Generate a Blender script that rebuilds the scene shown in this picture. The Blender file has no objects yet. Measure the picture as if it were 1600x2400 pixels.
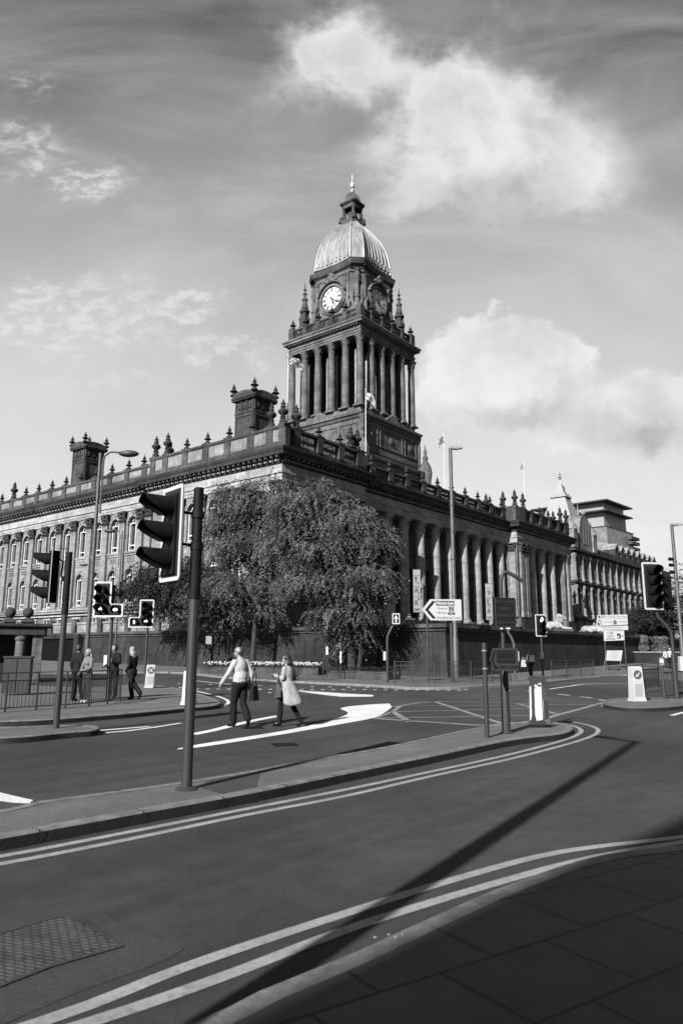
import bpy, bmesh, math, random
from mathutils import Vector, Matrix
random.seed(7)
R = math.radians
sc = bpy.context.scene
C = sc.collection

# ---------------------------------------------------------------- camera
H0 = 1.65; F = 1700.0
TH, RO, YAW = R(10.98), R(0.22), R(51.05)
_c, _s, _cr, _sr = math.cos(TH), math.sin(TH), math.cos(RO), math.sin(RO)
RM = Matrix(((_cr, 0, _sr), (0, 1, 0), (-_sr, 0, _cr))) @ Matrix(((1, 0, 0), (0, _c, _s), (0, -_s, _c)))
cam = bpy.data.cameras.new('camera'); camo = bpy.data.objects.new('camera', cam); C.objects.link(camo)
rt, fw, up = RM[0], RM[1], RM[2]
camo.matrix_world = Matrix(((rt[0], up[0], -fw[0], 0), (rt[1], up[1], -fw[1], 0), (rt[2], up[2], -fw[2], H0), (0, 0, 0, 1)))
cam.sensor_fit = 'VERTICAL'; cam.sensor_height = 36; cam.lens = F / 2400 * 36
cam.clip_end = 6000; cam.clip_start = 0.05
cam.dof.use_dof = True; cam.dof.focus_distance = 45; cam.dof.aperture_fstop = 2.8
sc.camera = camo

# ---------------------------------------------------------------- world: Nishita sky in black and white, with clouds
SUN_EL, SUN_AZ = R(30), R(240)          # azimuth as a maths angle (towards the sun)
w = bpy.data.worlds.new('World'); sc.world = w; w.use_nodes = True
nt = w.node_tree; nt.nodes.clear(); L = nt.links.new
def N(t, **k):
    n = nt.nodes.new(t)
    for a, v in k.items(): setattr(n, a, v)
    return n
def inp(sock, v):
    if hasattr(v, 'links'): L(v, sock)
    else: sock.default_value = v
def M(op, a, b=0.0, c=None, clamp=False):
    n = N('ShaderNodeMath', operation=op); n.use_clamp = clamp
    inp(n.inputs[0], a); inp(n.inputs[1], b)
    if c is not None: inp(n.inputs[2], c)
    return n.outputs[0]
def smooth(v, lo, hi, a=0.0, b=1.0):
    n = N('ShaderNodeMapRange', interpolation_type='SMOOTHSTEP')
    inp(n.inputs[0], v); n.inputs[1].default_value = lo; n.inputs[2].default_value = hi
    n.inputs[3].default_value = a; n.inputs[4].default_value = b
    return n.outputs[0]
sky = N('ShaderNodeTexSky', sky_type='NISHITA'); sky.sun_disc = False
sky.sun_elevation = SUN_EL; sky.sun_rotation = R(90) - SUN_AZ
sky.air_density = 1.0; sky.dust_density = 1.2; sky.ozone_density = 1.5
sep0 = N('ShaderNodeSeparateColor'); L(sky.outputs[0], sep0.inputs[0])
# a yellow-orange filter in front of black and white film: mostly red and green
skyl = M('ADD', M('MULTIPLY', sep0.outputs[0], 0.75), M('MULTIPLY', sep0.outputs[1], 0.3))
tc = N('ShaderNodeTexCoord'); sp = N('ShaderNodeSeparateXYZ'); L(tc.outputs['Generated'], sp.inputs[0])
dy = M('MAXIMUM', sp.outputs[1], 0.08)
U = M('DIVIDE', sp.outputs[0], dy); V = M('DIVIDE', sp.outputs[2], dy)
cmb = N('ShaderNodeCombineXYZ'); L(U, cmb.inputs[0]); L(V, cmb.inputs[1])
def noise(scale, detail, rough=0.5, dist=0.0, vec=None, sx=1, sy=1, rot=0, off=(0, 0, 0)):
    mp = N('ShaderNodeMapping'); L(vec or cmb.outputs[0], mp.inputs[0])
    mp.inputs['Scale'].default_value = (sx, sy, 1); mp.inputs['Rotation'].default_value = (0, 0, rot); mp.inputs['Location'].default_value = off
    n = N('ShaderNodeTexNoise'); L(mp.outputs[0], n.inputs['Vector'])
    n.inputs['Scale'].default_value = scale; n.inputs['Detail'].default_value = detail
    n.inputs['Roughness'].default_value = rough; n.inputs['Distortion'].default_value = dist
    return n.outputs['Fac']
n1 = noise(5.0, 9, 0.58, 0.2); n2 = noise(11, 9, 0.6, off=(3, 1, 0)); nb = noise(2.2, 4, 0.5, off=(5, 2, 0))
wu = M('ADD', U, M('MULTIPLY', M('SUBTRACT', n1, 0.5), 0.22)); wv = M('ADD', V, M('MULTIPLY', M('SUBTRACT', n2, 0.5), 0.16))
def uv(px, py):
    d = RM.transposed() @ Vector(((px - 800) / F, 1, -(py - 1200) / F)); return d.x / d.y, d.z / d.y
def blob(px, py, rx, ry, k=1.0):
    u0, v0 = uv(px, py)
    a = M('DIVIDE', M('SUBTRACT', wu, u0), rx / F * 1.1); b = M('DIVIDE', M('SUBTRACT', wv, v0), ry / F * 1.1)
    d2 = M('ADD', M('MULTIPLY', a, a), M('MULTIPLY', b, b))
    return M('MULTIPLY', M('POWER', 2.7183, M('MULTIPLY', d2, -1.0)), k)
def cloud(blobs, wob):
    tot = None
    for b in blobs:
        v = blob(*b); tot = v if tot is None else M('ADD', tot, v)
    return M('MULTIPLY', tot, wob)
tot = cloud(((790, 90, 120, 110, 1.2), (860, 170, 120, 80, .9), (690, 190, 110, 80, .35), (1010, 230, 110, 90, .9), (1080, 150, 90, 90, .55), (1140, 250, 140, 110, 1.0), (1270, 330, 150, 120, 1.1), (1000, 350, 120, 110, 1.0), (1120, 400, 200, 80, .9),
          (950, 470, 90, 50, .7), (1380, 410, 100, 80, 1.0), (1210, 470, 160, 50, .6), (1230, 60, 150, 80, .3), (620, 210, 80, 60, .25)), M('ADD', 0.42, M('MULTIPLY', smooth(n1, .3, .68), 1.15)))
totb = cloud(((1140, 830, 110, 68, 1.6), (1235, 830, 100, 80, 1.6), (1070, 875, 90, 65, 1.3), (1215, 765, 60, 38, 1.1), (1310, 890, 80, 70, 1.2), (1160, 930, 160, 70, 1.2), (1050, 955, 90, 55, 1.0), (1250, 975, 120, 50, .9)), M('ADD', 0.7, M('MULTIPLY', n2, .6)))
totc = cloud(((1500, 915, 75, 45, 1.4), (1400, 985, 90, 55, 1.2), (1545, 985, 100, 60, 1.3), (1595, 930, 50, 40, 1.0), (1480, 1045, 150, 40, .8), (1330, 1030, 110, 30, .6), (1150, 1040, 150, 22, .3)), M('ADD', 0.6, M('MULTIPLY', n2, .8)))
cum = M('MAXIMUM', smooth(tot, 0.08, 1.2), M('MAXIMUM', smooth(totb, 0.36, 0.82), smooth(totc, .2, 1.1)))
core = smooth(tot, 0.75, 1.7)
# thin streaky cirrus and ripples low on the left
ci = noise(2.2, 9, 0.6, 0.9, sx=0.8, sy=2.4, rot=R(38), off=(1, 4, 0))
cir = smooth(ci, 0.36, 0.78, 0, 0.62)
rp = noise(16, 6, 0.6, 0.5, sx=1, sy=1.7, rot=R(-8)); rpb = smooth(noise(2.6, 3, 0.5, off=(8, 3, 0)), 0.3, 0.58)
u1, v1 = uv(200, 720)
lm = M('MULTIPLY', smooth(U, -0.62, -0.06, 1, 0), smooth(M('ABSOLUTE', M('SUBTRACT', V, v1)), 0.0, 0.28, 1, 0))
rb = None
for b in ((60, 320, 100, 40, .9), (130, 400, 130, 45, .9), (250, 430, 120, 40, 1.), (230, 690, 150, 50, 1.1), (470, 720, 70, 40, 1.1), (60, 740, 110, 60, 1.1), (130, 800, 120, 40, .8), (490, 815, 90, 35, 1.), (60, 190, 90, 50, .5), (560, 830, 70, 25, .7), (300, 760, 120, 40, .8), (250, 900, 180, 40, .6)):
    v = blob(*b); rb = v if rb is None else M('ADD', rb, v)
rp2 = noise(30, 5, 0.6, 0.4, sx=1, sy=1.9, rot=R(-14), off=(2, 2, 0))
rip = M('MULTIPLY', M('MULTIPLY', smooth(rb, .05, 1.0), M('ADD', .12, M('MULTIPLY', smooth(rp2, .40, .64), .88))), .8)
hz = smooth(V, 0.1, 1.15, 1.0, 0.0)      # milky veil towards the horizon
veil = M('MULTIPLY', hz, M('ADD', 0.82, M('MULTIPLY', M('SUBTRACT', nb, 0.5), 0.9)))
hi = smooth(V, 0.35, 1.1, 1.0, 0.6)
base = M('MULTIPLY', skyl, hi)
BS, CL = 0.1, 1.0
lum = M('MULTIPLY', base, 1.0)
def mix(a, b, f):
    return M('ADD', M('MULTIPLY', a, M('SUBTRACT', 1.0, f, clamp=True)), M('MULTIPLY', b, f))
CW = 4.6
lum = mix(lum, M('MULTIPLY', CW, smooth(V, .12, .55, 1.12, .95)), M('MULTIPLY', veil, 1.0, clamp=True))
lum = mix(lum, CW * 0.85, M('MULTIPLY', cir, smooth(V, .45, 1.0, 1.0, .55)))
lum = mix(lum, CW * 0.98, rip)
dk = None
for b in ((1170, 985, 160, 40, 1.2), (1290, 950, 60, 35, .5),  (1130, 455, 260, 60, .8), (1560, 1010, 90, 40, .7), (1010, 300, 60, 90, .5), (800, 210, 110, 50, .5), (1290, 300, 60, 50, .4)):
    v = blob(*b); dk = v if dk is None else M('ADD', dk, v)
shade = M('SUBTRACT', M('SUBTRACT', 1.05, M('MULTIPLY', dk, 0.3)), smooth(n1, 0.4, 0.7, 0.0, 0.32))
lum = mix(lum, M('MULTIPLY', shade, CW * 1.08), M('MULTIPLY', cum, 0.93))
bg = N('ShaderNodeBackground'); L(lum, bg.inputs[0]); bg.inputs[1].default_value = 0.063
wo = N('ShaderNodeOutputWorld'); L(bg.outputs[0], wo.inputs[0])

# ---------------------------------------------------------------- sun and exposure
sl = bpy.data.lights.new('sun', 'SUN'); so = bpy.data.objects.new('sun', sl); C.objects.link(so)
sl.energy = 5.0; sl.angle = R(0.5); sl.color = (1, 1, 1)
sd = Vector((math.cos(SUN_AZ) * math.cos(SUN_EL), math.sin(SUN_AZ) * math.cos(SUN_EL), math.sin(SUN_EL)))
so.rotation_euler = (-sd).to_track_quat('-Z', 'Y').to_euler(); so.location = (0, 0, 60)
sc.view_settings.view_transform = 'Standard'; sc.view_settings.look = 'None'
sc.view_settings.gamma = 1.0; sc.view_settings.exposure = 1.45; sc.view_settings.use_curve_mapping = False
sc.cycles.max_bounces = 6; sc.cycles.transparent_max_bounces = 8

# ---------------------------------------------------------------- helpers
def gz(x, y):                           # the street rises gently beyond the junction
    return 0.022 * max(0.0, min(y, 150) - 50)
def ray(px, py): return RM.transposed() @ Vector(((px - 800) / F, 1, -(py - 1200) / F))
def G(px, py, z=0.0):
    d = ray(px, py)
    zz = z
    for _ in range(12):
        t = (zz - H0) / d.z if d.z < -1e-4 else 200
        zz = z + gz(d.x * t, d.y * t)
    return Vector((d.x * t, d.y * t, zz))
def at(px, py, Y):
    d = ray(px, py); return Vector((0, 0, H0)) + d * (Y / d.y)

class MB:
    def __init__(s, xf=None): s.v = []; s.f = []; s.m = []; s.xf = xf; s.mi = 0
    def V(s, p):
        p = Vector(p)
        if s.xf: p = s.xf(p)
        s.v.append(p); return len(s.v) - 1
    def face(s, pts): s.f.append([s.V(p) for p in pts]); s.m.append(s.mi)
    def idx(s, ids): s.f.append(list(ids)); s.m.append(s.mi)
    def box(s, x0, y0, z0, x1, y1, z1, tx=0, ty=0):
        a = [s.V(p) for p in ((x0, y0, z0), (x1, y0, z0), (x1, y1, z0), (x0, y1, z0), (x0 + tx, y0 + ty, z1), (x1 - tx, y0 + ty, z1), (x1 - tx, y1 - ty, z1), (x0 + tx, y1 - ty, z1))]
        for q in ((0, 3, 2, 1), (4, 5, 6, 7), (0, 1, 5, 4), (1, 2, 6, 5), (2, 3, 7, 6), (3, 0, 4, 7)): s.idx([a[i] for i in q])
    def cbox(s, cx, cy, cz, wx, wy, wz, tx=0, ty=0): s.box(cx - wx / 2, cy - wy / 2, cz - wz / 2, cx + wx / 2, cy + wy / 2, cz + wz / 2, tx, ty)
    def lathe(s, cx, cy, prof, n=12, cap=True, rot=0.0, sq=None):
        rings = []
        for r, z in prof:
            rg = []
            for i in range(n):
                a = rot + 2 * math.pi * i / n
                k = r
                if sq: k = r / max(abs(math.cos(a)), abs(math.sin(a)))
                rg.append(s.V((cx + k * math.cos(a), cy + k * math.sin(a), z)))
            rings.append(rg)
        for a, b in zip(rings, rings[1:]):
            for i in range(n): s.idx((a[i], a[(i + 1) % n], b[(i + 1) % n], b[i]))
        if cap: s.idx(rings[0][::-1]); s.idx(rings[-1])
    def tube(s, pts, rad, n=8, cap=True):
        pts = [Vector(p) for p in pts]
        if not isinstance(rad, (list, tuple)): rad = [rad] * len(pts)
        rings = []; prev = None
        for i, p in enumerate(pts):
            t = (pts[min(i + 1, len(pts) - 1)] - pts[max(i - 1, 0)]).normalized()
            if prev is None:
                a = Vector((0, 0, 1)) if abs(t.z) < .9 else Vector((1, 0, 0)); x = t.cross(a).normalized()
            else:
                x = (prev - t * prev.dot(t)).normalized()
            prev = x; y = t.cross(x)
            rings.append([s.V(p + (x * math.cos(2 * math.pi * k / n) + y * math.sin(2 * math.pi * k / n)) * rad[i]) for k in range(n)])
        for a, b in zip(rings, rings[1:]):
            for i in range(n): s.idx((a[i], a[(i + 1) % n], b[(i + 1) % n], b[i]))
        if cap: s.idx(rings[0][::-1]); s.idx(rings[-1])
    def sphere(s, c, r, n=10, m=6, sx=1, sy=1, sz=1):
        prof = [(math.sin(math.pi * i / m), -math.cos(math.pi * i / m)) for i in range(m + 1)]
        rings = []
        for q, z in prof[1:-1]:
            rings.append([s.V((c[0] + r * sx * q * math.cos(2 * math.pi * k / n), c[1] + r * sy * q * math.sin(2 * math.pi * k / n), c[2] + r * sz * z)) for k in range(n)])
        b = s.V((c[0], c[1], c[2] - r * sz)); t = s.V((c[0], c[1], c[2] + r * sz))
        for i in range(n):
            s.idx((b, rings[0][(i + 1) % n], rings[0][i])); s.idx((t, rings[-1][i], rings[-1][(i + 1) % n]))
        for a, bb in zip(rings, rings[1:]):
            for i in range(n): s.idx((a[i], a[(i + 1) % n], bb[(i + 1) % n], bb[i]))
    def prism(s, poly, z0, z1):         # horizontal polygon, ccw
        n = len(poly)
        a = [s.V((p[0], p[1], z0)) for p in poly]; b = [s.V((p[0], p[1], z1)) for p in poly]
        s.idx(a[::-1]); s.idx(b)
        for i in range(n): s.idx((a[i], a[(i + 1) % n], b[(i + 1) % n], b[i]))
    def slab(s, poly, y0, y1):          # vertical polygon in x,z, extruded along y (y0 front)
        n = len(poly)
        a = [s.V((p[0], y0, p[1])) for p in poly]; b = [s.V((p[0], y1, p[1])) for p in poly]
        s.idx(a); s.idx(b[::-1])
        for i in range(n): s.idx((a[(i + 1) % n], a[i], b[i], b[(i + 1) % n]))
    def build(s, name, mat, parent=None, label=None, loc=None, rotz=0, smooth=True):
        me = bpy.data.meshes.new(name)
        me.from_pydata([tuple(v) for v in s.v], [], s.f)
        mats = mat if isinstance(mat, (list, tuple)) else [mat]
        for q in mats: me.materials.append(q)
        if len(mats) > 1: me.polygons.foreach_set('material_index', s.m)
        me.validate(); me.update()
        if smooth:
            me.polygons.foreach_set('use_smooth', [True] * len(me.polygons)); me.set_sharp_from_angle(angle=R(32))
        o = bpy.data.objects.new(name, me); C.objects.link(o)
        if parent is not None: o.parent = parent
        if loc is not None: o.location = loc
        o.rotation_euler = (0, 0, rotz)
        if label and parent is not None: o['label'] = label
        return o
def tag(o, label=None, cat=None, group=None, kind=None):
    if label: o['label'] = label
    if cat: o['category'] = cat
    if group: o['group'] = group
    if kind: o['kind'] = kind
    return o
def empty(name, loc=(0, 0, 0), rotz=0.0, label=None, cat=None, group=None):
    o = bpy.data.objects.new(name, None); C.objects.link(o); o.location = loc; o.rotation_euler = (0, 0, rotz)
    o.empty_display_size = 0.3
    return tag(o, label, cat, group)
def copy_tree(o, parent=None, loc=None, rotz=None):
    c = o.copy(); C.objects.link(c)
    if parent is not None: c.parent = parent
    if loc is not None: c.location = loc
    if rotz is not None: c.rotation_euler = (0, 0, rotz)
    for ch in list(o.children): copy_tree(ch, c)
    return c
def flip_normals(o):
    bm = bmesh.new(); bm.from_mesh(o.data); bmesh.ops.recalc_face_normals(bm, faces=bm.faces); bm.to_mesh(o.data); bm.free(); return o

# ---------------------------------------------------------------- materials (the photograph is black and white: all greys)
ALB = 0.8
def mat(name, v, rough=0.7, spec=0.3, build=None, metal=0.0):
    m = bpy.data.materials.new(name); m.use_nodes = True; t = m.node_tree
    b = t.nodes['Principled BSDF']; b.inputs['Base Color'].default_value = (v, v, v, 1)
    b.inputs['Roughness'].default_value = rough; b.inputs['Metallic'].default_value = metal
    b.inputs['Specular IOR Level'].default_value = spec
    if build: build(t, b)
    s = b.inputs['Base Color']
    if s.is_linked:                      # the exposure is set for a dark, contrasty print: all albedos share one scale
        src = s.links[0].from_socket; k = t.nodes.new('ShaderNodeMath'); k.operation = 'MULTIPLY'; k.inputs[1].default_value = ALB
        t.links.new(src, k.inputs[0]); t.links.new(k.outputs[0], s)
    else: s.default_value = (v * ALB, v * ALB, v * ALB, 1)
    return m
def _n(t, typ, **k):
    n = t.nodes.new(typ)
    for a, v in k.items(): setattr(n, a, v)
    return n
def _math(t, op, a, b=0.0, clamp=False):
    n = _n(t, 'ShaderNodeMath', operation=op); n.use_clamp = clamp
    for i, q in enumerate((a, b)):
        if hasattr(q, 'links'): t.links.new(q, n.inputs[i])
        else: n.inputs[i].default_value = q
    return n.outputs[0]
def _noise(t, vec, scale, detail=6, rough=.6, sc3=None, dist=0):
    if sc3:
        mp = _n(t, 'ShaderNodeMapping'); t.links.new(vec, mp.inputs[0]); mp.inputs['Scale'].default_value = sc3; vec = mp.outputs[0]
    n = _n(t, 'ShaderNodeTexNoise'); t.links.new(vec, n.inputs['Vector']); n.inputs['Scale'].default_value = scale
    n.inputs['Detail'].default_value = detail; n.inputs['Roughness'].default_value = rough; n.inputs['Distortion'].default_value = dist
    return n.outputs['Fac']
def _range(t, v, a, b, c, d):
    n = _n(t, 'ShaderNodeMapRange', interpolation_type='SMOOTHSTEP'); t.links.new(v, n.inputs[0])
    for i, q in enumerate((a, b, c, d)): n.inputs[i + 1].default_value = q
    return n.outputs[0]
def _bump(t, b, h, dist=0.02, strength=0.6):
    n = _n(t, 'ShaderNodeBump'); n.inputs['Strength'].default_value = strength; n.inputs['Distance'].default_value = dist
    t.links.new(h, n.inputs['Height']); t.links.new(n.outputs[0], b.inputs['Normal'])
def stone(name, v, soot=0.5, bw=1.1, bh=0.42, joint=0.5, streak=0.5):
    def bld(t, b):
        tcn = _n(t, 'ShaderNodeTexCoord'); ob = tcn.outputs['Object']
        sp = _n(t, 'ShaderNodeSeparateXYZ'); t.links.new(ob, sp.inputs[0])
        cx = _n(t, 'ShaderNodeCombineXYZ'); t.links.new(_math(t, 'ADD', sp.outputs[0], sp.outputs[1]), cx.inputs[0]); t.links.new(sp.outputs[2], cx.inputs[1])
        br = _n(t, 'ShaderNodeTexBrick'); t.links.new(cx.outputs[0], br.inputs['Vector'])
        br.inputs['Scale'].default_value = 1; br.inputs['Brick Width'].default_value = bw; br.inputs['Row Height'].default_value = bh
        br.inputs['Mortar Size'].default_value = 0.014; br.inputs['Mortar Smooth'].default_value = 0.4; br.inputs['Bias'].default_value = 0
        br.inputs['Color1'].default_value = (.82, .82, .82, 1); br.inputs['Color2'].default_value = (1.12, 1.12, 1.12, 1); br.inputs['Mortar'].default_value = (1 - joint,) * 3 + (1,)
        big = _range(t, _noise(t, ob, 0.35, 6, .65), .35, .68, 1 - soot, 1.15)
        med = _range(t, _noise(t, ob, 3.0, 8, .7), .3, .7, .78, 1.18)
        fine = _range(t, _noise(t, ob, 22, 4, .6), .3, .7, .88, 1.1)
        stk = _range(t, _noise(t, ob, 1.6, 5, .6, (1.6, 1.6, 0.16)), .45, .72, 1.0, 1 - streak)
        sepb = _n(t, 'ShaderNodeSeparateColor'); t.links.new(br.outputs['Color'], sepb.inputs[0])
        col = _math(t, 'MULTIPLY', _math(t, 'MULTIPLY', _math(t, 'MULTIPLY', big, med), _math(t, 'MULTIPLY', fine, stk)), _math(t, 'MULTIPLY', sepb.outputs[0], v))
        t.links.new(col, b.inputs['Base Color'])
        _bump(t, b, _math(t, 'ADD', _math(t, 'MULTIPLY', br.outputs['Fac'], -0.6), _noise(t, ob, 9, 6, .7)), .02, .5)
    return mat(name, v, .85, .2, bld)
STONE = stone('millstone_grit', .185, .35, joint=.4, streak=.3)
STONE_L = stone('pale_ashlar', .26, .28, 1.3, 0.5, .25, .2)
STONE_D = stone('sooty_stone', .062, .55, 1.2, .6, .35, .5)
STONE_B = stone('black_stone', .03, .4, 1.1, .4, .35, .4)
STONE_S = stone('dressed_surrounds', .20, .35, 2, .6, .2, .25)
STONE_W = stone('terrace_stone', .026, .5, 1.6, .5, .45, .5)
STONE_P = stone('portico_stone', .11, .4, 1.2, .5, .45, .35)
LION = stone('portland_stone', .30, .25, 8, 8, .0, .3)
def simple(name, v, var=.25, scale=4, rough=.6, spec=.3, bump=.0, metal=0, sc3=None):
    def bld(t, b):
        ob = _n(t, 'ShaderNodeTexCoord').outputs['Object']
        c = _math(t, 'MULTIPLY', _range(t, _noise(t, ob, scale, 6, .65, sc3), .3, .7, 1 - var, 1 + var), v)
        t.links.new(c, b.inputs['Base Color'])
        if bump: _bump(t, b, _noise(t, ob, scale * 6, 5, .6), bump, .6)
    return mat(name, v, rough, spec, bld, metal)
def lead_b(t, b):
    ob = _n(t, 'ShaderNodeTexCoord').outputs['Object']
    a = _range(t, _noise(t, ob, 1.4, 6, .65, (1, 1, .25)), .32, .7, .55, 1.2)
    c = _range(t, _noise(t, ob, 9, 6, .7, (1, 1, .4)), .3, .7, .75, 1.15)
    t.links.new(_math(t, 'MULTIPLY', _math(t, 'MULTIPLY', a, c), .20), b.inputs['Base Color']); _bump(t, b, _noise(t, ob, 5, 5, .6), .03, .5)
LEAD = mat('lead_sheet', .4, .5, .5, lead_b)
GILT = simple('pale_gilding', .32, .15, 3, .35, .6)
WHITE = simple('white_paint', .34, .08, 3, .45, .4)
SASH = simple('white_sash_paint', .42, .15, 2, .5, .4)
GLASS = simple('window_glass', .035, .7, .7, .3, .35)
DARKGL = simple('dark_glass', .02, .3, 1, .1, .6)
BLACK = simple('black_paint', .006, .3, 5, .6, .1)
POLE = simple('grey_painted_steel', .022, .2, 2.5, .5, .3, sc3=(1, 1, .2))
GALV = simple('galvanised_steel', .16, .2, 5, .4, .5)
GALVD = simple('weathered_galvanised_steel', .05, .25, 4, .5, .35)
BOARD = simple('signal_board_grey', .014, .15, 3, .7, .12)
RUBBER = simple('black_rubber', .015, .2, 8, .7, .2)
def asph_b(v, patch=.18):
    def f(t, b):
        ob = _n(t, 'ShaderNodeTexCoord').outputs['Object']
        a = _range(t, _noise(t, ob, .22, 5, .6, (1, .5, 1)), .3, .7, 1 - patch, 1 + patch)
        c = _math(t, 'MULTIPLY', _range(t, _noise(t, ob, 3, 8, .7), .25, .75, .8, 1.18), _range(t, _noise(t, ob, 34, 3, .7), .3, .7, .82, 1.2))
        f_ = _range(t, _noise(t, ob, 120, 4, .75), .3, .7, .6, 1.45)
        s = _range(t, _noise(t, ob, 38, 2, .5), .74, .8, 1, 1.6)
        mpr = _n(t, 'ShaderNodeMapping'); t.links.new(ob, mpr.inputs[0]); mpr.inputs['Rotation'].default_value = (0, 0, R(-52))
        st = _range(t, _noise(t, mpr.outputs[0], 1.0, 5, .6, (.06, 1.5, 1)), .40, .66, 1.14, .80)
        oil = _range(t, _noise(t, ob, 1.9, 3, .5), .70, .78, 1, .72); st = _math(t, 'MULTIPLY', st, oil)
        vo = _n(t, 'ShaderNodeTexVoronoi', feature='DISTANCE_TO_EDGE'); nz_ = _n(t, 'ShaderNodeTexNoise'); t.links.new(ob, nz_.inputs['Vector']); nz_.inputs['Scale'].default_value = 1.5
        ma_ = _n(t, 'ShaderNodeVectorMath', operation='MULTIPLY_ADD'); t.links.new(nz_.outputs['Color'], ma_.inputs[0]); ma_.inputs[1].default_value = (1.5, 1.5, 0); t.links.new(ob, ma_.inputs[2])
        t.links.new(ma_.outputs[0], vo.inputs['Vector']); vo.inputs['Scale'].default_value = .16
        crk = _range(t, vo.outputs['Distance'], .0, .002, .9, 1); st = _math(t, 'MULTIPLY', st, crk)
        t.links.new(_math(t, 'MULTIPLY', _math(t, 'MULTIPLY', _math(t, 'MULTIPLY', a, c), _math(t, 'MULTIPLY', f_, st)), _math(t, 'MULTIPLY', s, v)), b.inputs['Base Color'])
        _bump(t, b, _noise(t, ob, 120, 4, .7), .008, .7)
    return f
ASPH = mat('asphalt', .06, .88, .2, asph_b(.032, .34))
ASPH_D = mat('asphalt_patch', .04, .82, .3, asph_b(.026, .15))
PAVE = mat('pavement_tarmac', .12, .85, .25, asph_b(.082))
PAVE_D = mat('tactile_tarmac', .05, .85, .2, asph_b(.042))
def paint_b(t, b):
    ob = _n(t, 'ShaderNodeTexCoord').outputs['Object']
    wv = _range(t, _noise(t, ob, 26, 8, .75), .33, .52, .45, 1)
    c = _math(t, 'MULTIPLY', _range(t, _noise(t, ob, 1.2, 5, .6), .3, .7, .85, 1.08), _math(t, 'MULTIPLY', wv, .58))
    t.links.new(c, b.inputs['Base Color']); _bump(t, b, _noise(t, ob, 90, 4, .7), .004, .5)
ROADWHITE = mat('thermoplastic_white', .72, .6, .3, paint_b)
def paint_y(t, b):
    ob = _n(t, 'ShaderNodeTexCoord').outputs['Object']
    wv = _range(t, _noise(t, ob, 18, 8, .75), .3, .55, .55, 1)
    t.links.new(_math(t, 'MULTIPLY', _range(t, _noise(t, ob, 2.2, 5, .6), .3, .7, .8, 1.1), _math(t, 'MULTIPLY', wv, .24)), b.inputs['Base Color']); _bump(t, b, _noise(t, ob, 90, 4, .7), .004, .5)
ROADYEL = mat('worn_road_paint', .26, .65, .3, paint_y)
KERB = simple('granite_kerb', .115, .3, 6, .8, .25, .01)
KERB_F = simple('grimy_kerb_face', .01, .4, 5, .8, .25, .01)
KERB_D = simple('dark_kerb', .08, .35, 5, .8, .25, .01)
def slabs_b(t, b):
    ob = _n(t, 'ShaderNodeTexCoord').outputs['Object']
    mp = _n(t, 'ShaderNodeMapping'); t.links.new(ob, mp.inputs[0]); mp.inputs['Rotation'].default_value = (0, 0, R(-34))
    br = _n(t, 'ShaderNodeTexBrick'); t.links.new(mp.outputs[0], br.inputs['Vector']); br.inputs['Scale'].default_value = 1
    br.inputs['Brick Width'].default_value = .75; br.inputs['Row Height'].default_value = .6; br.inputs['Mortar Size'].default_value = .012; br.inputs['Mortar Smooth'].default_value = .2
    br.inputs['Color1'].default_value = (.8, .8, .8, 1); br.inputs['Color2'].default_value = (1.2, 1.2, 1.2, 1); br.inputs['Mortar'].default_value = (.12, .12, .12, 1)
    sepb = _n(t, 'ShaderNodeSeparateColor'); t.links.new(br.outputs['Color'], sepb.inputs[0])
    a = _range(t, _noise(t, ob, 2.2, 7, .7), .3, .7, .75, 1.2); f = _range(t, _noise(t, ob, 90, 3, .6), .3, .7, .88, 1.12)
    t.links.new(_math(t, 'MULTIPLY', _math(t, 'MULTIPLY', a, f), _math(t, 'MULTIPLY', sepb.outputs[0], .046)), b.inputs['Base Color'])
    _bump(t, b, _math(t, 'ADD', _math(t, 'MULTIPLY', br.outputs['Fac'], -1.5), _math(t, 'MULTIPLY', _noise(t, ob, 60, 4, .6), .4)), .006, .8)
SLABS = mat('stone_slabs', .1, .75, .3, slabs_b)
def tread_b(t, b):
    ob = _n(t, 'ShaderNodeTexCoord').outputs['Object']
    mp = _n(t, 'ShaderNodeMapping'); t.links.new(ob, mp.inputs[0]); mp.inputs['Rotation'].default_value = (0, 0, R(20))
    ck = _n(t, 'ShaderNodeTexBrick'); t.links.new(mp.outputs[0], ck.inputs['Vector']); ck.inputs['Scale'].default_value = 1
    ck.inputs['Brick Width'].default_value = .07; ck.inputs['Row Height'].default_value = .035; ck.inputs['Mortar Size'].default_value = .009; ck.inputs['Mortar Smooth'].default_value = .5
    ck.inputs['Color1'].default_value = (1.2,) * 3 + (1,); ck.inputs['Color2'].default_value = (.8,) * 3 + (1,); ck.inputs['Mortar'].default_value = (.35,) * 3 + (1,)
    sepb = _n(t, 'ShaderNodeSeparateColor'); t.links.new(ck.outputs['Color'], sepb.inputs[0])
    t.links.new(_math(t, 'MULTIPLY', _math(t, 'MULTIPLY', sepb.outputs[0], .034), _range(t, _noise(t, ob, 5, 5, .7), .35, .6, .4, 1.3)), b.inputs['Base Color'])
    _bump(t, b, _math(t, 'MULTIPLY', ck.outputs['Fac'], -1), .008, .8)
TREAD = mat('cast_iron_tread', .08, .5, .5, tread_b)
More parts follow.
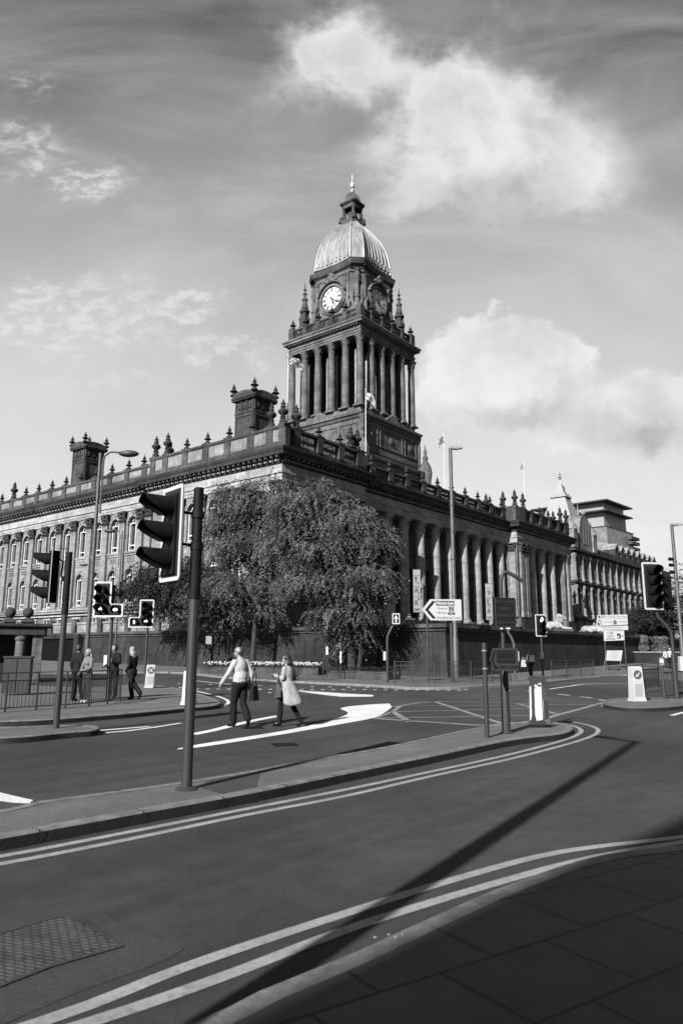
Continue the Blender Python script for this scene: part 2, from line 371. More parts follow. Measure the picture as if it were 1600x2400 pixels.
def leaf_m(name, v):
    m = bpy.data.materials.new(name); m.use_nodes = True; t = m.node_tree; t.nodes.clear()
    g = _n(t, 'ShaderNodeNewGeometry'); ob = _n(t, 'ShaderNodeTexCoord').outputs['Object']
    c = _math(t, 'MULTIPLY', _math(t, 'ADD', .78, _math(t, 'MULTIPLY', g.outputs['Random Per Island'], .45)), _math(t, 'MULTIPLY', _range(t, _noise(t, ob, .9, 3, .5), .36, .64, .5, 1.5), v))
    d = _n(t, 'ShaderNodeBsdfPrincipled'); t.links.new(c, d.inputs['Base Color']); d.inputs['Roughness'].default_value = .85; d.inputs['Specular IOR Level'].default_value = .08
    tr = _n(t, 'ShaderNodeBsdfTranslucent'); t.links.new(c, tr.inputs[0])
    mx = _n(t, 'ShaderNodeMixShader'); mx.inputs[0].default_value = .3; t.links.new(d.outputs[0], mx.inputs[1]); t.links.new(tr.outputs[0], mx.inputs[2])
    o = _n(t, 'ShaderNodeOutputMaterial'); t.links.new(mx.outputs[0], o.inputs[0]); return m
LEAF = leaf_m('foliage', .07); LEAF_D = leaf_m('dark_foliage', .028)
BARK = simple('bark', .03, .4, 6, .9, .1, .02, sc3=(1, 1, .2))
FLOWER = mat('white_petals', .35, .7, .2)
def emit(name, v, e):
    return mat(name, v, .4, .3, lambda t, b: (b.inputs['Emission Color'].__setattr__('default_value', (1, 1, 1, 1)), b.inputs['Emission Strength'].__setattr__('default_value', e)))
LAMP_ON = emit('lit_signal_lens', .8, .9)

# ================================================================ TOWN HALL (its own frame: x along the colonnade, y along the sunlit side)
_d = ray(663, 1041); OX, OY = _d.x * 60 / _d.y, 60.0
TH_ = empty('town_hall', (OX, OY, 0), YAW, 'large sooty stone town hall with a domed clock tower, colonnade and parapet of urns', 'town hall')
def west(x0, b=0.0): return lambda p: Vector((x0 + p.y, b - p.x, p.z))
def south(y0, a=0.0): return lambda p: Vector((a + p.x, y0 + p.y, p.z))
def ring(mb, path, prof, closed=False):
    pts = [Vector((p[0], p[1])) for p in path]; n = len(pts); offs = []
    for i in range(n):
        ns = []
        if closed or i > 0:
            d = (pts[i] - pts[i - 1]).normalized(); ns.append(Vector((d.y, -d.x)))
        if closed or i < n - 1:
            d = (pts[(i + 1) % n] - pts[i]).normalized(); ns.append(Vector((d.y, -d.x)))
        offs.append(ns[0] if len(ns) == 1 else (ns[0] + ns[1]) / max(.2, 1 + ns[0].dot(ns[1])))
    rows = [[mb.V((pts[i].x + offs[i].x * o, pts[i].y + offs[i].y * o, z)) for i in range(n)] for o, z in prof]
    for a, b in zip(rows, rows[1:]):
        for i in range(n if closed else n - 1):
            j = (i + 1) % n; mb.idx((a[i], a[j], b[j], b[i]))
    if not closed:
        for e in (0, n - 1): mb.idx([r[e] for r in rows])
    return rows
def along(path, step, off=0.0, inset=0.5):
    out = []
    for p, q in zip(path, path[1:]):
        p = Vector(p); q = Vector(q); Ld = (q - p).length
        if Ld < 1.5: continue
        d = (q - p) / Ld; nrm = Vector((d.y, -d.x)); k = max(1, int(round((Ld - 2 * inset + 2 * off) / step)))
        for i in range(k + 1): out.append((p + d * (inset - off + (Ld - 2 * inset + 2 * off) * i / k), d, nrm))
    return out
def obox(mb, c, d, n, wl, wd, z0, z1):   # box: length wl along d, from c outward wd along n
    a = [c - d * wl / 2, c + d * wl / 2, c + d * wl / 2 + n * wd, c - d * wl / 2 + n * wd]
    lo = [mb.V((p.x, p.y, z0)) for p in a]; hi = [mb.V((p.x, p.y, z1)) for p in a]
    mb.idx(lo[::-1]); mb.idx(hi)
    for i in range(4): mb.idx((lo[i], lo[(i + 1) % 4], hi[(i + 1) % 4], hi[i]))

PATH = [(1.4, 64), (1.4, 20), (1, 20), (1, 1), (12.9, 1), (12.9, 2.3), (46.9, 2.3), (46.9, 1), (65.4, 1), (65.4, 64)]
m_ = MB(); ring(m_, PATH, [(-.6, 16.4), (.10, 16.4), (.10, 16.68), (.15, 16.70), (.15, 16.98), (.27, 17.04), (.27, 17.14), (-.6, 17.15)]); m_.build('architrave', STONE_L, TH_)
m_ = MB(); ring(m_, PATH, [(-.6, 17.153), (.07, 17.153), (.07, 17.9), (-.6, 17.905)]); m_.build('frieze', STONE_L, TH_)
m_ = MB(); ring(m_, PATH, [(-.6, 17.908), (.18, 17.908), (.2, 18.05), (.2, 18.42), (.5, 18.46), (.5, 18.5), (.86, 18.52), (.86, 18.82), (.93, 18.9), (1.0, 19.08), (1.0, 19.2), (.3, 19.34), (-.6, 19.36)])
m_.build('cornice', STONE_B, TH_)
m_ = MB()
for c, d, n in along(PATH, .34, .4): obox(m_, c + n * .203, d, n, .17, .16, 18.08, 18.25)
tag(m_.build('dentils', STONE_L, TH_), kind='stuff')
m_ = MB()
for c, d, n in along(PATH, .68, .55): obox(m_, c + n * .203, d, n, .26, .6, 18.27, 18.455)
tag(m_.build('modillions', STONE_D, TH_), kind='stuff')

# ---- wall bays with arched openings
def arch_pts(cx, hw, zs, n=10):
    return [(cx + hw * math.cos(math.pi * i / n), zs + hw * math.sin(math.pi * i / n)) for i in range(n + 1)]   # right to left
def arch_panel(mb, x0, x1, z0, z1, cx, hw, sill, spring, dep=.5):
    f = mb.face
    f([(x0, 0, z0), (x1, 0, z0), (x1, 0, sill), (x0, 0, sill)])
    f([(x0, 0, sill), (cx - hw, 0, sill), (cx - hw, 0, spring), (x0, 0, spring)])
    f([(cx + hw, 0, sill), (x1, 0, sill), (x1, 0, spring), (cx + hw, 0, spring)])
    ap = arch_pts(cx, hw, spring); n = len(ap) - 1
    top = [(x1 + (x0 - x1) * i / n, z1) for i in range(n + 1)]
    f([(x1, 0, spring), (top[0][0], 0, z1), (ap[0][0], 0, ap[0][1])])
    f([(x0, 0, spring), (ap[n][0], 0, ap[n][1]), (top[n][0], 0, z1)])
    for i in range(n): f([(ap[i][0], 0, ap[i][1]), (top[i][0], 0, z1), (top[i + 1][0], 0, z1), (ap[i + 1][0], 0, ap[i + 1][1])])
    lp = [(cx + hw, sill)] + ap + [(cx - hw, sill)]
    for p, q in zip(lp, lp[1:]): f([(p[0], 0, p[1]), (q[0], 0, q[1]), (q[0], dep, q[1]), (p[0], dep, p[1])])
    f([(cx - hw, 0, sill), (cx + hw, 0, sill), (cx + hw, dep, sill), (cx - hw, dep, sill)])
def archivolt(mb, cx, hw, spring, sill, w=.2, pr=.1):
    a = arch_pts(cx, hw + .003, spring); b = arch_pts(cx, hw + w, spring)
    for i in range(len(a) - 1):
        p, q, r_, s_ = a[i], a[i + 1], b[i + 1], b[i]
        mb.face([(p[0], -pr, p[1]), (s_[0], -pr, s_[1]), (r_[0], -pr, r_[1]), (q[0], -pr, q[1])])
        mb.face([(s_[0], -pr, s_[1]), (s_[0], 0, s_[1]), (r_[0], 0, r_[1]), (r_[0], -pr, r_[1])])
        mb.face([(p[0], -pr, p[1]), (q[0], -pr, q[1]), (q[0], .1, q[1]), (p[0], .1, p[1])])
    for sgn in (-1, 1):
        x = cx + sgn * (hw + w / 2)
        mb.box(x - w / 2 - .04, -pr - .05, spring - .16, x + w / 2 + .04, .0, spring - .004)
        mb.lathe(x, -.03, [(w * .42, sill), (w * .42, spring - .17)], 8)
    mb.box(cx - .12, -pr - .07, spring + hw - .02, cx + .12, 0, spring + hw + .34)
    mb.box(cx - hw - w - .1, -.2, sill - .2, cx + hw + w + .1, 0, sill - .004)

def window_proto(hw, sill, spring):
    """pane with its white sash, drawn about x = 0 facing -y"""
    g = MB(); g.face([(hw, .42, sill)] and [(hw, .42, sill)] + [(x, .42, z) for x, z in arch_pts(0, hw, spring)] + [(-hw, .42, sill)])
    win = g.build('window', GLASS, TH_)
    s = MB()
    for x in (-hw * .72, hw * .72): s.cbox(x, .2, (sill + spring) / 2, .12, .3, spring - sill)
    for z in (sill + .06, sill + (spring - sill) * .2, spring - .04): s.cbox(0, .206, z, hw * 1.44, .28, .11)
    s.cbox(0, .332, spring - (spring - sill) * .02, .05, .06, .02)
    a = arch_pts(0, hw * .78, spring - .02); b = arch_pts(0, hw * .66, spring - .02)
    for i in range(len(a) - 1):
        s.face([(a[i][0], .3, a[i][1]), (a[i + 1][0], .3, a[i + 1][1]), (b[i + 1][0], .3, b[i + 1][1]), (b[i][0], .3, b[i][1])])
    s.cbox(0, .345, spring + hw * .33, .05, .05, hw * .66)
    s.cbox(0, .25, sill + .03, hw * 1.9, .25, .05)
    s.build('frame', SASH, win)
    return win
W_UP = window_proto(.72, 12.05, 15.05); W_LO = window_proto(.64, 6.65, 9.55); W_BA = None
def put(proto, loc, rotz): return copy_tree(proto, TH_, loc, rotz)

# ---- Corinthian capital and columns
def capital(mb, cx, cy, z0, h, r, sq=False, half=False):
    """acanthus bell z0..z0+h over a shaft of radius r"""
    n = 10
    mb.lathe(cx, cy, [(r * .98, z0), (r * 1.0, z0 + h * .2), (r * 1.1, z0 + h * .7), (r * 1.35, z0 + h * .86)], n)
    for tier, (zz, ro, hh) in enumerate(((0, 1.16, .42), (.28, 1.26, .45))):
        for i in range(8):
            a = 2 * math.pi * (i + .5 * tier) / 8; ca, sa = math.cos(a), math.sin(a); wd = r * .3
            b0 = z0 + h * zz; b1 = b0 + h * hh
            P = lambda rad, t, z: (cx + ca * rad - sa * t, cy + sa * rad + ca * t, z)
            mb.face([P(r * 1.0, -wd, b0), P(r * 1.0, wd, b0), P(r * ro, wd * .8, b1), P(r * ro, -wd * .8, b1)])
            mb.face([P(r * ro, -wd * .8, b1), P(r * ro, wd * .8, b1), P(r * (ro + .22), wd * .5, b1 - h * .08), P(r * (ro + .22), -wd * .5, b1 - h * .08)])
            mb.face([P(r * (ro + .22), -wd * .5, b1 - h * .08), P(r * (ro + .22), wd * .5, b1 - h * .08), P(r * 1.02, wd, b0), P(r * 1.02, -wd, b0)])
    for i in range(4):
        a = math.pi / 4 + math.pi / 2 * i; mb.sphere((cx + math.cos(a) * r * 1.5, cy + math.sin(a) * r * 1.5, z0 + h * .8), r * .24, 7, 5)
    mb.lathe(cx, cy, [(r * 1.28, z0 + h * .88), (r * 1.42, z0 + h)], 4, rot=math.pi / 4, sq=True)
def column_mb(h, r, caph):
    mb = MB()
    mb.lathe(0, 0, [(r * 1.38, 0), (r * 1.38, r * .4)], 4, rot=math.pi / 4, sq=True)
    mb.lathe(0, 0, [(r * 1.3, r * .403), (r * 1.36, r * .55), (r * 1.3, r * .7), (r * 1.12, r * .78), (r * 1.1, r * .9), (r * 1.2, r * 1.0), (r * 1.1, r * 1.12), (r, r * 1.2)], 20, cap=False)
    zc = h - caph
    mb.lathe(0, 0, [(r, r * 1.2), (r * .995, h * .35), (r * .95, h * .65), (r * .86, zc - .2), (r * .92, zc - .16), (r * .92, zc - .06), (r * .86, zc)], 20, cap=False)
    capital(mb, 0, 0, zc, caph, r * .86)
    return mb
STONE_C = stone('column_drums', .21, .3, 9, 1.9, .35, .25)
COL = column_mb(11.3, .6, 1.45).build('column', STONE_C, TH_, loc=(16.0, 2.95, 5.1))
# ---- pilaster for the window walls (front face at y = -.3)
pm = MB(); pm.box(-.56, -.36, 6.42, .56, 0, 6.9); pm.box(-.52, -.33, 6.903, .52, 0, 7.1); pm.box(-.46, -.28, 7.103, .46, 0, 15.0)
pm.box(-.5, -.31, 15.003, .5, 0, 15.1)
pm.mi = 1
for row, (zz, e) in enumerate(((15.12, .0), (15.5, .06))):
    for i in range(4 - row):
        x = (-.36 + .24 * i) if row == 0 else (-.26 + .26 * i)
        for f in ([(x - .12, -.3 - e, zz), (x + .12, -.3 - e, zz), (x + .1, -.42 - e, zz + .36), (x - .1, -.42 - e, zz + .36)],
                  [(x - .1, -.42 - e, zz + .36), (x + .1, -.42 - e, zz + .36), (x + .07, -.5 - e, zz + .26), (x - .07, -.5 - e, zz + .26)],
                  [(x - .12, -.3 - e, zz), (x - .1, -.42 - e, zz + .36), (x - .07, -.5 - e, zz + .26)], [(x + .12, -.3 - e, zz), (x + .07, -.5 - e, zz + .26), (x + .1, -.42 - e, zz + .36)]): pm.face(f)
for x in (-.5, .5): pm.sphere((x, -.42, 16.02), .16, 8, 5)
pm.box(-.44, -.26, 15.103, .44, 0, 16.15); pm.box(-.62, -.55, 16.2, .62, 0, 16.38)
PIL = pm.build('pilaster', [STONE, STONE_D], TH_, loc=(1.0, 1.6, 0), rotz=R(-90))

def window_wall(centers, edges, xf, nm, place):
    """one stretch of wall: bays centred at `centers` between `edges` (canonical x), placed by place(x) -> (loc, rot)"""
    mb = MB(xf); tr = MB(xf)
    for i, c in enumerate(centers):
        x0, x1 = sorted((edges[i], edges[i + 1]))
        arch_panel(mb, x0, x1, 10.9, 16.4, c, .72, 12.05, 15.05)
        arch_panel(mb, x0, x1, 6.4, 10.9, c, .64, 6.65, 9.55)
        archivolt(tr, c, .72, 15.05, 12.05, .17); archivolt(tr, c, .64, 9.55, 6.65, .15)
        tr.box(c - 1.0, -.10, 11.62, c + 1.0, 0, 11.8)
        for k in range(5): tr.box(c - .6 + .26 * k, -.07, 10.95, c - .48 + .26 * k, 0, 11.4)
        for pr_ in (W_UP, W_LO):
            lc, rz = place(c); put(pr_, lc, rz)
    a, b = min(edges), max(edges)
    tr.box(a, -.3, 5.9, b, .05, 6.4); tr.box(a, -.42, 6.15, b, -.003 - .3, 6.36)
    mb.face([(a, 0, 6.4), (b, 0, 6.4), (b, -.05, 6.4), (a, -.05, 6.4)])
    mb.build('wall', STONE, TH_); tag(tr.build('window_surrounds', STONE_S, TH_), kind='stuff')
# sunlit side: pilasters every 3.13 m
wing_p = [21.4 + 3.13 * k for k in range(14)]; pav_p = [1.62, 5.0, 8.1, 11.25, 14.4, 17.5, 19.45]
cs = [-(p + 1.565) for p in wing_p[:-1]]; es = [-20.0] + [-(p) for p in wing_p[1:]]
window_wall(cs, es, west(1.4), 'wing', lambda c: ((1.4, -c, 0), R(-90)))
cs = [-(pav_p[i] + pav_p[i + 1]) / 2 for i in range(5)]; es = [-1.0] + [-p for p in pav_p[1:5]] + [-20.0]
window_wall(cs, es, west(1.0), 'pavilion', lambda c: ((1.0, -c, 0), R(-90)))
for p in wing_p: copy_tree(PIL, TH_, (1.4, p, 0), R(-90))
for p in pav_p[1:]: copy_tree(PIL, TH_, (1.0, p, 0), R(-90))
# colonnade side of the near pavilion
sp_ = [1.62, 4.9, 8.2, 11.9]
window_wall([3.25, 6.55, 10.05], [1.0, 4.9, 8.2, 12.9], south(1.0), 'south', lambda c: ((c, 1.0, 0), 0))
for p in sp_: copy_tree(PIL, TH_, (p, 1.0, 0), 0)
# solid remainder: basement, returns, portico wall with tall doorways, far pavilion
m_ = MB()
m_.box(1.42, 20.02, -1, 3, 64, 5.9); m_.box(1.02, 1.02, -1, 12.88, 19.98, 5.9)
m_.box(12.3, 1.02, 5.9, 12.9, 5.6, 16.4)
m_.box(12.9, 6.2, -1, 46.9, 7.0, 5.1); m_.box(12.9, 5.6, 11.3, 46.9, 6.6, 17.2)
for i in range(11):
    a0 = 14.35 + 3.3 * i - 2.0; m_.box(a0 if i else 12.9, 5.6, 5.1, a0 + 2.05, 6.6, 11.3)
m_.box(12.9, 2.32, 16.42, 46.9, 5.6, 17.1); m_.box(12.9, 6.8, 5.1, 46.9, 6.9, 11.3)
m_.box(46.9, 3.0, 5.1, 65.38, 3.6, 17.0); m_.box(46.9, 1.0, 5.1, 50.0, 3.0, 16.4); m_.box(62.9, 1.0, 5.1, 65.38, 3.0, 16.4); m_.box(50.0, 1.02, 16.42, 62.9, 3.0, 17.0)
m_.box(46.9, 3.0, 5.1, 47.5, 7, 17.0); m_.box(64.8, 1.2, 5.1, 65.38, 64, 17)
m_.box(1.0, 1.0, -1, 65.4, 1.3, 5.08)
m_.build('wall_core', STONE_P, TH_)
m_ = MB(); m_.box(12.9, 1.0, 4.6, 46.9, 6.2, 5.09); m_.box(46.9, .4, 4.6, 65.6, 3.0, 5.09)
for k in range(3): m_.box(12, .2 - .4 * k, 4.2 - .35 * k, 66, 1.0, 4.58 - .35 * k)
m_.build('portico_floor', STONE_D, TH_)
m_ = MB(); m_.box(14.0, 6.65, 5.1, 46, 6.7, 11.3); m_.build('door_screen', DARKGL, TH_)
m_ = MB()
for i in range(10): m_.box(15.4 + 3.3 * i - 1.3 + .5, 5.53, 12.9, 15.4 + 3.3 * i + 1.3 + .5, 5.6, 13.05); m_.box(15.4 + 3.3 * i - 1.0 + .5, 5.5, 11.3, 15.4 + 3.3 * i + 1.5, 5.6, 11.55)
m_.build('portico_string_course', STONE_D, TH_)
for i in range(1, 10): copy_tree(COL, TH_, (16.0 + 3.3 * i, 2.95, 5.1), 0)
for a in (53.0, 56.4, 59.8): copy_tree(COL, TH_, (a, 1.75, 5.1), 0)
for a in (48.0, 49.4): 
    pl = copy_tree(PIL, TH_, (a, 1.0, 0), 0)
copy_tree(PIL, TH_, (46.9, 1.65, 0), R(-90)); copy_tree(PIL, TH_, (64.2, 1.0, 0), 0)
m_ = MB(); m_.box(46.6, .7, 5.1, 50.2, 1.0, 6.3); m_.box(46.5, .6, 5.1, 50.3, .7, 5.7); m_.box(62.7, .7, 5.1, 65.6, 1.0, 6.3); m_.build('plinth', STONE_D, TH_)
# basement on the sunlit side, with wide windows and railings
m_ = MB(west(1.4)); 
for k in range(12):
    c = -(22.9 + 3.13 * k); m_.box(c - .75, -.06, 3.9, c + .75, 0, 4.0); m_.box(c - .9, -.16, 5.2, c + .9, 0, 5.4)
m_.box(-64, -.25, 5.55, -20, 0, 5.7)
m_.build('basement_courses', STONE_L, TH_)
pb = MB(); pb.face([(-.7, -.02, 4.05), (.7, -.02, 4.05), (.7, -.02, 5.15), (-.7, -.02, 5.15)]); bw_ = pb.build('basement_window', GLASS, TH_, loc=(1.4, 22.9, 0), rotz=R(-90))
fb = MB(); fb.cbox(0, -.05, 4.6, .07, .05, 1.1); fb.cbox(0, -.052, 4.6, 1.4, .05, .06); fb.cbox(-.66, -.05, 4.6, .08, .06, 1.1); fb.cbox(.66, -.05, 4.6, .08, .06, 1.1); fb.build('frame', SASH, bw_)
for k in range(1, 12): copy_tree(bw_, TH_, (1.4, 22.9 + 3.13 * k, 0), R(-90))
for b in (3.4, 6.5, 9.7, 12.9, 16.0): copy_tree(bw_, TH_, (1.0, b, 0), R(-90))

# ---- roof behind the parapet
m_ = MB(); m_.face([(2, 2, 19.37), (65, 2, 19.37), (65, 64, 19.37), (2, 64, 19.37)])
m_.box(4, 14, 19.4, 62, 62, 21.2, 6, 5); m_.build('roof', simple('slate', .03, .3, 3, .6), TH_)
m_ = MB(); m_.lathe(51.5, 9, [(2.6, 19.4), (2.6, 20.5), (2.3, 21.4), (1.5, 22.1), (.5, 22.45), (.05, 22.5)], 20); m_.build('skylight', WHITE, TH_)

# ---- parapet
PZ0 = 19.37
def parapet_solid(name, p, q, z1, piers, xfm=None):
    p = Vector(p); q = Vector(q); d = (q - p).normalized(); n = Vector((d.y, -d.x)); L_ = (q - p).length
    a = MB(); obox(a, p + d * L_ / 2 - n * .42, d, n, L_, .48, PZ0 - .05, PZ0 + .62)
    obox(a, p + d * L_ / 2 - n * .47, d, n, L_, .6, z1 - .22, z1); obox(a, p + d * L_ / 2 - n * .44, d, n, L_, .5, z1 - .3, z1 - .223)
    for t in piers: obox(a, p + d * t - n * .44, d, n, .82, .56, PZ0 + .0, z1 - .303)
    for t in piers: obox(a, p + d * t - n * .5, d, n, 1.0, .66, z1 + .003, z1 + .12); 
    for t in piers: obox(a, p + d * t - n * .36, d, n, 1.35, .4, z1 + .002, z1 + .06)
    a.build('parapet', STONE_D, TH_)
    b = MB(); obox(b, p + d * L_ / 2 - n * .40, d, n, L_, .40, PZ0 + .623, z1 - .303); b.build('parapet_panels', STONE, TH_)
def parapet_open(p, q, z1, piers):
    p = Vector(p); q = Vector(q); d = (q - p).normalized(); n = Vector((d.y, -d.x)); L_ = (q - p).length
    a = MB(); obox(a, p + d * L_ / 2 - n * .42, d, n, L_, .48, PZ0 - .05, PZ0 + .5)
    obox(a, p + d * L_ / 2 - n * .47, d, n, L_, .6, z1 - .22, z1)
    for t in piers: obox(a, p + d * t - n * .44, d, n, .82, .56, PZ0 + .503, z1 - .223); obox(a, p + d * t - n * .5, d, n, 1.0, .66, z1 + .003, z1 + .12)
    a.build('parapet', STONE_D, TH_)
    b = MB()
    for t0, t1 in zip(piers, piers[1:]):
        k = int((t1 - t0 - .9) / .27)
        for i in range(k):
            c = p + d * (t0 + .55 + (t1 - t0 - 1.1) * (i + .5) / k) - n * .18
            h = z1 - .223 - (PZ0 + .503); z = PZ0 + .503
            b.lathe(c.x, c.y, [(.07, z), (.07, z + h * .12), (.045, z + h * .2), (.095, z + h * .42), (.05, z + h * .75), (.07, z + h * .9), (.07, z + h)], 6)
    tag(b.build('balusters', STONE_D, TH_), kind='stuff')
def finial_small(name='finial', s=1.0, parent=None, loc=None, material=None):
    a = MB(); P = [(.3, 0), (.3, .12), (.16, .2), (.13, .34), (.33, .42), (.36, .48), (.2, .54), (.15, .66), (.19, .78), (.13, .86), (.14, .92), (.06, .98), (.04, 1.15), (.02, 1.22)]
    a.lathe(0, 0, [(r_ * s, z * s) for r_, z in P], 10); return a.build(name, material or STONE_B, parent or TH_, loc=loc)
def finial_large(name='urn_finial', s=1.0, parent=None, loc=None):
    a = MB(); P = [(.34, 0), (.34, .3), (.2, .36), (.17, .62), (.26, .68), (.18, .76), (.24, .84), (.44, 1.02), (.48, 1.14), (.42, 1.28), (.24, 1.42), (.19, 1.5), (.27, 1.56), (.2, 1.66), (.2, 1.84), (.25, 1.9), (.13, 2.0), (.09, 2.14), (.03, 2.32)]
    a.lathe(0, 0, [(r_ * s, z * s) for r_, z in P], 12)
    for k in range(4):
        an = math.pi / 2 * k; a.sphere((.26 * s * math.cos(an), .26 * s * math.sin(an), .55 * s), .09 * s, 6, 4)
    return a.build(name, STONE_B, parent or TH_, loc=loc)
FS = finial_small(loc=(1.2, 21.4, 21.2)); FL = finial_large(loc=(1.25, 1.25, 21.5))
zW, zP = 21.02, 21.42
parapet_solid('a', (1.4, 64), (1.4, 20), zW, [64 - p for p in wing_p if p < 63])
for p in wing_p[1:]: copy_tree(FS, TH_, (1.56, p, zW + .12), 0) if abs(p - 49.6) > .4 else copy_tree(FL, TH_, (1.56, p, zW + .12), 0)
parapet_solid('b', (1, 20), (1, .72), zP, [20 - p for p in (19.45, 17.4, 14.3, 11.2, 8.1, 5.0, 2.6, .98)])
for p in (14.3, 11.2, 8.1, 5.0): copy_tree(FS, TH_, (1.16, p, zP + .12), 0)
for x, y in ((1.16, 2.6), (2.9, 1.16), (1.16, 19.3), (1.16, 17.4), (2.9, 19.3)): copy_tree(FL, TH_, (x, y, zP + .12), 0)
FL.location = (1.16, 1.16, zP + .12); FS.location = (1.56, 21.4 + .4, zW + .12)
parapet_open((1.45, 1), (12.9, 1), zP, [.0, 1.45, 4.6, 7.7, 10.6, 11.2])
for a_ in (6.05, 9.15): copy_tree(FS, TH_, (a_, 1.16, zP + .12), 0)
for x, y in ((11.9, 1.16), (12.7, 2.4), (12.9 - 2.1, 1.16)): copy_tree(FL, TH_, (x, y, zP + .12), 0)
parapet_open((12.9, 2.3), (46.9, 2.3), zW, [.4] + [3.1 + 3.3 * i for i in range(10)] + [33.6])
for i in range(10): copy_tree(FS, TH_, (16.0 + 3.3 * i, 2.46, zW + .12), 0)
parapet_open((46.9, 1), (65.4, 1), zP, [.4, 2.9, 5.2, 8.3, 11.4, 14.6, 17.4, 18.2])
for x, y in ((47.2, 1.16), (47.2, 2.9), (49.8, 1.16), (62.8, 1.16), (65.1, 1.16), (65.1, 3.2), (47.2, 5.5), (62.8, 4), (60, 5.5)): copy_tree(FL, TH_, (x, y, zP + .12), 0)
for a_ in (55.2, 58.3): copy_tree(FS, TH_, (a_, 1.16, zP + .12), 0)
m_ = MB(); m_.box(46.5, 1.3, PZ0, 47.1, 7, zP); m_.box(12.7, 1.3, PZ0, 13.2, 6, zP); m_.box(46.5, .75, PZ0 + .01, 49.6, 1.25, zP - .01); m_.build('parapet_return', STONE_D, TH_)

# ---- chimneys
def chimney(b, h0, zt):
    a = MB(); s = 1.33; cx, cy = 4 + s, b + s; z = zt
    a.box(4, b, 19.4, 4 + 2 * s, b + 2 * s, z - 2.35)
    a.box(4 - .08, b - .08, z - 2.5, 4 + 2 * s + .08, b + 2 * s + .08, z - 2.353); a.box(4 + .03, b + .03, z - 2.35, 4 + 2 * s - .03, b + 2 * s - .03, z - 1.15)
    for rot in range(4):      # panels and brackets on each face
        ca, sa = math.cos(rot * math.pi / 2), math.sin(rot * math.pi / 2)
        xf = lambda p, ca=ca, sa=sa: Vector((cx + ca * p.x - sa * p.y, cy + sa * p.x + ca * p.y, p.z))
        q = MB(xf)
        for k in range(3): q.sphere((-.75 + .75 * k, -s - .02, z - 1.75), .26, 8, 5, sy=.5, sz=1.4)
        for x in (-s + .12, -.375, .375, s - .12): q.cbox(x, -s - .03, z - 1.75, .14, .12, 1.1)
        for x in (-1, 1): q.cbox(x * (s - .17), -s - .04, (19.4 + z - 2.5) / 2 + .6, .22, .08, z - 2.5 - 20.6)
        q.cbox(0, -s - .04, z - 2.75, 2 * s - .2, .08, .2)
        n = 10; R_ = s + .25; pts = []
        for i in range(n + 1):
            t = -1 + 2 * i / n; pts.append((t * R_, z - .85 + .62 * math.sqrt(max(0, 1 - t * t * .999))))
        q.slab([(R_, z - .98), (R_, z - .85)] + [(p[0], p[1]) for p in pts[::-1]] + [(-R_, z - .98)], -s - .38, -s + .4)
        pin = [(p[0] * .72, z - .8 + (p[1] - z + .85) * .62) for p in pts]
        q.mi = 0
        a.v += []; off = len(a.v)
        for v in q.v: a.v.append(v)
        for f in q.f: a.f.append([i + off for i in f]); a.m.append(0)
    a.box(4 - .28, b - .28, z - 1.147, 4 + 2 * s + .28, b + 2 * s + .28, z - .985)
    a.box(4 + .1, b + .1, z - .98, 4 + 2 * s - .1, b + 2 * s - .1, z - .35)
    ch = a.build('chimney', STONE_D, TH_)
    for x in (4 - .15, 4 + 2 * s + .15):
        for y in (b - .15, b + 2 * s + .15): finial_small('chimney_finial', 1.15, ch, (x, y, z - .5))
    finial_small('chimney_finial', 1.1, ch, (cx, cy, z - .4))
chimney(7.85, 19.4, 27.5); chimney(37.55, 19.4, 27.6)

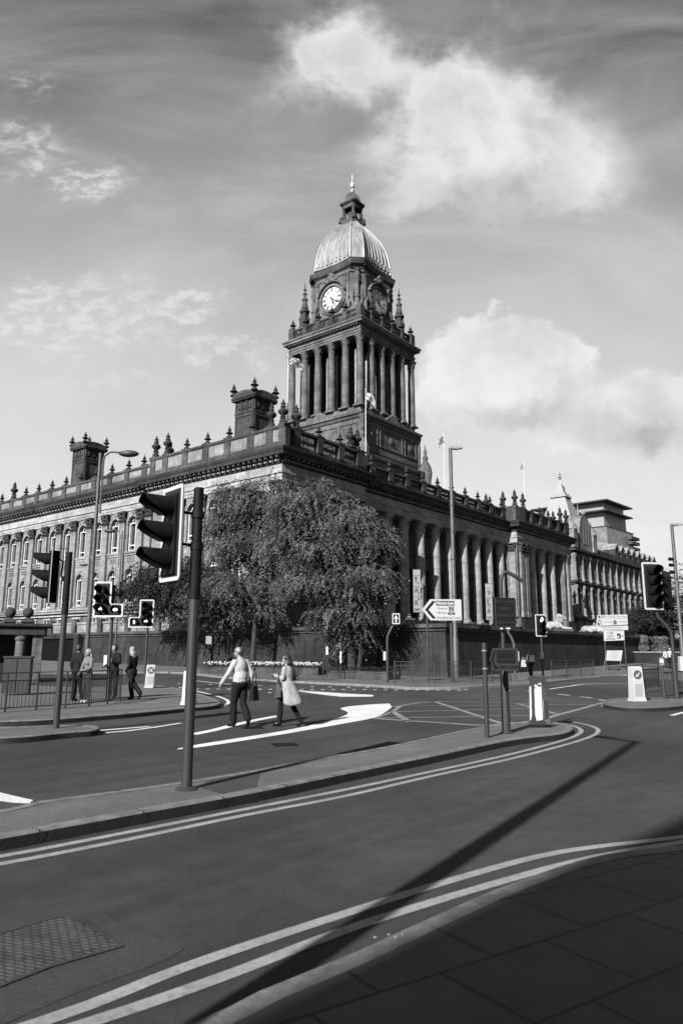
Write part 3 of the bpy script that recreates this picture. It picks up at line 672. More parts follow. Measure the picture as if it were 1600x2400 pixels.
# ---- clock tower
TC = (33.2, 18.5)
def sqpath(s): return [(-s, s), (-s, -s), (s, -s), (s, s)]
def sring(mb, s, prof): ring(mb, sqpath(s), prof, closed=True)
a = MB()
sring(a, 7.4, [(0, 19.4), (0, 25.6), (.25, 25.7), (.35, 26.0), (.35, 26.25), (-.7, 26.6)])
sring(a, 6.6, [(0, 26.0), (0, 26.9), (.12, 26.95), (.12, 27.5), (0, 27.6), (0, 31.0), (.14, 31.1), (.14, 31.45), (.45, 31.55), (.5, 31.85), (.3, 32.0), (-.3, 32.2), (-.3, 32.8), (-6, 32.8)])
for rot in range(4):
    ca, sa = math.cos(rot * math.pi / 2), math.sin(rot * math.pi / 2)
    q = MB(lambda p, ca=ca, sa=sa: Vector((ca * p.x - sa * p.y, sa * p.x + ca * p.y, p.z)))
    for x0, x1 in ((-6.0, -3.1), (-2.6, 2.6), (3.1, 6.0)):
        q.box(x0, -6.72, 28.0, x1, -6.6, 28.15); q.box(x0, -6.72, 30.4, x1, -6.6, 30.55); q.box(x0, -6.72, 28.153, x0 + .15, -6.6, 30.397); q.box(x1 - .15, -6.72, 28.153, x1, -6.6, 30.397)
        q.sphere(((x0 + x1) / 2, -6.6, 29.3), .55, 10, 6, sy=.35)
        q.sphere(((x0 + x1) / 2, -6.72, 29.3), .3, 8, 5, sy=.35)
    for k in range(40): q.box(-6.5 + .327 * k, -6.9, 31.18, -6.33 + .327 * k, -6.72, 31.42)
    for x in (-4.5, -1.5, 1.5, 4.5): q.box(x - .5, -7.5, 22, x + .5, -7.4, 24.6)
    q.slab([(-1.6, 31.95), (1.6, 31.95), (1.1, 32.35), (.4, 32.75), (0, 33.0), (-.4, 32.75), (-1.1, 32.35)], -7.0, -6.4)
    # corner: engaged column and scroll buttress
    q.lathe(-6.5, -6.75, [(.42, 26.3), (.42, 27.0), (.3, 27.1), (.36, 29.6), (.3, 30.6), (.45, 31.2), (.45, 31.5)], 10)
    q.lathe(-7.3, -7.3, [(.75, 24.5), (.8, 25.3), (.95, 26.3), (.8, 27.2), (.5, 27.8), (.3, 28.1), (.42, 28.5), (.2, 29.0), (.28, 29.3), (.1, 29.9), (.03, 30.5)], 10)
    off = len(a.v)
    for v in q.v: a.v.append(v)
    for f in q.f: a.f.append([i + off for i in f]); a.m.append(0)
TW = a.build('clock_tower', STONE_P, TH_, loc=(TC[0], TC[1], 0))
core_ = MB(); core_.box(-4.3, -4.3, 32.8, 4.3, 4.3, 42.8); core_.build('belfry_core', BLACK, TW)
core_ = MB()
for rot in range(4):
    ca, sa = math.cos(rot * math.pi / 2), math.sin(rot * math.pi / 2)
    q = MB(lambda p, ca=ca, sa=sa: Vector((ca * p.x - sa * p.y, sa * p.x + ca * p.y, p.z)))
    for x in (-4.1, -2.55, -2.2, -.85, -.5, .5, .85, 2.2, 2.55, 4.1): q.box(x - .1, -4.55, 33, x + .1, -4.3, 41.6)
    off = len(core_.v)
    for v in q.v: core_.v.append(v)
    for f in q.f: core_.f.append([i + off for i in f]); core_.m.append(0)
tag(core_.build('belfry_pilasters', STONE_L, TW), kind='stuff')
TCOL = column_mb(9.9, .5, 1.25).build('column', STONE_P, TW, loc=(-6, -6, 32.8))
for i in range(6):
    for j in range(6):
        if (i in (0, 5) or j in (0, 5)) and (i, j) != (0, 0): copy_tree(TCOL, TW, (-6 + 2.4 * i, -6 + 2.4 * j, 32.8), 0)
a = MB(); sring(a, 6.2, [(-1.6, 42.7), (.16, 42.7), (.16, 43.0), (.24, 43.03), (.24, 43.3), (.34, 43.35), (.15, 43.4), (.15, 43.85), (.3, 43.9), (.3, 44.1), (.75, 44.15), (.75, 44.4), (.9, 44.55), (.9, 44.72), (.5, 44.85), (-.1, 44.95), (-6, 45.0)])
for c, d, n in along(sqpath(6.2) + [(-6.2, 6.2)], .42, .3): obox(a, c + n * .3, d, n, .2, .28, 43.93, 44.1)
a.box(-6, -6, 42.75, 6, 6, 43.2); a.build('tower_entablature', STONE_P, TW)
a = MB(); sring(a, 6.1, [(-.25, 44.95), (.15, 44.95), (.15, 45.4), (.05, 45.45), (-.25, 45.45)]); sring(a, 6.1, [(-.25, 46.4), (.12, 46.4), (.12, 46.6), (-.25, 46.6), (-.25, 46.4)])
for c, d, n in along(sqpath(6.1) + [(-6.1, 6.1)], 2.4, 0, .1): obox(a, c - n * .25, d, n, .62, .45, 45.45, 46.65)
for c, d, n in along(sqpath(6.1) + [(-6.1, 6.1)], .3, 0, .1): a.lathe((c - n * .05).x, (c - n * .05).y, [(.07, 45.45), (.05, 45.6), (.1, 45.8), (.05, 46.2), (.08, 46.4)], 6)
for sx in (-1, 1):
    for sy in (-1, 1): a.box(sx * 6.0 - .45, sy * 6.0 - .45, 44.96, sx * 6.0 + .45, sy * 6.0 + .45, 46.8)
a.build('balustrade', STONE_D, TW)
fs = finial_small('finial', 1.25, TW, (-6.05, -3.6, 46.65))
for k in (-1.2, 1.2, 3.6): copy_tree(fs, TW, (-6.05, k, 46.65))
for k in (-3.6, -1.2, 1.2, 3.6): copy_tree(fs, TW, (k, -6.05, 46.65)); copy_tree(fs, TW, (6.05, k, 46.65)); copy_tree(fs, TW, (k, 6.05, 46.65))
for x, y in ((-6, 6), (6, -6), (6, 6)): copy_tree(fs, TW, (x, y, 46.8))
# plan of drum and dome: chamfered square with slightly hollow sides
def plan(s, c, sag, n=8, scale=1.0):
    pts = []
    for k in range(4):
        an = k * math.pi / 2; ca, sa = math.cos(an), math.sin(an)
        side = [(-(s - c) + 2 * (s - c) * i / n, -s + sag * (1 - (2 * i / n - 1) ** 2)) for i in range(n + 1)]
        pts += [((ca * x - sa * y) * scale, (sa * x + ca * y) * scale) for x, y in side]
    return pts
def loft(mb, rows):
    rr = [[mb.V(p) for p in r] for r in rows]
    for a_, b_ in zip(rr, rr[1:]):
        n = len(a_)
        for i in range(n): mb.idx((a_[i], a_[(i + 1) % n], b_[(i + 1) % n], b_[i]))
    mb.idx(rr[-1])
def levels(s, c, sag, prof): return [[(x, y, z) for x, y in plan(s + o, c, sag)] for o, z in prof]
a = MB()
loft(a, levels(4.45, 1.35, .12, [(1.0, 44.9), (1.0, 46.0), (.55, 46.3), (.12, 48.0), (0, 48.6), (0, 53.3), (.12, 53.35), (.12, 53.6), (0, 53.65), (0, 53.9), (-4, 53.95)]))
for rot in range(4):
    ca, sa = math.cos(rot * math.pi / 2), math.sin(rot * math.pi / 2)
    q = MB(lambda p, ca=ca, sa=sa: Vector((ca * p.x - sa * p.y, sa * p.x + ca * p.y, p.z)))
    y0 = -4.36
    # aedicule round the clock: surround ring, hood, keystone carving, side pilasters and scrolls
    for i in range(24):
        t0, t1 = 2 * math.pi * i / 24, 2 * math.pi * (i + 1) / 24
        for ro, ri, yf in ((2.12, 1.78, y0 - .45), (2.35, 2.12, y0 - .3)):
            A = [(ri * math.sin(t0), 50.25 + ri * math.cos(t0)), (ro * math.sin(t0), 50.25 + ro * math.cos(t0)), (ro * math.sin(t1), 50.25 + ro * math.cos(t1)), (ri * math.sin(t1), 50.25 + ri * math.cos(t1))]
            q.face([(x, yf, z) for x, z in A]); q.face([(A[1][0], yf, A[1][1]), (A[1][0], y0 + .3, A[1][1]), (A[2][0], y0 + .3, A[2][1]), (A[2][0], yf, A[2][1])])
            q.face([(A[0][0], yf, A[0][1]), (A[0][0], y0 + .3, A[0][1]), (A[3][0], y0 + .3, A[3][1]), (A[3][0], yf, A[3][1])])
    hood = [(2.5 * math.sin(t), 50.25 + 2.5 * math.cos(t)) for t in [R(-75 + 15 * k) for k in range(11)]]; hin = [(2.36 * math.sin(t), 50.25 + 2.36 * math.cos(t)) for t in [R(-75 + 15 * k) for k in range(11)]]
    for i in range(10):
        q.face([(hood[i][0], y0 - .65, hood[i][1]), (hood[i + 1][0], y0 - .65, hood[i + 1][1]), (hin[i + 1][0], y0 - .65, hin[i + 1][1]), (hin[i][0], y0 - .65, hin[i][1])])
        q.face([(hood[i][0], y0 - .65, hood[i][1]), (hood[i + 1][0], y0 - .65, hood[i + 1][1]), (hood[i + 1][0], y0 + .2, hood[i + 1][1]), (hood[i][0], y0 + .2, hood[i][1])])
        q.face([(hin[i][0], y0 - .65, hin[i][1]), (hin[i + 1][0], y0 - .65, hin[i + 1][1]), (hin[i + 1][0], y0 - .3, hin[i + 1][1]), (hin[i][0], y0 - .3, hin[i][1])])
    for x, z, r_ in ((0, 53.0, .5), (-.55, 52.8, .35), (.55, 52.8, .35), (-1.0, 52.9, .25), (1.0, 52.9, .25), (0, 53.7, .35), (-.35, 53.4, .3), (.4, 53.45, .3)): q.sphere((x, y0 - .55, z), r_, 8, 6, sy=.7)
    for sx in (-1, 1):
        q.cbox(sx * 2.78, y0 - .1, 50.9, .4, .3, 4.6); q.cbox(sx * 2.78, y0 - .16, 49.6, .62, .4, .25); q.cbox(sx * 2.78, y0 - .16, 53.0, .55, .4, .25)
        q.tube([(sx * 2.6, y0 - .35, 49.6), (sx * 3.1, y0 - .35, 48.8), (sx * 3.0, y0 - .4, 47.8), (sx * 3.5, y0 - .5, 47.0), (sx * 4.1, y0 - .5, 46.4)], [.22, .25, .28, .32, .4], 7)
    # corner ornament on the chamfer: stacked scroll brackets
    q2 = MB(lambda p, ca=ca, sa=sa: Vector((ca * p.x - sa * p.y, sa * p.x + ca * p.y, p.z)))
    cx, cy = -3.82, -3.82
    q2.lathe(cx - .1, cy - .1, [(.62, 46.4), (.66, 46.9), (.5, 47.2), (.62, 47.7), (.6, 48.3), (.38, 48.8), (.3, 49.4), (.42, 49.5), (.42, 49.7), (.3, 49.8), (.34, 50.8), (.3, 51.6), (.46, 51.9), (.5, 52.2), (.34, 52.4), (.44, 52.9), (.3, 53.3), (.5, 53.6)], 10)
    q2.tube([(cx - .55, cy + .45, 46.2), (cx - .35, cy + .35, 48.2), (cx - .5, cy + .5, 49.4), (cx - .25, cy + .5, 51)], [.35, .22, .28, .15], 7)
    q2.tube([(cx + .45, cy - .55, 46.2), (cx + .35, cy - .35, 48.2), (cx + .5, cy - .5, 49.4), (cx + .5, cy - .25, 51)], [.35, .22, .28, .15], 7)
    for Q in (q, q2):
        off = len(a.v)
        for v in Q.v: a.v.append(v)
        for f in Q.f: a.f.append([i + off for i in f]); a.m.append(0)
a.build('clock_stage', STONE_P, TW)
# free-standing pinnacles at the drum corners
def pinnacle(x, y):
    q = MB(); q.box(-.6, -.6, 45.0, .6, .6, 46.5); q.lathe(0, 0, [(.62, 46.5), (.62, 46.9), (.42, 47.0), (.5, 47.6), (.62, 48.3), (.42, 49.0), (.5, 49.3), (.72, 49.5), (.74, 49.75), (.4, 49.9), (.5, 50.1), (.46, 50.4), (.3, 51.2), (.44, 51.4), (.44, 51.6), (.22, 51.8), (.18, 52.2), (.34, 52.35), (.14, 52.6), (.12, 52.9), (.26, 53.05), (.1, 53.25), (.06, 53.7), (.02, 54.2)], 12)
    for k in range(4):
        an = math.pi / 4 + k * math.pi / 2; q.tube([(.75 * math.cos(an), .75 * math.sin(an), 46.6), (.6 * math.cos(an), .6 * math.sin(an), 47.6), (.72 * math.cos(an), .72 * math.sin(an), 48.4), (.5 * math.cos(an), .5 * math.sin(an), 49.3)], [.16, .12, .14, .08], 6)
    q.build('pinnacle', STONE_D, TW, loc=(x, y, 0))
for x, y in ((-4.85, 4.85), (4.85, -4.85), (4.85, 4.85)): pinnacle(x, y)
a = MB(); loft(a, levels(4.45, 1.35, .3, [(.0, 53.85), (.12, 53.9), (.2, 54.2), (.5, 54.35), (.55, 54.6), (.62, 54.75), (.62, 54.9), (.2, 55.0), (.12, 55.3), (.2, 55.35), (.2, 55.5), (0, 55.55)]))
for i, (x, y) in enumerate(plan(4.45 + .2, 1.35, .3, 20)): a.cbox(x * 1.04, y * 1.04, 54.28, .2, .2, .26)
a.build('upper_cornice', STONE_D, TW)
DP = [(1.0, 55.55), (.995, 56.4), (.975, 57.4), (.935, 58.4), (.875, 59.4), (.80, 60.3), (.70, 61.2), (.585, 62.0), (.46, 62.75), (.34, 63.35), (.27, 63.62)]
a = MB(); rows = []
for k, z in DP: rows.append([(x, y, z) for x, y in plan(4.5, 1.35, .3 * k, 8, k)])
loft(a, rows); DOME = a.build('dome', LEAD, TW)
a = MB()
for i in range(36):
    big = i % 9 in (0, 8); pth = [Vector(r_[i]) for r_ in rows]
    pth = [p + Vector((p.x, p.y, 0)).normalized() * .02 for p in pth]
    a.tube(pth, [.15 if big else .07] * len(pth), 5)
    if i % 9 == 8:
        pass
a.build('dome_ribs', LEAD, TW)
a = MB()
for i in range(36):
    if i % 9 == 8: continue
    p0, p1 = Vector(rows[0][i]), Vector(rows[0][(i + 1) % 36]); n_ = Vector((p0.x + p1.x, p0.y + p1.y, 0)).normalized()
    c = (p0 + p1) / 2; d = (p1 - p0).normalized(); obox(a, Vector((c.x, c.y)) + Vector((n_.x, n_.y)) * .02, Vector((d.x, d.y)), Vector((n_.x, n_.y)), (p1 - p0).length * .62, .1, 55.9, 56.6)
tag(a.build('dome_panels', LEAD, TW), kind='stuff')
# lantern
a = MB(); loft(a, levels(1.28, .4, .1, [(.25, 63.45), (.25, 63.75), (.1, 63.85), (.1, 64.3), (0, 64.4), (-.2, 64.45)]))
for sx in (-1, 1):
    for sy in (-1, 1):
        a.lathe(sx * .88, sy * .88, [(.3, 64.3), (.24, 64.5), (.22, 66.3), (.3, 66.5), (.34, 66.65)], 8)
        a.tube([(sx * 1.25, sy * 1.25, 64.0), (sx * 1.2, sy * 1.2, 64.7), (sx * .98, sy * .98, 65.2), (sx * 1.05, sy * 1.05, 65.6)], [.3, .26, .14, .08], 7)
for sx, sy in ((-1, 0), (1, 0), (0, 1), (0, -1)):
    a.tube([(sx * 1.15 + sy * .35, sy * 1.15 + sx * .35, 64.2), (sx * 1.1 + sy * .3, sy * 1.1 + sx * .3, 65.2)], .1, 6); a.tube([(sx * 1.15 - sy * .35, sy * 1.15 - sx * .35, 64.2), (sx * 1.1 - sy * .3, sy * 1.1 - sx * .3, 65.2)], .1, 6)
    a.cbox(sx * 1.0, sy * 1.0, 66.4, .3 + abs(sy) * 1.4, .3 + abs(sx) * 1.4, .35)
loft(a, levels(1.1, .35, .1, [(-.1, 66.5), (.05, 66.6), (.05, 66.8), (.3, 66.95), (.38, 67.1), (.38, 67.2), (.1, 67.3), (0, 67.45), (-.3, 67.46)]))
a.box(-.45, -.45, 64.4, .45, .45, 66.6); LAN = a.build('lantern', STONE_D, TW)
a = MB(); rr = []
for k, z in ((1.0, 67.4), (.98, 67.8), (.88, 68.25), (.7, 68.7), (.45, 69.05), (.25, 69.2)): rr.append([(x, y, z) for x, y in plan(1.05, .35, .08, 4, k)])
loft(a, rr)
for i in range(20): a.tube([r_[i] for r_ in rr], .035, 5)
a.build('lantern_cap', simple('dark_lead', .05, .3, 3, .5), TW)
a = MB(); a.lathe(0, 0, [(.34, 69.15), (.26, 69.35), (.34, 69.5), (.18, 69.7), (.12, 69.95), (.28, 70.05), (.36, 70.3), (.38, 70.5), (.3, 70.75), (.14, 70.95), (.2, 71.1), (.1, 71.2), (.13, 71.35), (.05, 71.5), (.09, 71.8), (.02, 72.5)], 14); a.build('spire_finial', GILT, TW)
# clock faces: white dial, ring, twelve numerals and two hands in one face
def clock(loc, rz):
    q = MB(); n = 40
    q.slab([(1.76 * math.sin(-2 * math.pi * i / n), 1.76 * math.cos(-2 * math.pi * i / n)) for i in range(n)], -.02, .1)
    q.mi = 1
    for ro, ri, yy in ((1.72, 1.66, -.05), (1.12, 1.07, -.05)):
        for i in range(n):
            t0, t1 = 2 * math.pi * i / n, 2 * math.pi * (i + 1) / n
            q.face([(ri * math.sin(t0), yy, ri * math.cos(t0)), (ro * math.sin(t0), yy, ro * math.cos(t0)), (ro * math.sin(t1), yy, ro * math.cos(t1)), (ri * math.sin(t1), yy, ri * math.cos(t1))])
    for h in range(12):
        t = 2 * math.pi * h / 12; nb = (3, 1, 2, 3, 3, 2, 2, 3, 4, 3, 2, 2)[h]
        for k in range(nb):
            o = (k - (nb - 1) / 2) * .11; rr_ = [(o - .03, 1.17), (o + .03, 1.17), (o + .03, 1.6), (o - .03, 1.6)]
            q.face([(x * math.cos(t) + z * math.sin(t), -.05, -x * math.sin(t) + z * math.cos(t)) for x, z in rr_])
    for t, ln, wd, yy in ((R(158), 1.0, .2, -.09), (R(127), 1.5, .12, -.12)):
        P = [(-wd * .35, -.35), (wd * .35, -.35), (wd * .4, ln * .55), (wd * .9, ln * .72), (0, ln), (-wd * .9, ln * .72), (-wd * .4, ln * .55)]
        q.face([(x * math.cos(t) + z * math.sin(t), yy, -x * math.sin(t) + z * math.cos(t)) for x, z in P])
    q.build('clock_face', [mat('opal_dial', .42, .35, .4) if 'opal_dial' not in bpy.data.materials else bpy.data.materials['opal_dial'], BLACK], TW, loc=loc, rotz=rz)
clock((-4.62, 0, 50.25), R(-90)); clock((0, -4.62, 50.25), 0); clock((4.62, 0, 50.25), R(90)); clock((0, 4.62, 50.25), R(180))

# ================================================================ GROUND, ROADS, KERBS, MARKINGS
def struct(o): o['kind'] = 'structure'; return o
def catmull(pts, step=.25, closed=False):
    """centripetal spline through the points"""
    P = [Vector((p[0], p[1])) for p in pts]; out = []; n = len(P)
    for i in range(n if closed else n - 1):
        b, c = P[i], P[(i + 1) % n]
        a = P[(i - 1) % n] if (closed or i > 0) else b * 2 - c
        d = P[(i + 2) % n] if (closed or i < n - 2) else c * 2 - b
        t1 = max(1e-4, (b - a).length ** .5); t2 = t1 + max(1e-4, (c - b).length ** .5); t3 = t2 + max(1e-4, (d - c).length ** .5)
        k = max(2, int((c - b).length / step))
        for j in range(k):
            t = t1 + (t2 - t1) * j / k
            A1 = a * ((t1 - t) / t1) + b * (t / t1); A2 = b * ((t2 - t) / (t2 - t1)) + c * ((t - t1) / (t2 - t1)); A3 = c * ((t3 - t) / (t3 - t2)) + d * ((t - t2) / (t3 - t2))
            B1 = A1 * ((t2 - t) / t2) + A2 * (t / t2); B2 = A2 * ((t3 - t) / (t3 - t1)) + A3 * ((t - t1) / (t3 - t1))
            out.append(B1 * ((t2 - t) / (t2 - t1)) + B2 * ((t - t1) / (t2 - t1)))
    if not closed: out.append(P[-1])
    return out
def pxs(l, z=0.0): return [G(x, y, z).xy for x, y in l]
def offset(pts, w, closed=False):
    n = len(pts); out = []
    for i in range(n):
        a = pts[(i - 1) % n] if closed else pts[max(i - 1, 0)]; b = pts[(i + 1) % n] if closed else pts[min(i + 1, n - 1)]
        d = (b - a).normalized(); out.append(pts[i] + Vector((-d.y, d.x)) * w)
    return out
def ribbon(mb, pts, w, z=.004, closed=False, off=0.0):
    a = offset(pts, off - w / 2, closed); b = offset(pts, off + w / 2, closed); n = len(pts)
    A = [mb.V((p.x, p.y, z + gz(p.x, p.y))) for p in a]; B = [mb.V((p.x, p.y, z + gz(p.x, p.y))) for p in b]
    for i in range(n if closed else n - 1): j = (i + 1) % n; mb.idx((A[i], A[j], B[j], B[i]))
def area(pts, z):
    """a flat polygon (any outline), triangulated"""
    from mathutils.geometry import tessellate_polygon
    v = [Vector((p.x, p.y, 0)) for p in pts]; return [(i) for i in tessellate_polygon([v])], [(p.x, p.y, z + gz(p.x, p.y)) for p in pts]
def add_area(mb, pts, z):
    tri, v = area(pts, z); ids = [mb.V(p) for p in v]
    for t in tri:
        a, b, c = (v[i] for i in t); up_ = (b[0] - a[0]) * (c[1] - a[1]) - (b[1] - a[1]) * (c[0] - a[0])
        mb.idx([ids[i] for i in (t if up_ > 0 else t[::-1])])
def ccw(pts):
    s_ = sum(a.x * b.y - b.x * a.y for a, b in zip(pts, pts[1:] + pts[:1])); return pts if s_ > 0 else pts[::-1]
def kerbed(name, pts, h=.12, kw=.16, top=None, km=None, ztop=None):
    """closed island with a kerb ring: top surface and its kerb"""
    pts = ccw(pts); inner = offset(pts, kw, True)
    k = MB(); n = len(pts); rows = []
    for P, z in ((offset(pts, -.015, True), -.02), (pts, h - .02), (offset(pts, .02, True), h), (inner, h), (inner, h - .02)):
        rows.append([k.V((p.x, p.y, z + gz(p.x, p.y))) for p in P])
    for q_, (a, b) in enumerate(zip(rows, rows[1:])):
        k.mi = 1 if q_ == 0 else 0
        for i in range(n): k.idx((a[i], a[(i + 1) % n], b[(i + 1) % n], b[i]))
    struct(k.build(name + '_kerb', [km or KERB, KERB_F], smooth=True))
    t = MB(); add_area(t, inner, h - .006); struct(t.build(name, top or PAVE, smooth=False))
    # joints between kerb stones
    j = MB(); acc = 0
    for i in range(1, n):
        acc += (pts[i] - pts[i - 1]).length
        if acc > .91:
            acc = 0; d = (pts[i] - pts[i - 1]).normalized(); nn = Vector((-d.y, d.x)); p = pts[i] - nn * .022
            j.face([(p.x - d.x * .006, p.y - d.y * .006, .0 + gz(p.x, p.y)), (p.x + d.x * .006, p.y + d.y * .006, .0 + gz(p.x, p.y)), (p.x + d.x * .006, p.y + d.y * .006, h + .003 + gz(p.x, p.y)), (p.x - d.x * .006, p.y - d.y * .006, h + .003 + gz(p.x, p.y))])
            q = p + nn * (kw + .01)
            j.face([(p.x - d.x * .006, p.y - d.y * .006, h + .003 + gz(p.x, p.y)), (p.x + d.x * .006, p.y + d.y * .006, h + .003 + gz(p.x, p.y)), (q.x + d.x * .006, q.y + d.y * .006, h + .003 + gz(p.x, p.y)), (q.x - d.x * .006, q.y - d.y * .006, h + .003 + gz(p.x, p.y))])
    struct(j.build(name + '_joints', RUBBER, smooth=False))

GUT = MB()
def gutter(pts, closed=False): ribbon(GUT, pts, .16, .0025, closed, -.09)
# one road sheet reaching the horizon, following the gentle rise
m_ = MB(); xs = [-1500, 1500]
for y0, y1 in ((-1500, 50), (50, 150), (150, 3000)):
    m_.face([(xs[0], y0, gz(0, y0)), (xs[1], y0, gz(0, y0)), (xs[1], y1, gz(0, y1)), (xs[0], y1, gz(0, y1))])
struct(m_.build('road', ASPH, smooth=False))

# near pavement: kerb curving from lower left to the right
near = catmull([Vector((-9, -3.4)), Vector((-4, 1.35))] + pxs([(430, 2400), (600, 2320), (800, 2240), (1000, 2150), (1200, 2066), (1400, 2004), (1600, 1978)], .1) + [Vector((8.6, 8.7)), Vector((16, 11.2)), Vector((40, 16))], .2)
k = MB(); rows = []
for off_, z in ((.015, -.02), (0, .08), (-.02, .1), (-.15, .1), (-.15, .08)):
    P = offset(near, off_); rows.append([k.V((p.x, p.y, z)) for p in P])
for a, b in zip(rows, rows[1:]):
    for i in range(len(near) - 1): k.idx((a[i], a[i + 1], b[i + 1], b[i]))
struct(k.build('near_kerb', KERB))
P = offset(near, -.15); t = MB(); add_area(t, [p for p in P] + [Vector((60, 16)), Vector((60, -40)), Vector((-40, -40)), Vector((-40, -3.2))], .096); struct(t.build('near_pavement', SLABS, smooth=False))
y_ = MB(); l1 = catmull([Vector((-9, -3.0)), Vector((-4.2, 1.6))] + pxs([(87, 2400), (439, 2266), (800, 2145), (1081, 2057), (1310, 1998), (1600, 1962)]) + [Vector((9.5, 9.9)), Vector((40, 17))], .2)
l2 = catmull([Vector((-9, -3.2)), Vector((-4.1, 1.45))] + pxs([(204, 2400), (561, 2276), (800, 2184), (1157, 2072), (1387, 2011), (1600, 1974)]) + [Vector((9.5, 9.6)), Vector((40, 16.7))], .2)
ribbon(y_, l1, .1); ribbon(y_, l2, .1)

# centre island with the nearest signal
isl = pxs([(1342, 1704), (1320, 1717), (1208, 1731), (1004, 1772), (800, 1813), (602, 1853), (301, 1907), (0, 1961)], .12)
isl += [isl[-1] + (isl[-1] - isl[-2]) * 2.2] + [Vector((-14, 3.2)), Vector((-14, 5.6))]
isl += pxs([(0, 1897), (77, 1879), (306, 1848), (510, 1818), (714, 1782), (866, 1756), (1004, 1728), (1116, 1705), (1215, 1694), (1290, 1692), (1325, 1695)], .12)
ISL = catmull(isl, .15, True); kerbed('centre_island', ISL, .12, .14); gutter(ccw(ISL), True)
t = MB(); tp = pxs([(505, 1816), (612, 1800), (600, 1846), (520, 1860), (468, 1845)], .118); add_area(t, ccw(tp), .118); struct(t.build('tactile_paving', PAVE_D, smooth=False))
l1 = catmull(pxs([(-300, 2052), (0, 2008), (301, 1951), (560, 1900), (800, 1853), (1000, 1811), (1208, 1765), (1340, 1728), (1361, 1713), (1345, 1702), (1325, 1697)]), .15)
l2 = catmull(pxs([(-300, 2074), (0, 2026), (301, 1968), (560, 1914), (800, 1868), (1000, 1822), (1208, 1776), (1360, 1735), (1396, 1720), (1398, 1708), (1375, 1699), (1340, 1692)]), .15)
ribbon(y_, l1, .1); ribbon(y_, l2, .1)
struct(y_.build('double_lines', ROADYEL, smooth=False))

# left pavement (people waiting), small left island, right island, far pavement
lp = pxs([(0, 1690), (255, 1675), (434, 1659), (500, 1653), (519, 1646), (500, 1636), (449, 1621), (400, 1610), (330, 1603), (280, 1606), (200, 1611), (0, 1617)], .12)
kerbed('left_pavement', catmull(lp[:-1] + [Vector((-24, 40)), Vector((-24, 19))], .25, True), .12, .15)
li = pxs([(0, 1728), (153, 1716), (225, 1710), (233, 1704), (219, 1700), (150, 1699), (0, 1703)], .12); kerbed('left_island', catmull(li + [Vector((-13, 18.2)), Vector((-13, 15.6))], .15, True), .12, .14)
ri = pxs([(1412, 1646), (1425, 1652), (1478, 1658), (1550, 1657), (1600, 1652), (1700, 1640), (1720, 1628), (1600, 1633), (1500, 1634), (1440, 1636)], .12); kerbed('right_island', catmull(ri, .2, True), .12, .16, km=KERB_D)
fk = [(-400, 1566), (200, 1569), (400, 1573), (587, 1590), (757, 1599), (900, 1606), (962, 1610), (1064, 1610), (1141, 1606), (1243, 1601), (1288, 1597), (1379, 1588), (1470, 1580), (1600, 1567), (1700, 1560)]
fp = pxs(fk, .12); far = catmull(fp, .5)
k = MB(); rows = []
for off_, z in ((-.015, -.02), (0, .1), (.02, .12), (.18, .12), (.18, .1)):
    Q = offset(far, off_); rows.append([k.V((p.x, p.y, z + gz(p.x, p.y))) for p in Q])
for a, b in zip(rows, rows[1:]):
    for i in range(len(far) - 1): k.idx((a[i], a[i + 1], b[i + 1], b[i]))
struct(k.build('far_kerb', KERB))
Q = offset(far, .18); t = MB()
back = [Vector((p.x * 2.2, p.y * 2.2)) for p in Q]
A = [t.V((p.x, p.y, .114 + gz(p.x, p.y))) for p in Q]; mid = [Vector((p.x * 1.0, 50.0)) if p.y < 50 else p for p in Q]
for s_ in (1.08, 1.2, 1.5, 2.2):
    B = [t.V((p.x * s_, p.y * s_, .114 + gz(p.x * s_, p.y * s_))) for p in Q]
    for i in range(len(Q) - 1): t.idx((A[i], A[i + 1], B[i + 1], B[i]))
    A = B
struct(t.build('far_pavement', PAVE, smooth=False))

struct(GUT.build('gutter_dirt', ASPH_D, smooth=False))
# white markings
w_ = MB()
low = pxs([(416, 1757), (449, 1754), (670, 1720), (800, 1697), (876, 1682), (921, 1656)]); upr = pxs([(912, 1649), (870, 1651), (800, 1659), (812, 1668), (815, 1673), (800, 1680), (761, 1692), (670, 1712), (449, 1748), (416, 1755)])
add_area(w_, ccw(catmull(low, .3)[:-1] + catmull(upr, .3)), .004)
for l, wd in (([(449, 1722), (500, 1712), (543, 1701), (600, 1688), (653, 1678)], .24), ([(245, 1718), (300, 1713), (360, 1705), (423, 1695)], .12), ([(235, 1712), (300, 1707), (352, 1703)], .14),
              ([(460, 1596), (500, 1600), (541, 1604)], .16), ([(1287, 1615), (1330, 1609), (1382, 1603), (1480, 1603)], .14), ([(1306, 1627), (1334, 1630)], .12), ([(1357, 1633), (1387, 1636)], .12), ([(1402, 1640), (1424, 1643)], .12),
              ([(110, 1680), (150, 1676), (178, 1670)], .14), ([(30, 1700), (90, 1690), (176, 1684)], .0), ([(1573, 1677), (1600, 1670), (1640, 1664)], .14), ([(1408, 1654), (1450, 1660), (1500, 1663), (1600, 1661)], .1), ([(1530, 1665), (1600, 1658)], .1),
              ([(434, 1668), (500, 1661), (530, 1652), (534, 1643), (510, 1632), (470, 1622), (420, 1611)], .12), ([(267, 1653), (342, 1657)], .1)):
    if wd: ribbon(w_, catmull(pxs(l), .4), wd, .004 if wd < .2 else .005)
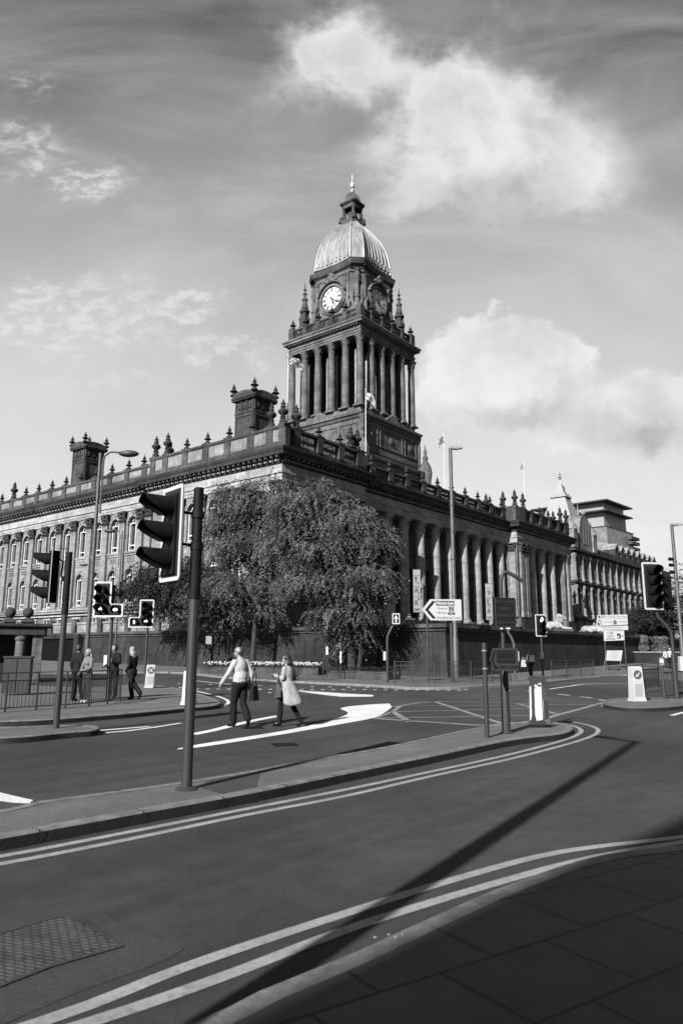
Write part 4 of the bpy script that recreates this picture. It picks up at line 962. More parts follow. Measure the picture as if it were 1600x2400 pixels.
# broad bar and stop line
a, b = pxs([(693, 1618), (800, 1625), (876, 1629)]), pxs([(872, 1633), (800, 1633), (760, 1629), (693, 1619.5)]); add_area(w_, ccw(a + b), .0045)
add_area(w_, ccw(pxs([(-60, 1850), (0, 1858), (78, 1876), (70, 1884), (28, 1882), (0, 1878), (-60, 1872)])), .004)
struct(w_.build('white_road_markings', ROADWHITE, smooth=False))
# rows of studs of the crossing
q = MB()
def studs(p0, p1, n):
    a, b = pxs([p0, p1])
    for i in range(n):
        c = a.lerp(b, i / (n - 1)); q.cbox(c.x, c.y, .012, .16, .16, .02)
studs((464, 1615), (1075, 1618), 26); studs((464, 1632), (670, 1622), 6); studs((420, 1603), (1240, 1620), 20)
struct(q.build('crossing_studs', simple('worn_studs', .22, .3, 5, .5), smooth=False))
# yellow box junction
q = MB()
Z6 = lambda x, y: (800 + x * .5102, 1560 + y * .5102)
for l, wd in (([(150, 243), (440, 262), (670, 275), (740, 270)], .2), ([(235, 190), (430, 166), (720, 170), (1000, 179), (1220, 178)], .12), ([(740, 268), (880, 255), (1010, 222), (1215, 166)], .16), ([(150, 243), (235, 210), (270, 186)], .12),
              ([(235, 212), (310, 258)], .18), ([(430, 166), (740, 268)], .16), ([(800, 172), (985, 222)], .14), ([(250, 212), (560, 205), (860, 195)], .12), ([(160, 241), (500, 236), (860, 228)], .12), ([(330, 184), (880, 184)], .08)):
    ribbon(q, catmull(pxs([Z6(*p) for p in l]), .4), wd, .0035)
struct(q.build('box_junction', simple('faded_box_paint', .17, .3, 4, .7), smooth=False))
# resurfaced strips, and the access cover by the near kerb
q = MB()
add_area(q, ccw(catmull(pxs([(-200, 2150), (0, 2144), (80, 2125), (150, 2104), (220, 2120), (290, 2170), (360, 2200), (430, 2225), (330, 2275), (200, 2320), (60, 2380), (-200, 2500)]), .15)), .003)
add_area(q, ccw(pxs([(500, 1763), (700, 1742), (745, 1748), (640, 1762), (560, 1768)])), .003)
struct(q.build('road_patch', ASPH_D, smooth=False))
q = MB(); cpx = pxs([(-160, 2250), (0, 2192), (140, 2150), (190, 2160), (285, 2222), (120, 2268), (-40, 2330), (-160, 2380)]); q2 = ccw(cpx)
add_area(q, q2, .008); co = q.build('access_cover', TREAD, smooth=False); struct(co); q = MB(); ribbon(q, q2, .03, .011, True); struct(q.build('cover_frame', ASPH_D, smooth=False))
q = MB()
for px, py in ((1460, 1742 + 260), ): pass
# litter specks by the kerb
random.seed(3)
for i in range(10):
    p = G(*random.choice([(905, 2190), (925, 2196), (912, 2208), (940, 2192), (880, 2195), (1252, 2090), (1270, 2088)]), .1); q.sphere((p.x + random.uniform(-.02, .02), p.y + random.uniform(-.02, .02), .103), .006 + random.random() * .006, 6, 4, sz=.4)
struct(q.build('pavement_stains', mat('chewing_gum', .2, .7), smooth=False))
# gully grate
q = MB(); c = G(668, 1746); 
q2 = MB(); q2.cbox(0, 0, .004, .45, .45, .006)
for k_ in range(6): q2.cbox(-.18 + .072 * k_, 0, .012, .02, .4, .01)
dr = q2.build('drain_grate', BLACK, loc=(c.x, c.y, .002), rotz=.3); tag(dr, 'dark iron drain grate set in the road before the walking woman', 'drain')
c = G(592, 1706); dr2 = dr.copy(); C.objects.link(dr2); dr2.location = (c.x, c.y, .002); dr2['label'] = 'dark iron drain grate beside the walking man\'s feet'
for o_ in (dr, dr2): o_['group'] = 'drain grates in the road'

# ================================================================ TERRACE WALL round the town hall
TW2 = empty('terrace_wall', (OX, OY, 0), YAW, 'dark battered stone retaining wall round the town hall terrace, behind the trees', 'wall')
a0, b0 = -2.0, -16.8; tz_ = 3.55
wp = [(a0, 70), (a0, b0), (62, b0)]
m_ = MB(); ring(m_, wp, [(.35, -.5), (.3, .5), (.22, .52), (0, tz_ - .5)])
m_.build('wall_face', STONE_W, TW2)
m_ = MB(); ring(m_, wp, [(0, tz_ - .497), (.12, tz_ - .45), (.12, tz_ - .32), (.3, tz_ - .25), (.3, tz_), (-.5, tz_ + .02)]); m_.build('coping', STONE_D, TW2)
m_ = MB(); m_.face([(a0 + .4, b0 + .4, tz_ - .02), (61, b0 + .4, tz_ - .02), (61, 2, tz_ - .02), (1.2, 2, tz_ - .02), (1.2, 70, tz_ - .02), (a0 + .4, 70, tz_ - .02)]); m_.box(61, b0, -.5, 62, 2, tz_); m_.build('terrace_deck', PAVE, TW2)
# upper parapet over the sunlit stretch
m_ = MB(); ring(m_, [(a0, 70), (a0, 2)], [(-.05, tz_ + .021), (-.05, 4.35), (.05, 4.4), (.05, 4.6), (-.5, 4.62)]); m_.build('low_parapet', STONE, TW2)
m_ = MB(west(a0))
for k_ in range(14): c = -(4 + 4.6 * k_); m_.box(c - .35, -.2, tz_ + .025, c + .35, .3, 4.85)
m_.build('parapet_piers', STONE_D, TW2)
# shade painted as a near-black panel on the wall, framed like an entrance
m_ = MB(west(a0 - .36)); m_.box(-33.0, -.05, 0.0, -26.0, .1, 2.95); m_.build('painted_shade_panel', mat('painted_shade_black', .002, .9, .1), TW2)
m_ = MB(west(a0 - .36)); m_.box(-33.8, -.3, 2.955, -25.2, .2, 3.4); m_.box(-26.0, -.3, 0, -25.2, .2, 2.95); m_.box(-33.8, -.3, 0, -33.0, .2, 2.95); m_.build('shade_panel_surround', STONE_W, TW2)
# flower planter in front of the wall
for nm, px0, px1, yy, lab in (('flower_planter', 470, 745, 1577, 'long low planter of white flowers in front of the terrace wall'), ('flower_planter', 775, 905, 1590, 'stone planter of dark leaves beneath the right hand tree')):
    A, B = G(px0, yy, .12), G(px1, yy + (7 if px0 < 500 else 4), .12); d = (B - A); L_ = d.length; rz = math.atan2(d.y, d.x)
    e = empty(nm, A, rz, lab, 'planter', 'planters by the terrace wall')
    q = MB(); q.box(0, 0, -.1, L_, .25, .38); q.box(-.03, -.03, .383, L_ + .03, .28, .45); q.box(0, 1.3, -.1, L_, 1.5, .45); q.box(0, .25, -.1, L_, 1.3, .3); q.build('trough', STONE_D, e)
    q = MB(); fl = MB(); random.seed(5)
    for i in range(int(L_ * 130)):
        x, y_0 = random.uniform(.1, L_ - .1), random.uniform(.2, 1.3); z = .35 + random.random() * .32; an = random.uniform(0, 6.28); s_ = .09
        dx, dy_ = math.cos(an) * s_, math.sin(an) * s_
        q.face([(x - dx, y_0 - dy_, z), (x + dy_ * .4, y_0 - dx * .4, z + .05), (x + dx, y_0 + dy_, z + .03), (x - dy_ * .4, y_0 + dx * .4, z + .06)])
        if px0 < 500 and random.random() < (.5 if (x / L_ > .42) else .22): fl.sphere((x, y_0 * .7 + .02, .6 + random.random() * .2), .055, 6, 4)
    q.build('leaves', LEAF_D, e)
    if px0 < 500: fl.build('white_flowers', FLOWER, e)

# ================================================================ STREET FURNITURE
def rounded(poly, r=.06, n=4):
    out = []; N_ = len(poly)
    for i in range(N_):
        a, b, c = Vector(poly[i - 1]), Vector(poly[i]), Vector(poly[(i + 1) % N_])
        p = b + (a - b).normalized() * r; q = b + (c - b).normalized() * r
        for k_ in range(n + 1):
            t = k_ / n; out.append(p * (1 - t) ** 2 + b * 2 * t * (1 - t) + q * t * t)
    return out
def frame2d(mb, poly, w, y0, y1):
    inn = offset(poly, w, True); n = len(poly)
    for P, Q, yy in ((poly, inn, y0),):
        for i in range(n):
            j = (i + 1) % n; a, b, c, d = P[i], P[j], Q[j], Q[i]
            mb.face([(a.x, y0, a.y), (b.x, y0, b.y), (c.x, y0, c.y), (d.x, y0, d.y)])
            mb.face([(a.x, y0, a.y), (b.x, y0, b.y), (b.x, y1, b.y), (a.x, y1, a.y)]); mb.face([(c.x, y0, c.y), (d.x, y0, d.y), (d.x, y1, d.y), (c.x, y1, c.y)])
def text(parent, s, size, loc, material, name='lettering', align='CENTER', rotz=0, th=.002, wmax=None, bold=0.0):
    cu = bpy.data.curves.new(name, 'FONT'); cu.body = s; cu.size = size; cu.align_x = align; cu.align_y = 'CENTER'; cu.extrude = th; cu.resolution_u = 2; cu.offset = bold
    to = bpy.data.objects.new(name, cu); C.objects.link(to); bpy.context.view_layer.update()
    me = bpy.data.meshes.new_from_object(to.evaluated_get(bpy.context.evaluated_depsgraph_get()))
    bpy.data.objects.remove(to)
    o = bpy.data.objects.new(name, me); C.objects.link(o); me.materials.clear(); me.materials.append(material); o.parent = parent
    o.location = loc; o.rotation_euler = (R(90), 0, rotz)
    if wmax:
        w_0 = max(v.co.x for v in me.vertices) - min(v.co.x for v in me.vertices)
        if w_0 > wmax: o.scale = (wmax / w_0, 1, 1)
    return o
def visor(parent, x, z, r=.125, L_=.3):
    m = MB(); n = 16; t = .006; rows = []
    for i in range(n + 1):
        a = R(-55 + 290 * i / n); up_ = max(0, min(1, .78 + .95 * math.sin(a))); Lf = L_ * (.28 + .72 * up_)
        rows.append([m.V((x + rr_ * math.cos(a), yy, z + rr_ * math.sin(a))) for rr_, yy in ((r, 0), (r * .98, -Lf), (r * .98 - t, -Lf), (r - t, 0))])
    for a_, b_ in zip(rows, rows[1:]):
        for q in range(3): m.idx((a_[q], b_[q], b_[q + 1], a_[q + 1]))
    return m.build('visor', BLACK, parent)
def lens(parent, x, z, r=.1, lit=False, glyph=None):
    m = MB(); n = 18; c = m.V((x, -.035, z)); ring_ = [m.V((x + r * math.cos(2 * math.pi * i / n), -.01, z + r * math.sin(2 * math.pi * i / n))) for i in range(n)]
    for i in range(n): m.idx((ring_[i], c, ring_[(i + 1) % n]))
    o = m.build('lens', LAMP_ON if lit else DARKGL, parent)
    if glyph:
        g = MB()
        def arrow(dx, dz):
            P = [(-.04, .02), (.0, .02), (0, .05), (.075, 0), (0, -.05), (0, -.02), (-.075, -.02), (-.075, .02)]
            return [(x + px_ * dx - pz_ * dz, z + px_ * dz + pz_ * dx) for px_, pz_ in P]
        if glyph in ('left', 'up'):
            dx, dz = {'left': (-1, 0), 'up': (0, 1)}[glyph]; k_ = 1.15
            g.slab([((p[0] - x) * k_ + x, (p[1] - z) * k_ + z) for p in arrow(dx, dz)], -.05, -.04)
        else:     # bicycle
            for sx in (-1, 1):
                for i in range(12):
                    t0, t1 = 2 * math.pi * i / 12, 2 * math.pi * (i + 1) / 12; cx = x + sx * .048; cz = z - .015
                    g.face([(cx + rr_ * math.cos(t), -.05, cz + rr_ * math.sin(t)) for rr_, t in ((.022, t0), (.036, t0), (.036, t1), (.022, t1))])
            for p_, q_ in (((-.048, -.015), (-.01, .035)), ((-.01, .035), (.035, .035)), ((.035, .035), (.0, -.015)), ((0, -.015), (-.01, .035)), ((.048, -.015), (.03, .06)), ((-.02, .055), (.0, .055))):
                d = Vector((q_[0] - p_[0], q_[1] - p_[1])).normalized() * .006; g.face([(x + p_[0] - d.y, -.051, z + p_[1] + d.x), (x + q_[0] - d.y, -.051, z + q_[1] + d.x), (x + q_[0] + d.y, -.051, z + q_[1] - d.x), (x + p_[0] + d.y, -.051, z + p_[1] - d.x)])
        g.build('lit_symbol', LAMP_ON, o)
    return o
def head(parent, x, y, z, rz, w, h, n=3, ext=None, scale=1.0, rear=.16, vl=.3, lit=None, glyphs=None, name='signal_head', top=.13):
    """signal head: board w x h hung at (x, y), bottom z; ext = 'L'/'R' adds a fourth box at the foot"""
    e = MB(); pts = [(-w / 2, 0), (w / 2, 0), (w / 2, h), (-w / 2, h)]
    ew = w * .72; eh = h * .37
    if ext == 'R': pts = [(-w / 2, 0), (w / 2 + ew, 0), (w / 2 + ew, eh), (w / 2, eh), (w / 2, h), (-w / 2, h)]
    if ext == 'L': pts = [(-w / 2 - ew, 0), (w / 2, 0), (w / 2, h), (-w / 2, h), (-w / 2, eh), (-w / 2 - ew, eh)]
    pl = rounded(pts, .05 * w / .5)
    e.slab([(p.x, p.y) for p in pl], 0, .012)
    bd = e.build('backing_board', BOARD, parent, loc=(x, y, z), rotz=rz)
    f = MB(); frame2d(f, pl, .045 * w / .5, -.004, .0135); f.build('white_border', WHITE, bd)
    hb = MB(); sp_ = (h - top * 2) / n; hw_ = w * .29
    hb.box(-hw_, -.03, top * .8, hw_, -.0045, h - top * 1.1); hb.box(-hw_ * .9, .0145, top * .8, hw_ * .9, rear, h - top * 1.1)
    if ext: sx = 1 if ext == 'R' else -1; cx = sx * (w / 2 + ew / 2 - .03); hb.box(cx - hw_ * .85, -.03, top * .6, cx + hw_ * .85, -.0045, top * .6 + .28 * w / .5); 
    hb.build('housing', BLACK, bd)
    r_ = min(.125, sp_ * .42) * (w / .5 if w > .5 else 1)
    for i in range(n):
        zz = h - top - sp_ * (i + .5); g = (glyphs or {}).get(i)
        v = visor(bd, 0, zz, r_, vl * r_ / .12); v.location = (0, -.03, 0)
        l_ = lens(bd, 0, zz, r_ * .85, lit == i, g); l_.location = (0, -.03, 0)
    if ext:
        zz = top * .6 + .14 * w / .5; v = visor(bd, cx, zz, r_ * .95, .16); v.location = (0, -.03, 0); l_ = lens(bd, cx, zz, r_ * .85, False, (glyphs or {}).get('ext')); l_.location = (0, -.03, 0)
    return bd
def topz(base, px, py):
    d = ray(px, py); t = base.xy.length / d.xy.length; return H0 + d.z * t
def crank(mb, base, zt, off, r=.057, z0=1.9, z1=2.6):
    mb.tube([(0, 0, 0), (0, 0, zt * .62), (off * .1, 0, zt * .68), (off * .45, 0, zt * .75), (off * .85, 0, zt * .8), (off, 0, zt * .86), (off, 0, zt)], r, 12)

SG = 'traffic signals at the junction'
# A: the nearest signal, seen almost from the side
bA = G(437, 1849, .12); tzA = topz(bA, 461, 1145) - bA.z
A_ = empty('traffic_signal', bA, 0, 'tall near signal on the centre island, dark pole with white edged head facing left', 'traffic signal', SG)
m_ = MB(); m_.tube([(0, 0, 0), (0, 0, 2.15)], .062, 16); m_.lathe(0, 0, [(.13, 0), (.12, .01), (.075, .03)], 16); m_.build('pole', POLE, A_)
m_ = MB(); m_.tube([(0, 0, 2.153), (0, 0, 2.6), (0, 0, 2.62), (0, 0, tzA - .66)], [.07, .07, .072, .072], 16); m_.tube([(0, 0, tzA - .655), (0, 0, tzA)], .062, 16); m_.tube([(0, 0, tzA), (0, 0, tzA + .01)], [.064, .05], 16); m_.build('pole_sleeve', BLACK, A_)
zb = at(402, 1363, bA.y).z - bA.z; zt_ = at(402, 1141, bA.y).z - bA.z
hA = head(A_, at(402.5, 1250, bA.y).x - bA.x, -.02, zb, R(-50), .52, zt_ - zb, 3, top=.1, rear=.05, vl=.33)
for zz in (tzA - .33, tzA - .72): m_ = MB(); m_.tube([(0, 0, zz), (-.1, -.02, zz + .02), (-.24, -.02, zz + .04)], .018, 8); m_.lathe(0, 0, [(.08, zz - .04), (.08, zz + .04)], 14); m_.build('bracket', BLACK, A_)
# B: left island
bB = G(132, 1706, .12); tzB = topz(bB, 158, 1294) - bB.z
B_ = empty('traffic_signal', bB, 0, 'signal on the small left island with its three dark hoods turned left', 'traffic signal', SG)
m_ = MB(); m_.tube([(0, 0, 0), (0, 0, 2.3)], .062, 14); m_.build('pole', POLE, B_); m_ = MB(); m_.tube([(0, 0, 2.303), (0, 0, tzB)], .07, 14); m_.build('pole_sleeve', BLACK, B_)
zb = at(120, 1420, bB.y).z - bB.z; zt_ = at(120, 1283, bB.y).z - bB.z
head(B_, at(120, 1350, bB.y).x - bB.x, -.05, zb, R(-67), .52, zt_ - zb, 3, scale=1, top=.08)
m_ = MB(); m_.tube([(-.22, 0, zt_ - .25), (-.12, 0, zt_ - .3), (-.14, 0, zt_ - .6), (-.05, 0, zt_ - .72), (0, 0, zt_ - .7)], .02, 8); m_.tube([(-.25, 0, zt_ - .02), (0, 0, zt_ - .03)], .008, 6); m_.build('bracket', BLACK, B_)
# C and D: facing the camera with an extra box
def signal(label, gpx, D, zoff, poletop, hd, group=SG, polem=None, crank_off=0.0, gx=None, r=.057, hz_=.12):
    X = at(gpx, 1530, D); b = Vector((X.x, X.y, gz(X.x, X.y) + hz_)); e = empty('traffic_signal', b, 0, label, 'traffic signal', group)
    return e, b
eC, bC = signal('signal with lit left arrow and bicycle symbol among the people waiting', 258, 24.6, 0, 0, None)
zb = at(240, 1446, 24.4).z - bC.z; zt_ = at(240, 1363, 24.4).z - bC.z; wC = 42 * 24.5 / F
m_ = MB(); m_.tube([(0, 0, 0), (0, 0, zt_ - .1)], .057, 12); m_.build('pole', POLE, eC)
xC = at(239.5, 1400, 24.4).x - bC.x; head(eC, xC, -.14, zb, R(-6), wC, zt_ - zb, 3, 'R', top=.12, glyphs={2: 'bike', 'ext': 'left'})
m_ = MB(); m_.box(-.17, -.07, 1.02, -.06, .07, 1.42); m_.build('push_button_box', WHITE, eC)
m_ = MB(); m_.sphere((.16, .1, zt_ - .35), .14, 10, 8); m_.build('rear_lamp', BLACK, eC)
eD, bD = signal('signal with lit up arrow and bicycle symbol left of the nearest pole', 343, 33, 0, 0, None)
zb = at(345, 1471, 32.8).z - bD.z; zt_ = at(345, 1405, 32.8).z - bD.z; wD = 33 * 32.8 / F
m_ = MB(); m_.tube([(0, 0, 0), (0, 0, zt_ - .1)], .06, 12); m_.tube([(-.13, 0, 2.5), (-.13, 0, 2.85), (-.16, 0, 2.95)], .02, 6); m_.build('pole', POLE, eD)
head(eD, at(345, 1400, 32.8).x - bD.x, -.14, zb, R(4), wD, zt_ - zb, 3, 'L', top=.12, glyphs={2: 'bike', 'ext': 'up'})
# E: far signal with its top lamp showing
bE = G(1272, 1590, .12); eE = empty('traffic_signal', bE, 0, 'far signal with its round top lamp lit, left of the right stone lion', 'traffic signal', SG)
DE = bE.y; zb = at(1266, 1492, DE).z - bE.z; zt_ = at(1266, 1440, DE).z - bE.z
m_ = MB(); m_.tube([(0, 0, 0), (0, 0, zb + .2)], .07, 12); m_.build('pole', POLE, eE); m_ = MB(); m_.box(-.2, -.12, 1.2, .02, .02, 1.6); m_.build('push_button_box', GALV, eE)
bd = head(eE, at(1265.5, 1470, DE).x - bE.x, -.14, zb, R(8), 27 * DE / F, zt_ - zb, 3, top=.12, lit=0)
# F: right signal on a cranked pole, with a second head seen from behind
bF = G(1585, 1637, .12); eF = empty('traffic_signal', bF, 0, 'large right hand signal of four dark lamps on a cranked pole behind the railings', 'traffic signal', SG)
DF = bF.y; zc = at(1565, 1480, DF).z - bF.z; xo = at(1538, 1450, DF).x - bF.x; zt_ = at(1524, 1319, DF).z - bF.z; zb = at(1524, 1430, DF).z - bF.z
m_ = MB(); m_.tube([(0, 0, 0), (0, 0, 1.5)], .095, 14); m_.tube([(0, 0, 1.503), (0, 0, zc - .25), (-.03, 0, zc), (-.15, 0, zc + .16), (xo * .6, 0, zc + .35), (xo * .9, 0, zc + .5), (xo, 0, zc + .7), (xo, 0, zt_ - .2)], .058, 12); m_.build('pole', POLE, eF)
head(eF, at(1524, 1375, DF).x - bF.x, -.16, zb, R(9), 49 * DF / F, zt_ - zb, 4, top=.15)
xb = at(1557, 1380, DF + .5).x - bF.x
h2 = head(eF, xb, .45, zb + .05, R(198), .52, 1.28, 3, top=.08)
for p0, p1_ in (((xo, 0, zt_ - .5), (xb, .3, zt_ - .55)), ((xo, 0, zb + .3), (xb, .3, zb + .3))): m_ = MB(); m_.tube([p0, p1_], .02, 6); m_.build('bracket', BLACK, eF)
m_ = MB(); m_.box(.18, -.08, .95, .3, .08, 1.45); m_.build('push_button_box', WHITE, eF)
# small pedestrian signal on a cranked pole, with its up-arrow box
bH = G(908, 1600, .12); eH = empty('traffic_signal', bH, 0, 'slim cranked signal pole with a white up arrow box beside the right hand tree', 'traffic signal', SG)
DH = bH.y; xo = at(924, 1450, DH).x - bH.x; zt_ = at(924, 1440, DH).z - bH.z; zc = at(915, 1490, DH).z - bH.z
m_ = MB(); m_.tube([(0, 0, 0), (0, 0, zc - .25), (.03, 0, zc), (xo * .5, 0, zc + .35), (xo * .95, 0, zc + .65), (xo, 0, zt_)], .075, 12); m_.build('pole', POLE, eH)
m_ = MB(); zz0 = at(924, 1463, DH).z - bH.z; zz1 = at(924, 1412, DH).z - bH.z; m_.box(xo - .42, -.15, zz0, xo + .05, .2, zz1 - .1); m_.box(xo - .06, -.1, zz1 - .1, xo + .1, .1, zz1 + .3); m_.build('housing', BLACK, eH)
m_ = MB(); xa = at(927, 1450, DH).x - bH.x; wz = at(927, 1438, DH).z - at(927, 1463, DH).z
pl = rounded([(-.2, 0), (.2, 0), (.2, wz), (-.2, wz)], .03); m_.slab([(p.x, p.y) for p in pl], 0, .03); bx = m_.build('arrow_sign', WHITE, eH, loc=(xa, -.2, zz0))
m_ = MB(); m_.slab([(-.15, .06), (.15, .06), (.15, wz - .06), (-.15, wz - .06)], -.006, 0); m_.build('sign_field', BLACK, bx)
m_ = MB(); m_.slab([(-.04, .08), (.04, .08), (.04, wz * .5), (.12, wz * .5), (0, wz - .09), (-.12, wz * .5), (-.04, wz * .5)], -.012, -.0065); m_.build('arrow', WHITE, bx)
m_ = MB(); m_.box(-.22, -.1, 1.15, -.09, .05, 1.6); m_.build('push_button_box', WHITE, eH)
bI = G(1207, 1596, .12); eI = empty('traffic_signal', bI, 0, 'slim cranked signal pole whose black box shows behind the dark text sign', 'traffic signal', SG)
DI = bI.y; xo = at(1188, 1450, DI).x - bI.x; zt_ = at(1190, 1440, DI).z - bI.z; zc = at(1203, 1505, DI).z - bI.z
m_ = MB(); m_.tube([(0, 0, 0), (0, 0, zc - .2), (-.03, 0, zc), (xo * .45, 0, zc + .3), (xo * .95, 0, zc + .55), (xo, 0, zt_)], .075, 12); m_.build('pole', GALVD, eI)
m_ = MB(); zz0 = at(1205, 1463, DI).z - bI.z; zz1 = at(1205, 1405, DI).z - bI.z; m_.box(-.25, -.2, zz0, .17, .15, zz1); m_.build('housing', BLACK, eI); m_ = MB(); m_.box(.09, -.1, 1.1, .24, .05, 1.65); m_.build('push_button_box', WHITE, eI)

# ---- lamps
LG = 'street lamps round the junction'
def lamp_led(b, zt, r0, r1, armx, label, light=.3, col=None):
    e = empty('street_lamp', b, 0, label, 'street lamp', LG)
    m = MB(); m.tube([(0, 0, 0), (0, 0, zt * .16), (0, 0, zt * .17), (0, 0, zt)], [r0, r0, r1 * 1.25, r1], 14)
    for z in (.34, .5, .62, .74): m.lathe(0, 0, [(r1 * 1.5, zt * z), (r1 * 1.5, zt * z + .08)], 12)
    m.build('pole', GALVD, e)
    h = MB(); h.slab([(0, -.06), (armx * .5, -.1), (armx, -.02), (armx, .03), (armx * .5, .12), (0, .09)], -.17, .17); h.build('lamp_head', GALV, e, loc=(0, 0, zt)); return e
bF_ = Vector((at(1067, 1530, 46.5).x, 46.5, .12)); z_ = topz(bF_, 1057, 1050) - bF_.z; lamp_led(bF_, z_, .2, .115, .8, 'tall straight lamp post with a flat head pointing right, by the white arrow sign')
X = at(1598, 1530, 60); bG_ = Vector((X.x, X.y, gz(0, 60))); d_ = ray(1571, 1230); z_ = H0 + d_.z * bG_.xy.length / d_.xy.length - bG_.z
eG = lamp_led(bG_, z_, .2, .13, .9, 'lamp post at the right edge carrying three small dark hoods')
m_ = MB()
for py in (1311, 1325, 1342): zz = H0 + ray(1573, py).z * bG_.xy.length / ray(1573, py).xy.length - bG_.z; m_.tube([(-.12, 0, zz), (-.5, -.1, zz)], [.13, .15], 10); m_.tube([(0, 0, zz - .15), (-.15, 0, zz - .1)], .03, 6)
m_.build('signal_hoods', BLACK, eG)
def lamp_arm(gpx, D, toppx, toppy, ax, lab, side=1, r=.07, dark=True):
    X = at(gpx, 1530, D); b = Vector((X.x, X.y, gz(0, D))); e = empty('street_lamp', b, 0, lab, 'street lamp', LG)
    zt = topz(b, toppx, toppy) - b.z
    m = MB(); m.tube([(0, 0, 0), (0, 0, 1.4), (0, 0, 1.45), (0, 0, zt)], [r * 1.7, r * 1.7, r * 1.1, r * .75], 12)
    s = side
    m.tube([(s * .14, 0, zt * .74), (s * .14, 0, zt - .35), (s * .18, 0, zt - .12), (s * .35, 0, zt + .02), (s * ax * .6, 0, zt + .06), (s * ax, 0, zt + .03)], r * .5, 8)
    for z in (zt * .76, zt - .5): m.tube([(0, 0, z), (s * .14, 0, z)], r * .4, 6)
    m.build('pole', GALVD, e)
    h = MB(); h.sphere((s * (ax + .42), 0, zt - .02), .42, 14, 8, sy=.42, sz=.34); h.tube([(s * ax, 0, zt + .03), (s * (ax + .3), 0, zt + .0)], [.05, .1], 8); h.build('lamp_head', POLE, e)
    return e
lamp_arm(204, 29, 234, 1062, .75, 'curved arm lamp post with an oval head, left of the chimneyed parapet', 1, .085)
lamp_arm(270, 50, 267, 1243, .45, 'distant small lamp on an arm, behind the left arrow signal', -1, .06)
lamp_arm(206, 75, 203, 1323, .6, 'farthest small arm lamp, in front of the lower windows', -1, .07)
# lamp behind the camera whose long shadow falls across the road
bL = Vector((5.66 - 17.32 * math.cos(SUN_AZ - math.pi), 14.48 - 17.32 * math.sin(SUN_AZ - math.pi), .1))
eL = empty('street_lamp', bL, 0, 'lamp post behind the viewer whose long shadow crosses the road', 'street lamp')
m_ = MB(); m_.tube([(0, 0, 0), (0, 0, 1.3), (0, 0, 1.35), (0, 0, 9.9)], [.12, .12, .11, .09], 14); m_.build('pole', GALVD, eL)
m_ = MB(); m_.tube([(0, 0, 9.85), (-.35, .62, 9.9)], .06, 8); m_.tube([(-.3, .55, 9.9), (-.42, .75, 9.92), (-.5, .9, 9.9)], [.08, .13, .05], 10); m_.build('lamp_head', GALVD, eL)

# ---- signs
SGN = 'direction signs'
bS = G(1003, 1597, .12); b2 = G(1075, 1601, .12); eS = empty('direction_sign', bS, 0, 'white arrow shaped direction sign pointing left to the square and infirmary, on two posts', 'road sign', SGN)
d2 = b2 - bS; rzS = math.atan2(d2.y, d2.x) * .0
yS = bS.y; zb = at(1030, 1452, yS).z - bS.z; zt_ = at(1030, 1407, yS).z - bS.z; xl = at(988, 1430, yS).x - bS.x; xs_ = at(1007, 1430, yS).x - bS.x; xr = at(1080, 1430, yS).x - bS.x
m_ = MB(); m_.tube([(0, 0, 0), (0, 0, zb + .4)], .065, 10); m_.build('post', POLE, eS); m_ = MB(); m_.tube([(d2.x, .15, 0), (d2.x, .15, zt_ - .3)], .075, 10); m_.build('post', POLE, eS)
zm = (zb + zt_) / 2; hh = (zt_ - zb) / 2 + .05
shp = rounded([(xl, zm), (xs_, zm - hh), (xr, zm - hh), (xr, zm + hh), (xs_, zm + hh)], .06)
m_ = MB(); m_.slab([(p.x, p.y) for p in shp], -.12, -.09); pn = m_.build('sign_panel', mat('sign_white', .30, .4, .4), eS)
m_ = MB(); cw = .2
m_.slab([(xl + .16, zm), (xs_ + .12, zm - hh + .1), (xs_ + .12 + cw, zm - hh + .1), (xl + .16 + cw, zm), (xs_ + .12 + cw, zm + hh - .1), (xs_ + .12, zm + hh - .1)], -.126, -.1205); m_.build('chevron', BLACK, pn)
SGREY = mat('sign_mid_grey', .06, .5)
m_ = MB(); x0, x1 = xs_ + .33, xr - .38; m_.slab([(x0, zm + hh * .38), (x1, zm + hh * .38), (x1, zm + hh * .86), (x0, zm + hh * .86)], -.126, -.1205); m_.build('name_panel', SGREY, pn)
text(pn, 'Millennium Square', .21, ((x0 + x1) / 2, -.128, zm + hh * .62), WHITE, wmax=x1 - x0 - .08, bold=.006)
text(pn, 'General', .155, (x0 + .1, -.124, zm + hh * .12), BLACK, align='LEFT'); text(pn, 'Infirmary', .155, (x0 + .04, -.124, zm - hh * .28), BLACK, align='LEFT')
text(pn, 'Civic Hall & Law Courts', .2, ((x0 + xr - .06) / 2, -.124, zm - hh * .76), BLACK, wmax=xr - x0 - .1)
m_ = MB(); hx = x0 + (xr - x0) * .60; frame2d(m_, [Vector(p) for p in ((hx - .15, zm - hh * .16), (hx + .15, zm - hh * .16), (hx + .15, zm + hh * .3), (hx - .15, zm + hh * .3))], .035, -.126, -.1205)
m_.box(hx - .19, -.126, zm - hh * .47, hx + .19, -.1205, zm - hh * .24); m_.build('hospital_symbol', BLACK, pn); text(pn, 'H', .3, (hx, -.128, zm + hh * .07), BLACK, bold=.012); text(pn, 'A&E', .13, (hx, -.129, zm - hh * .355), WHITE)
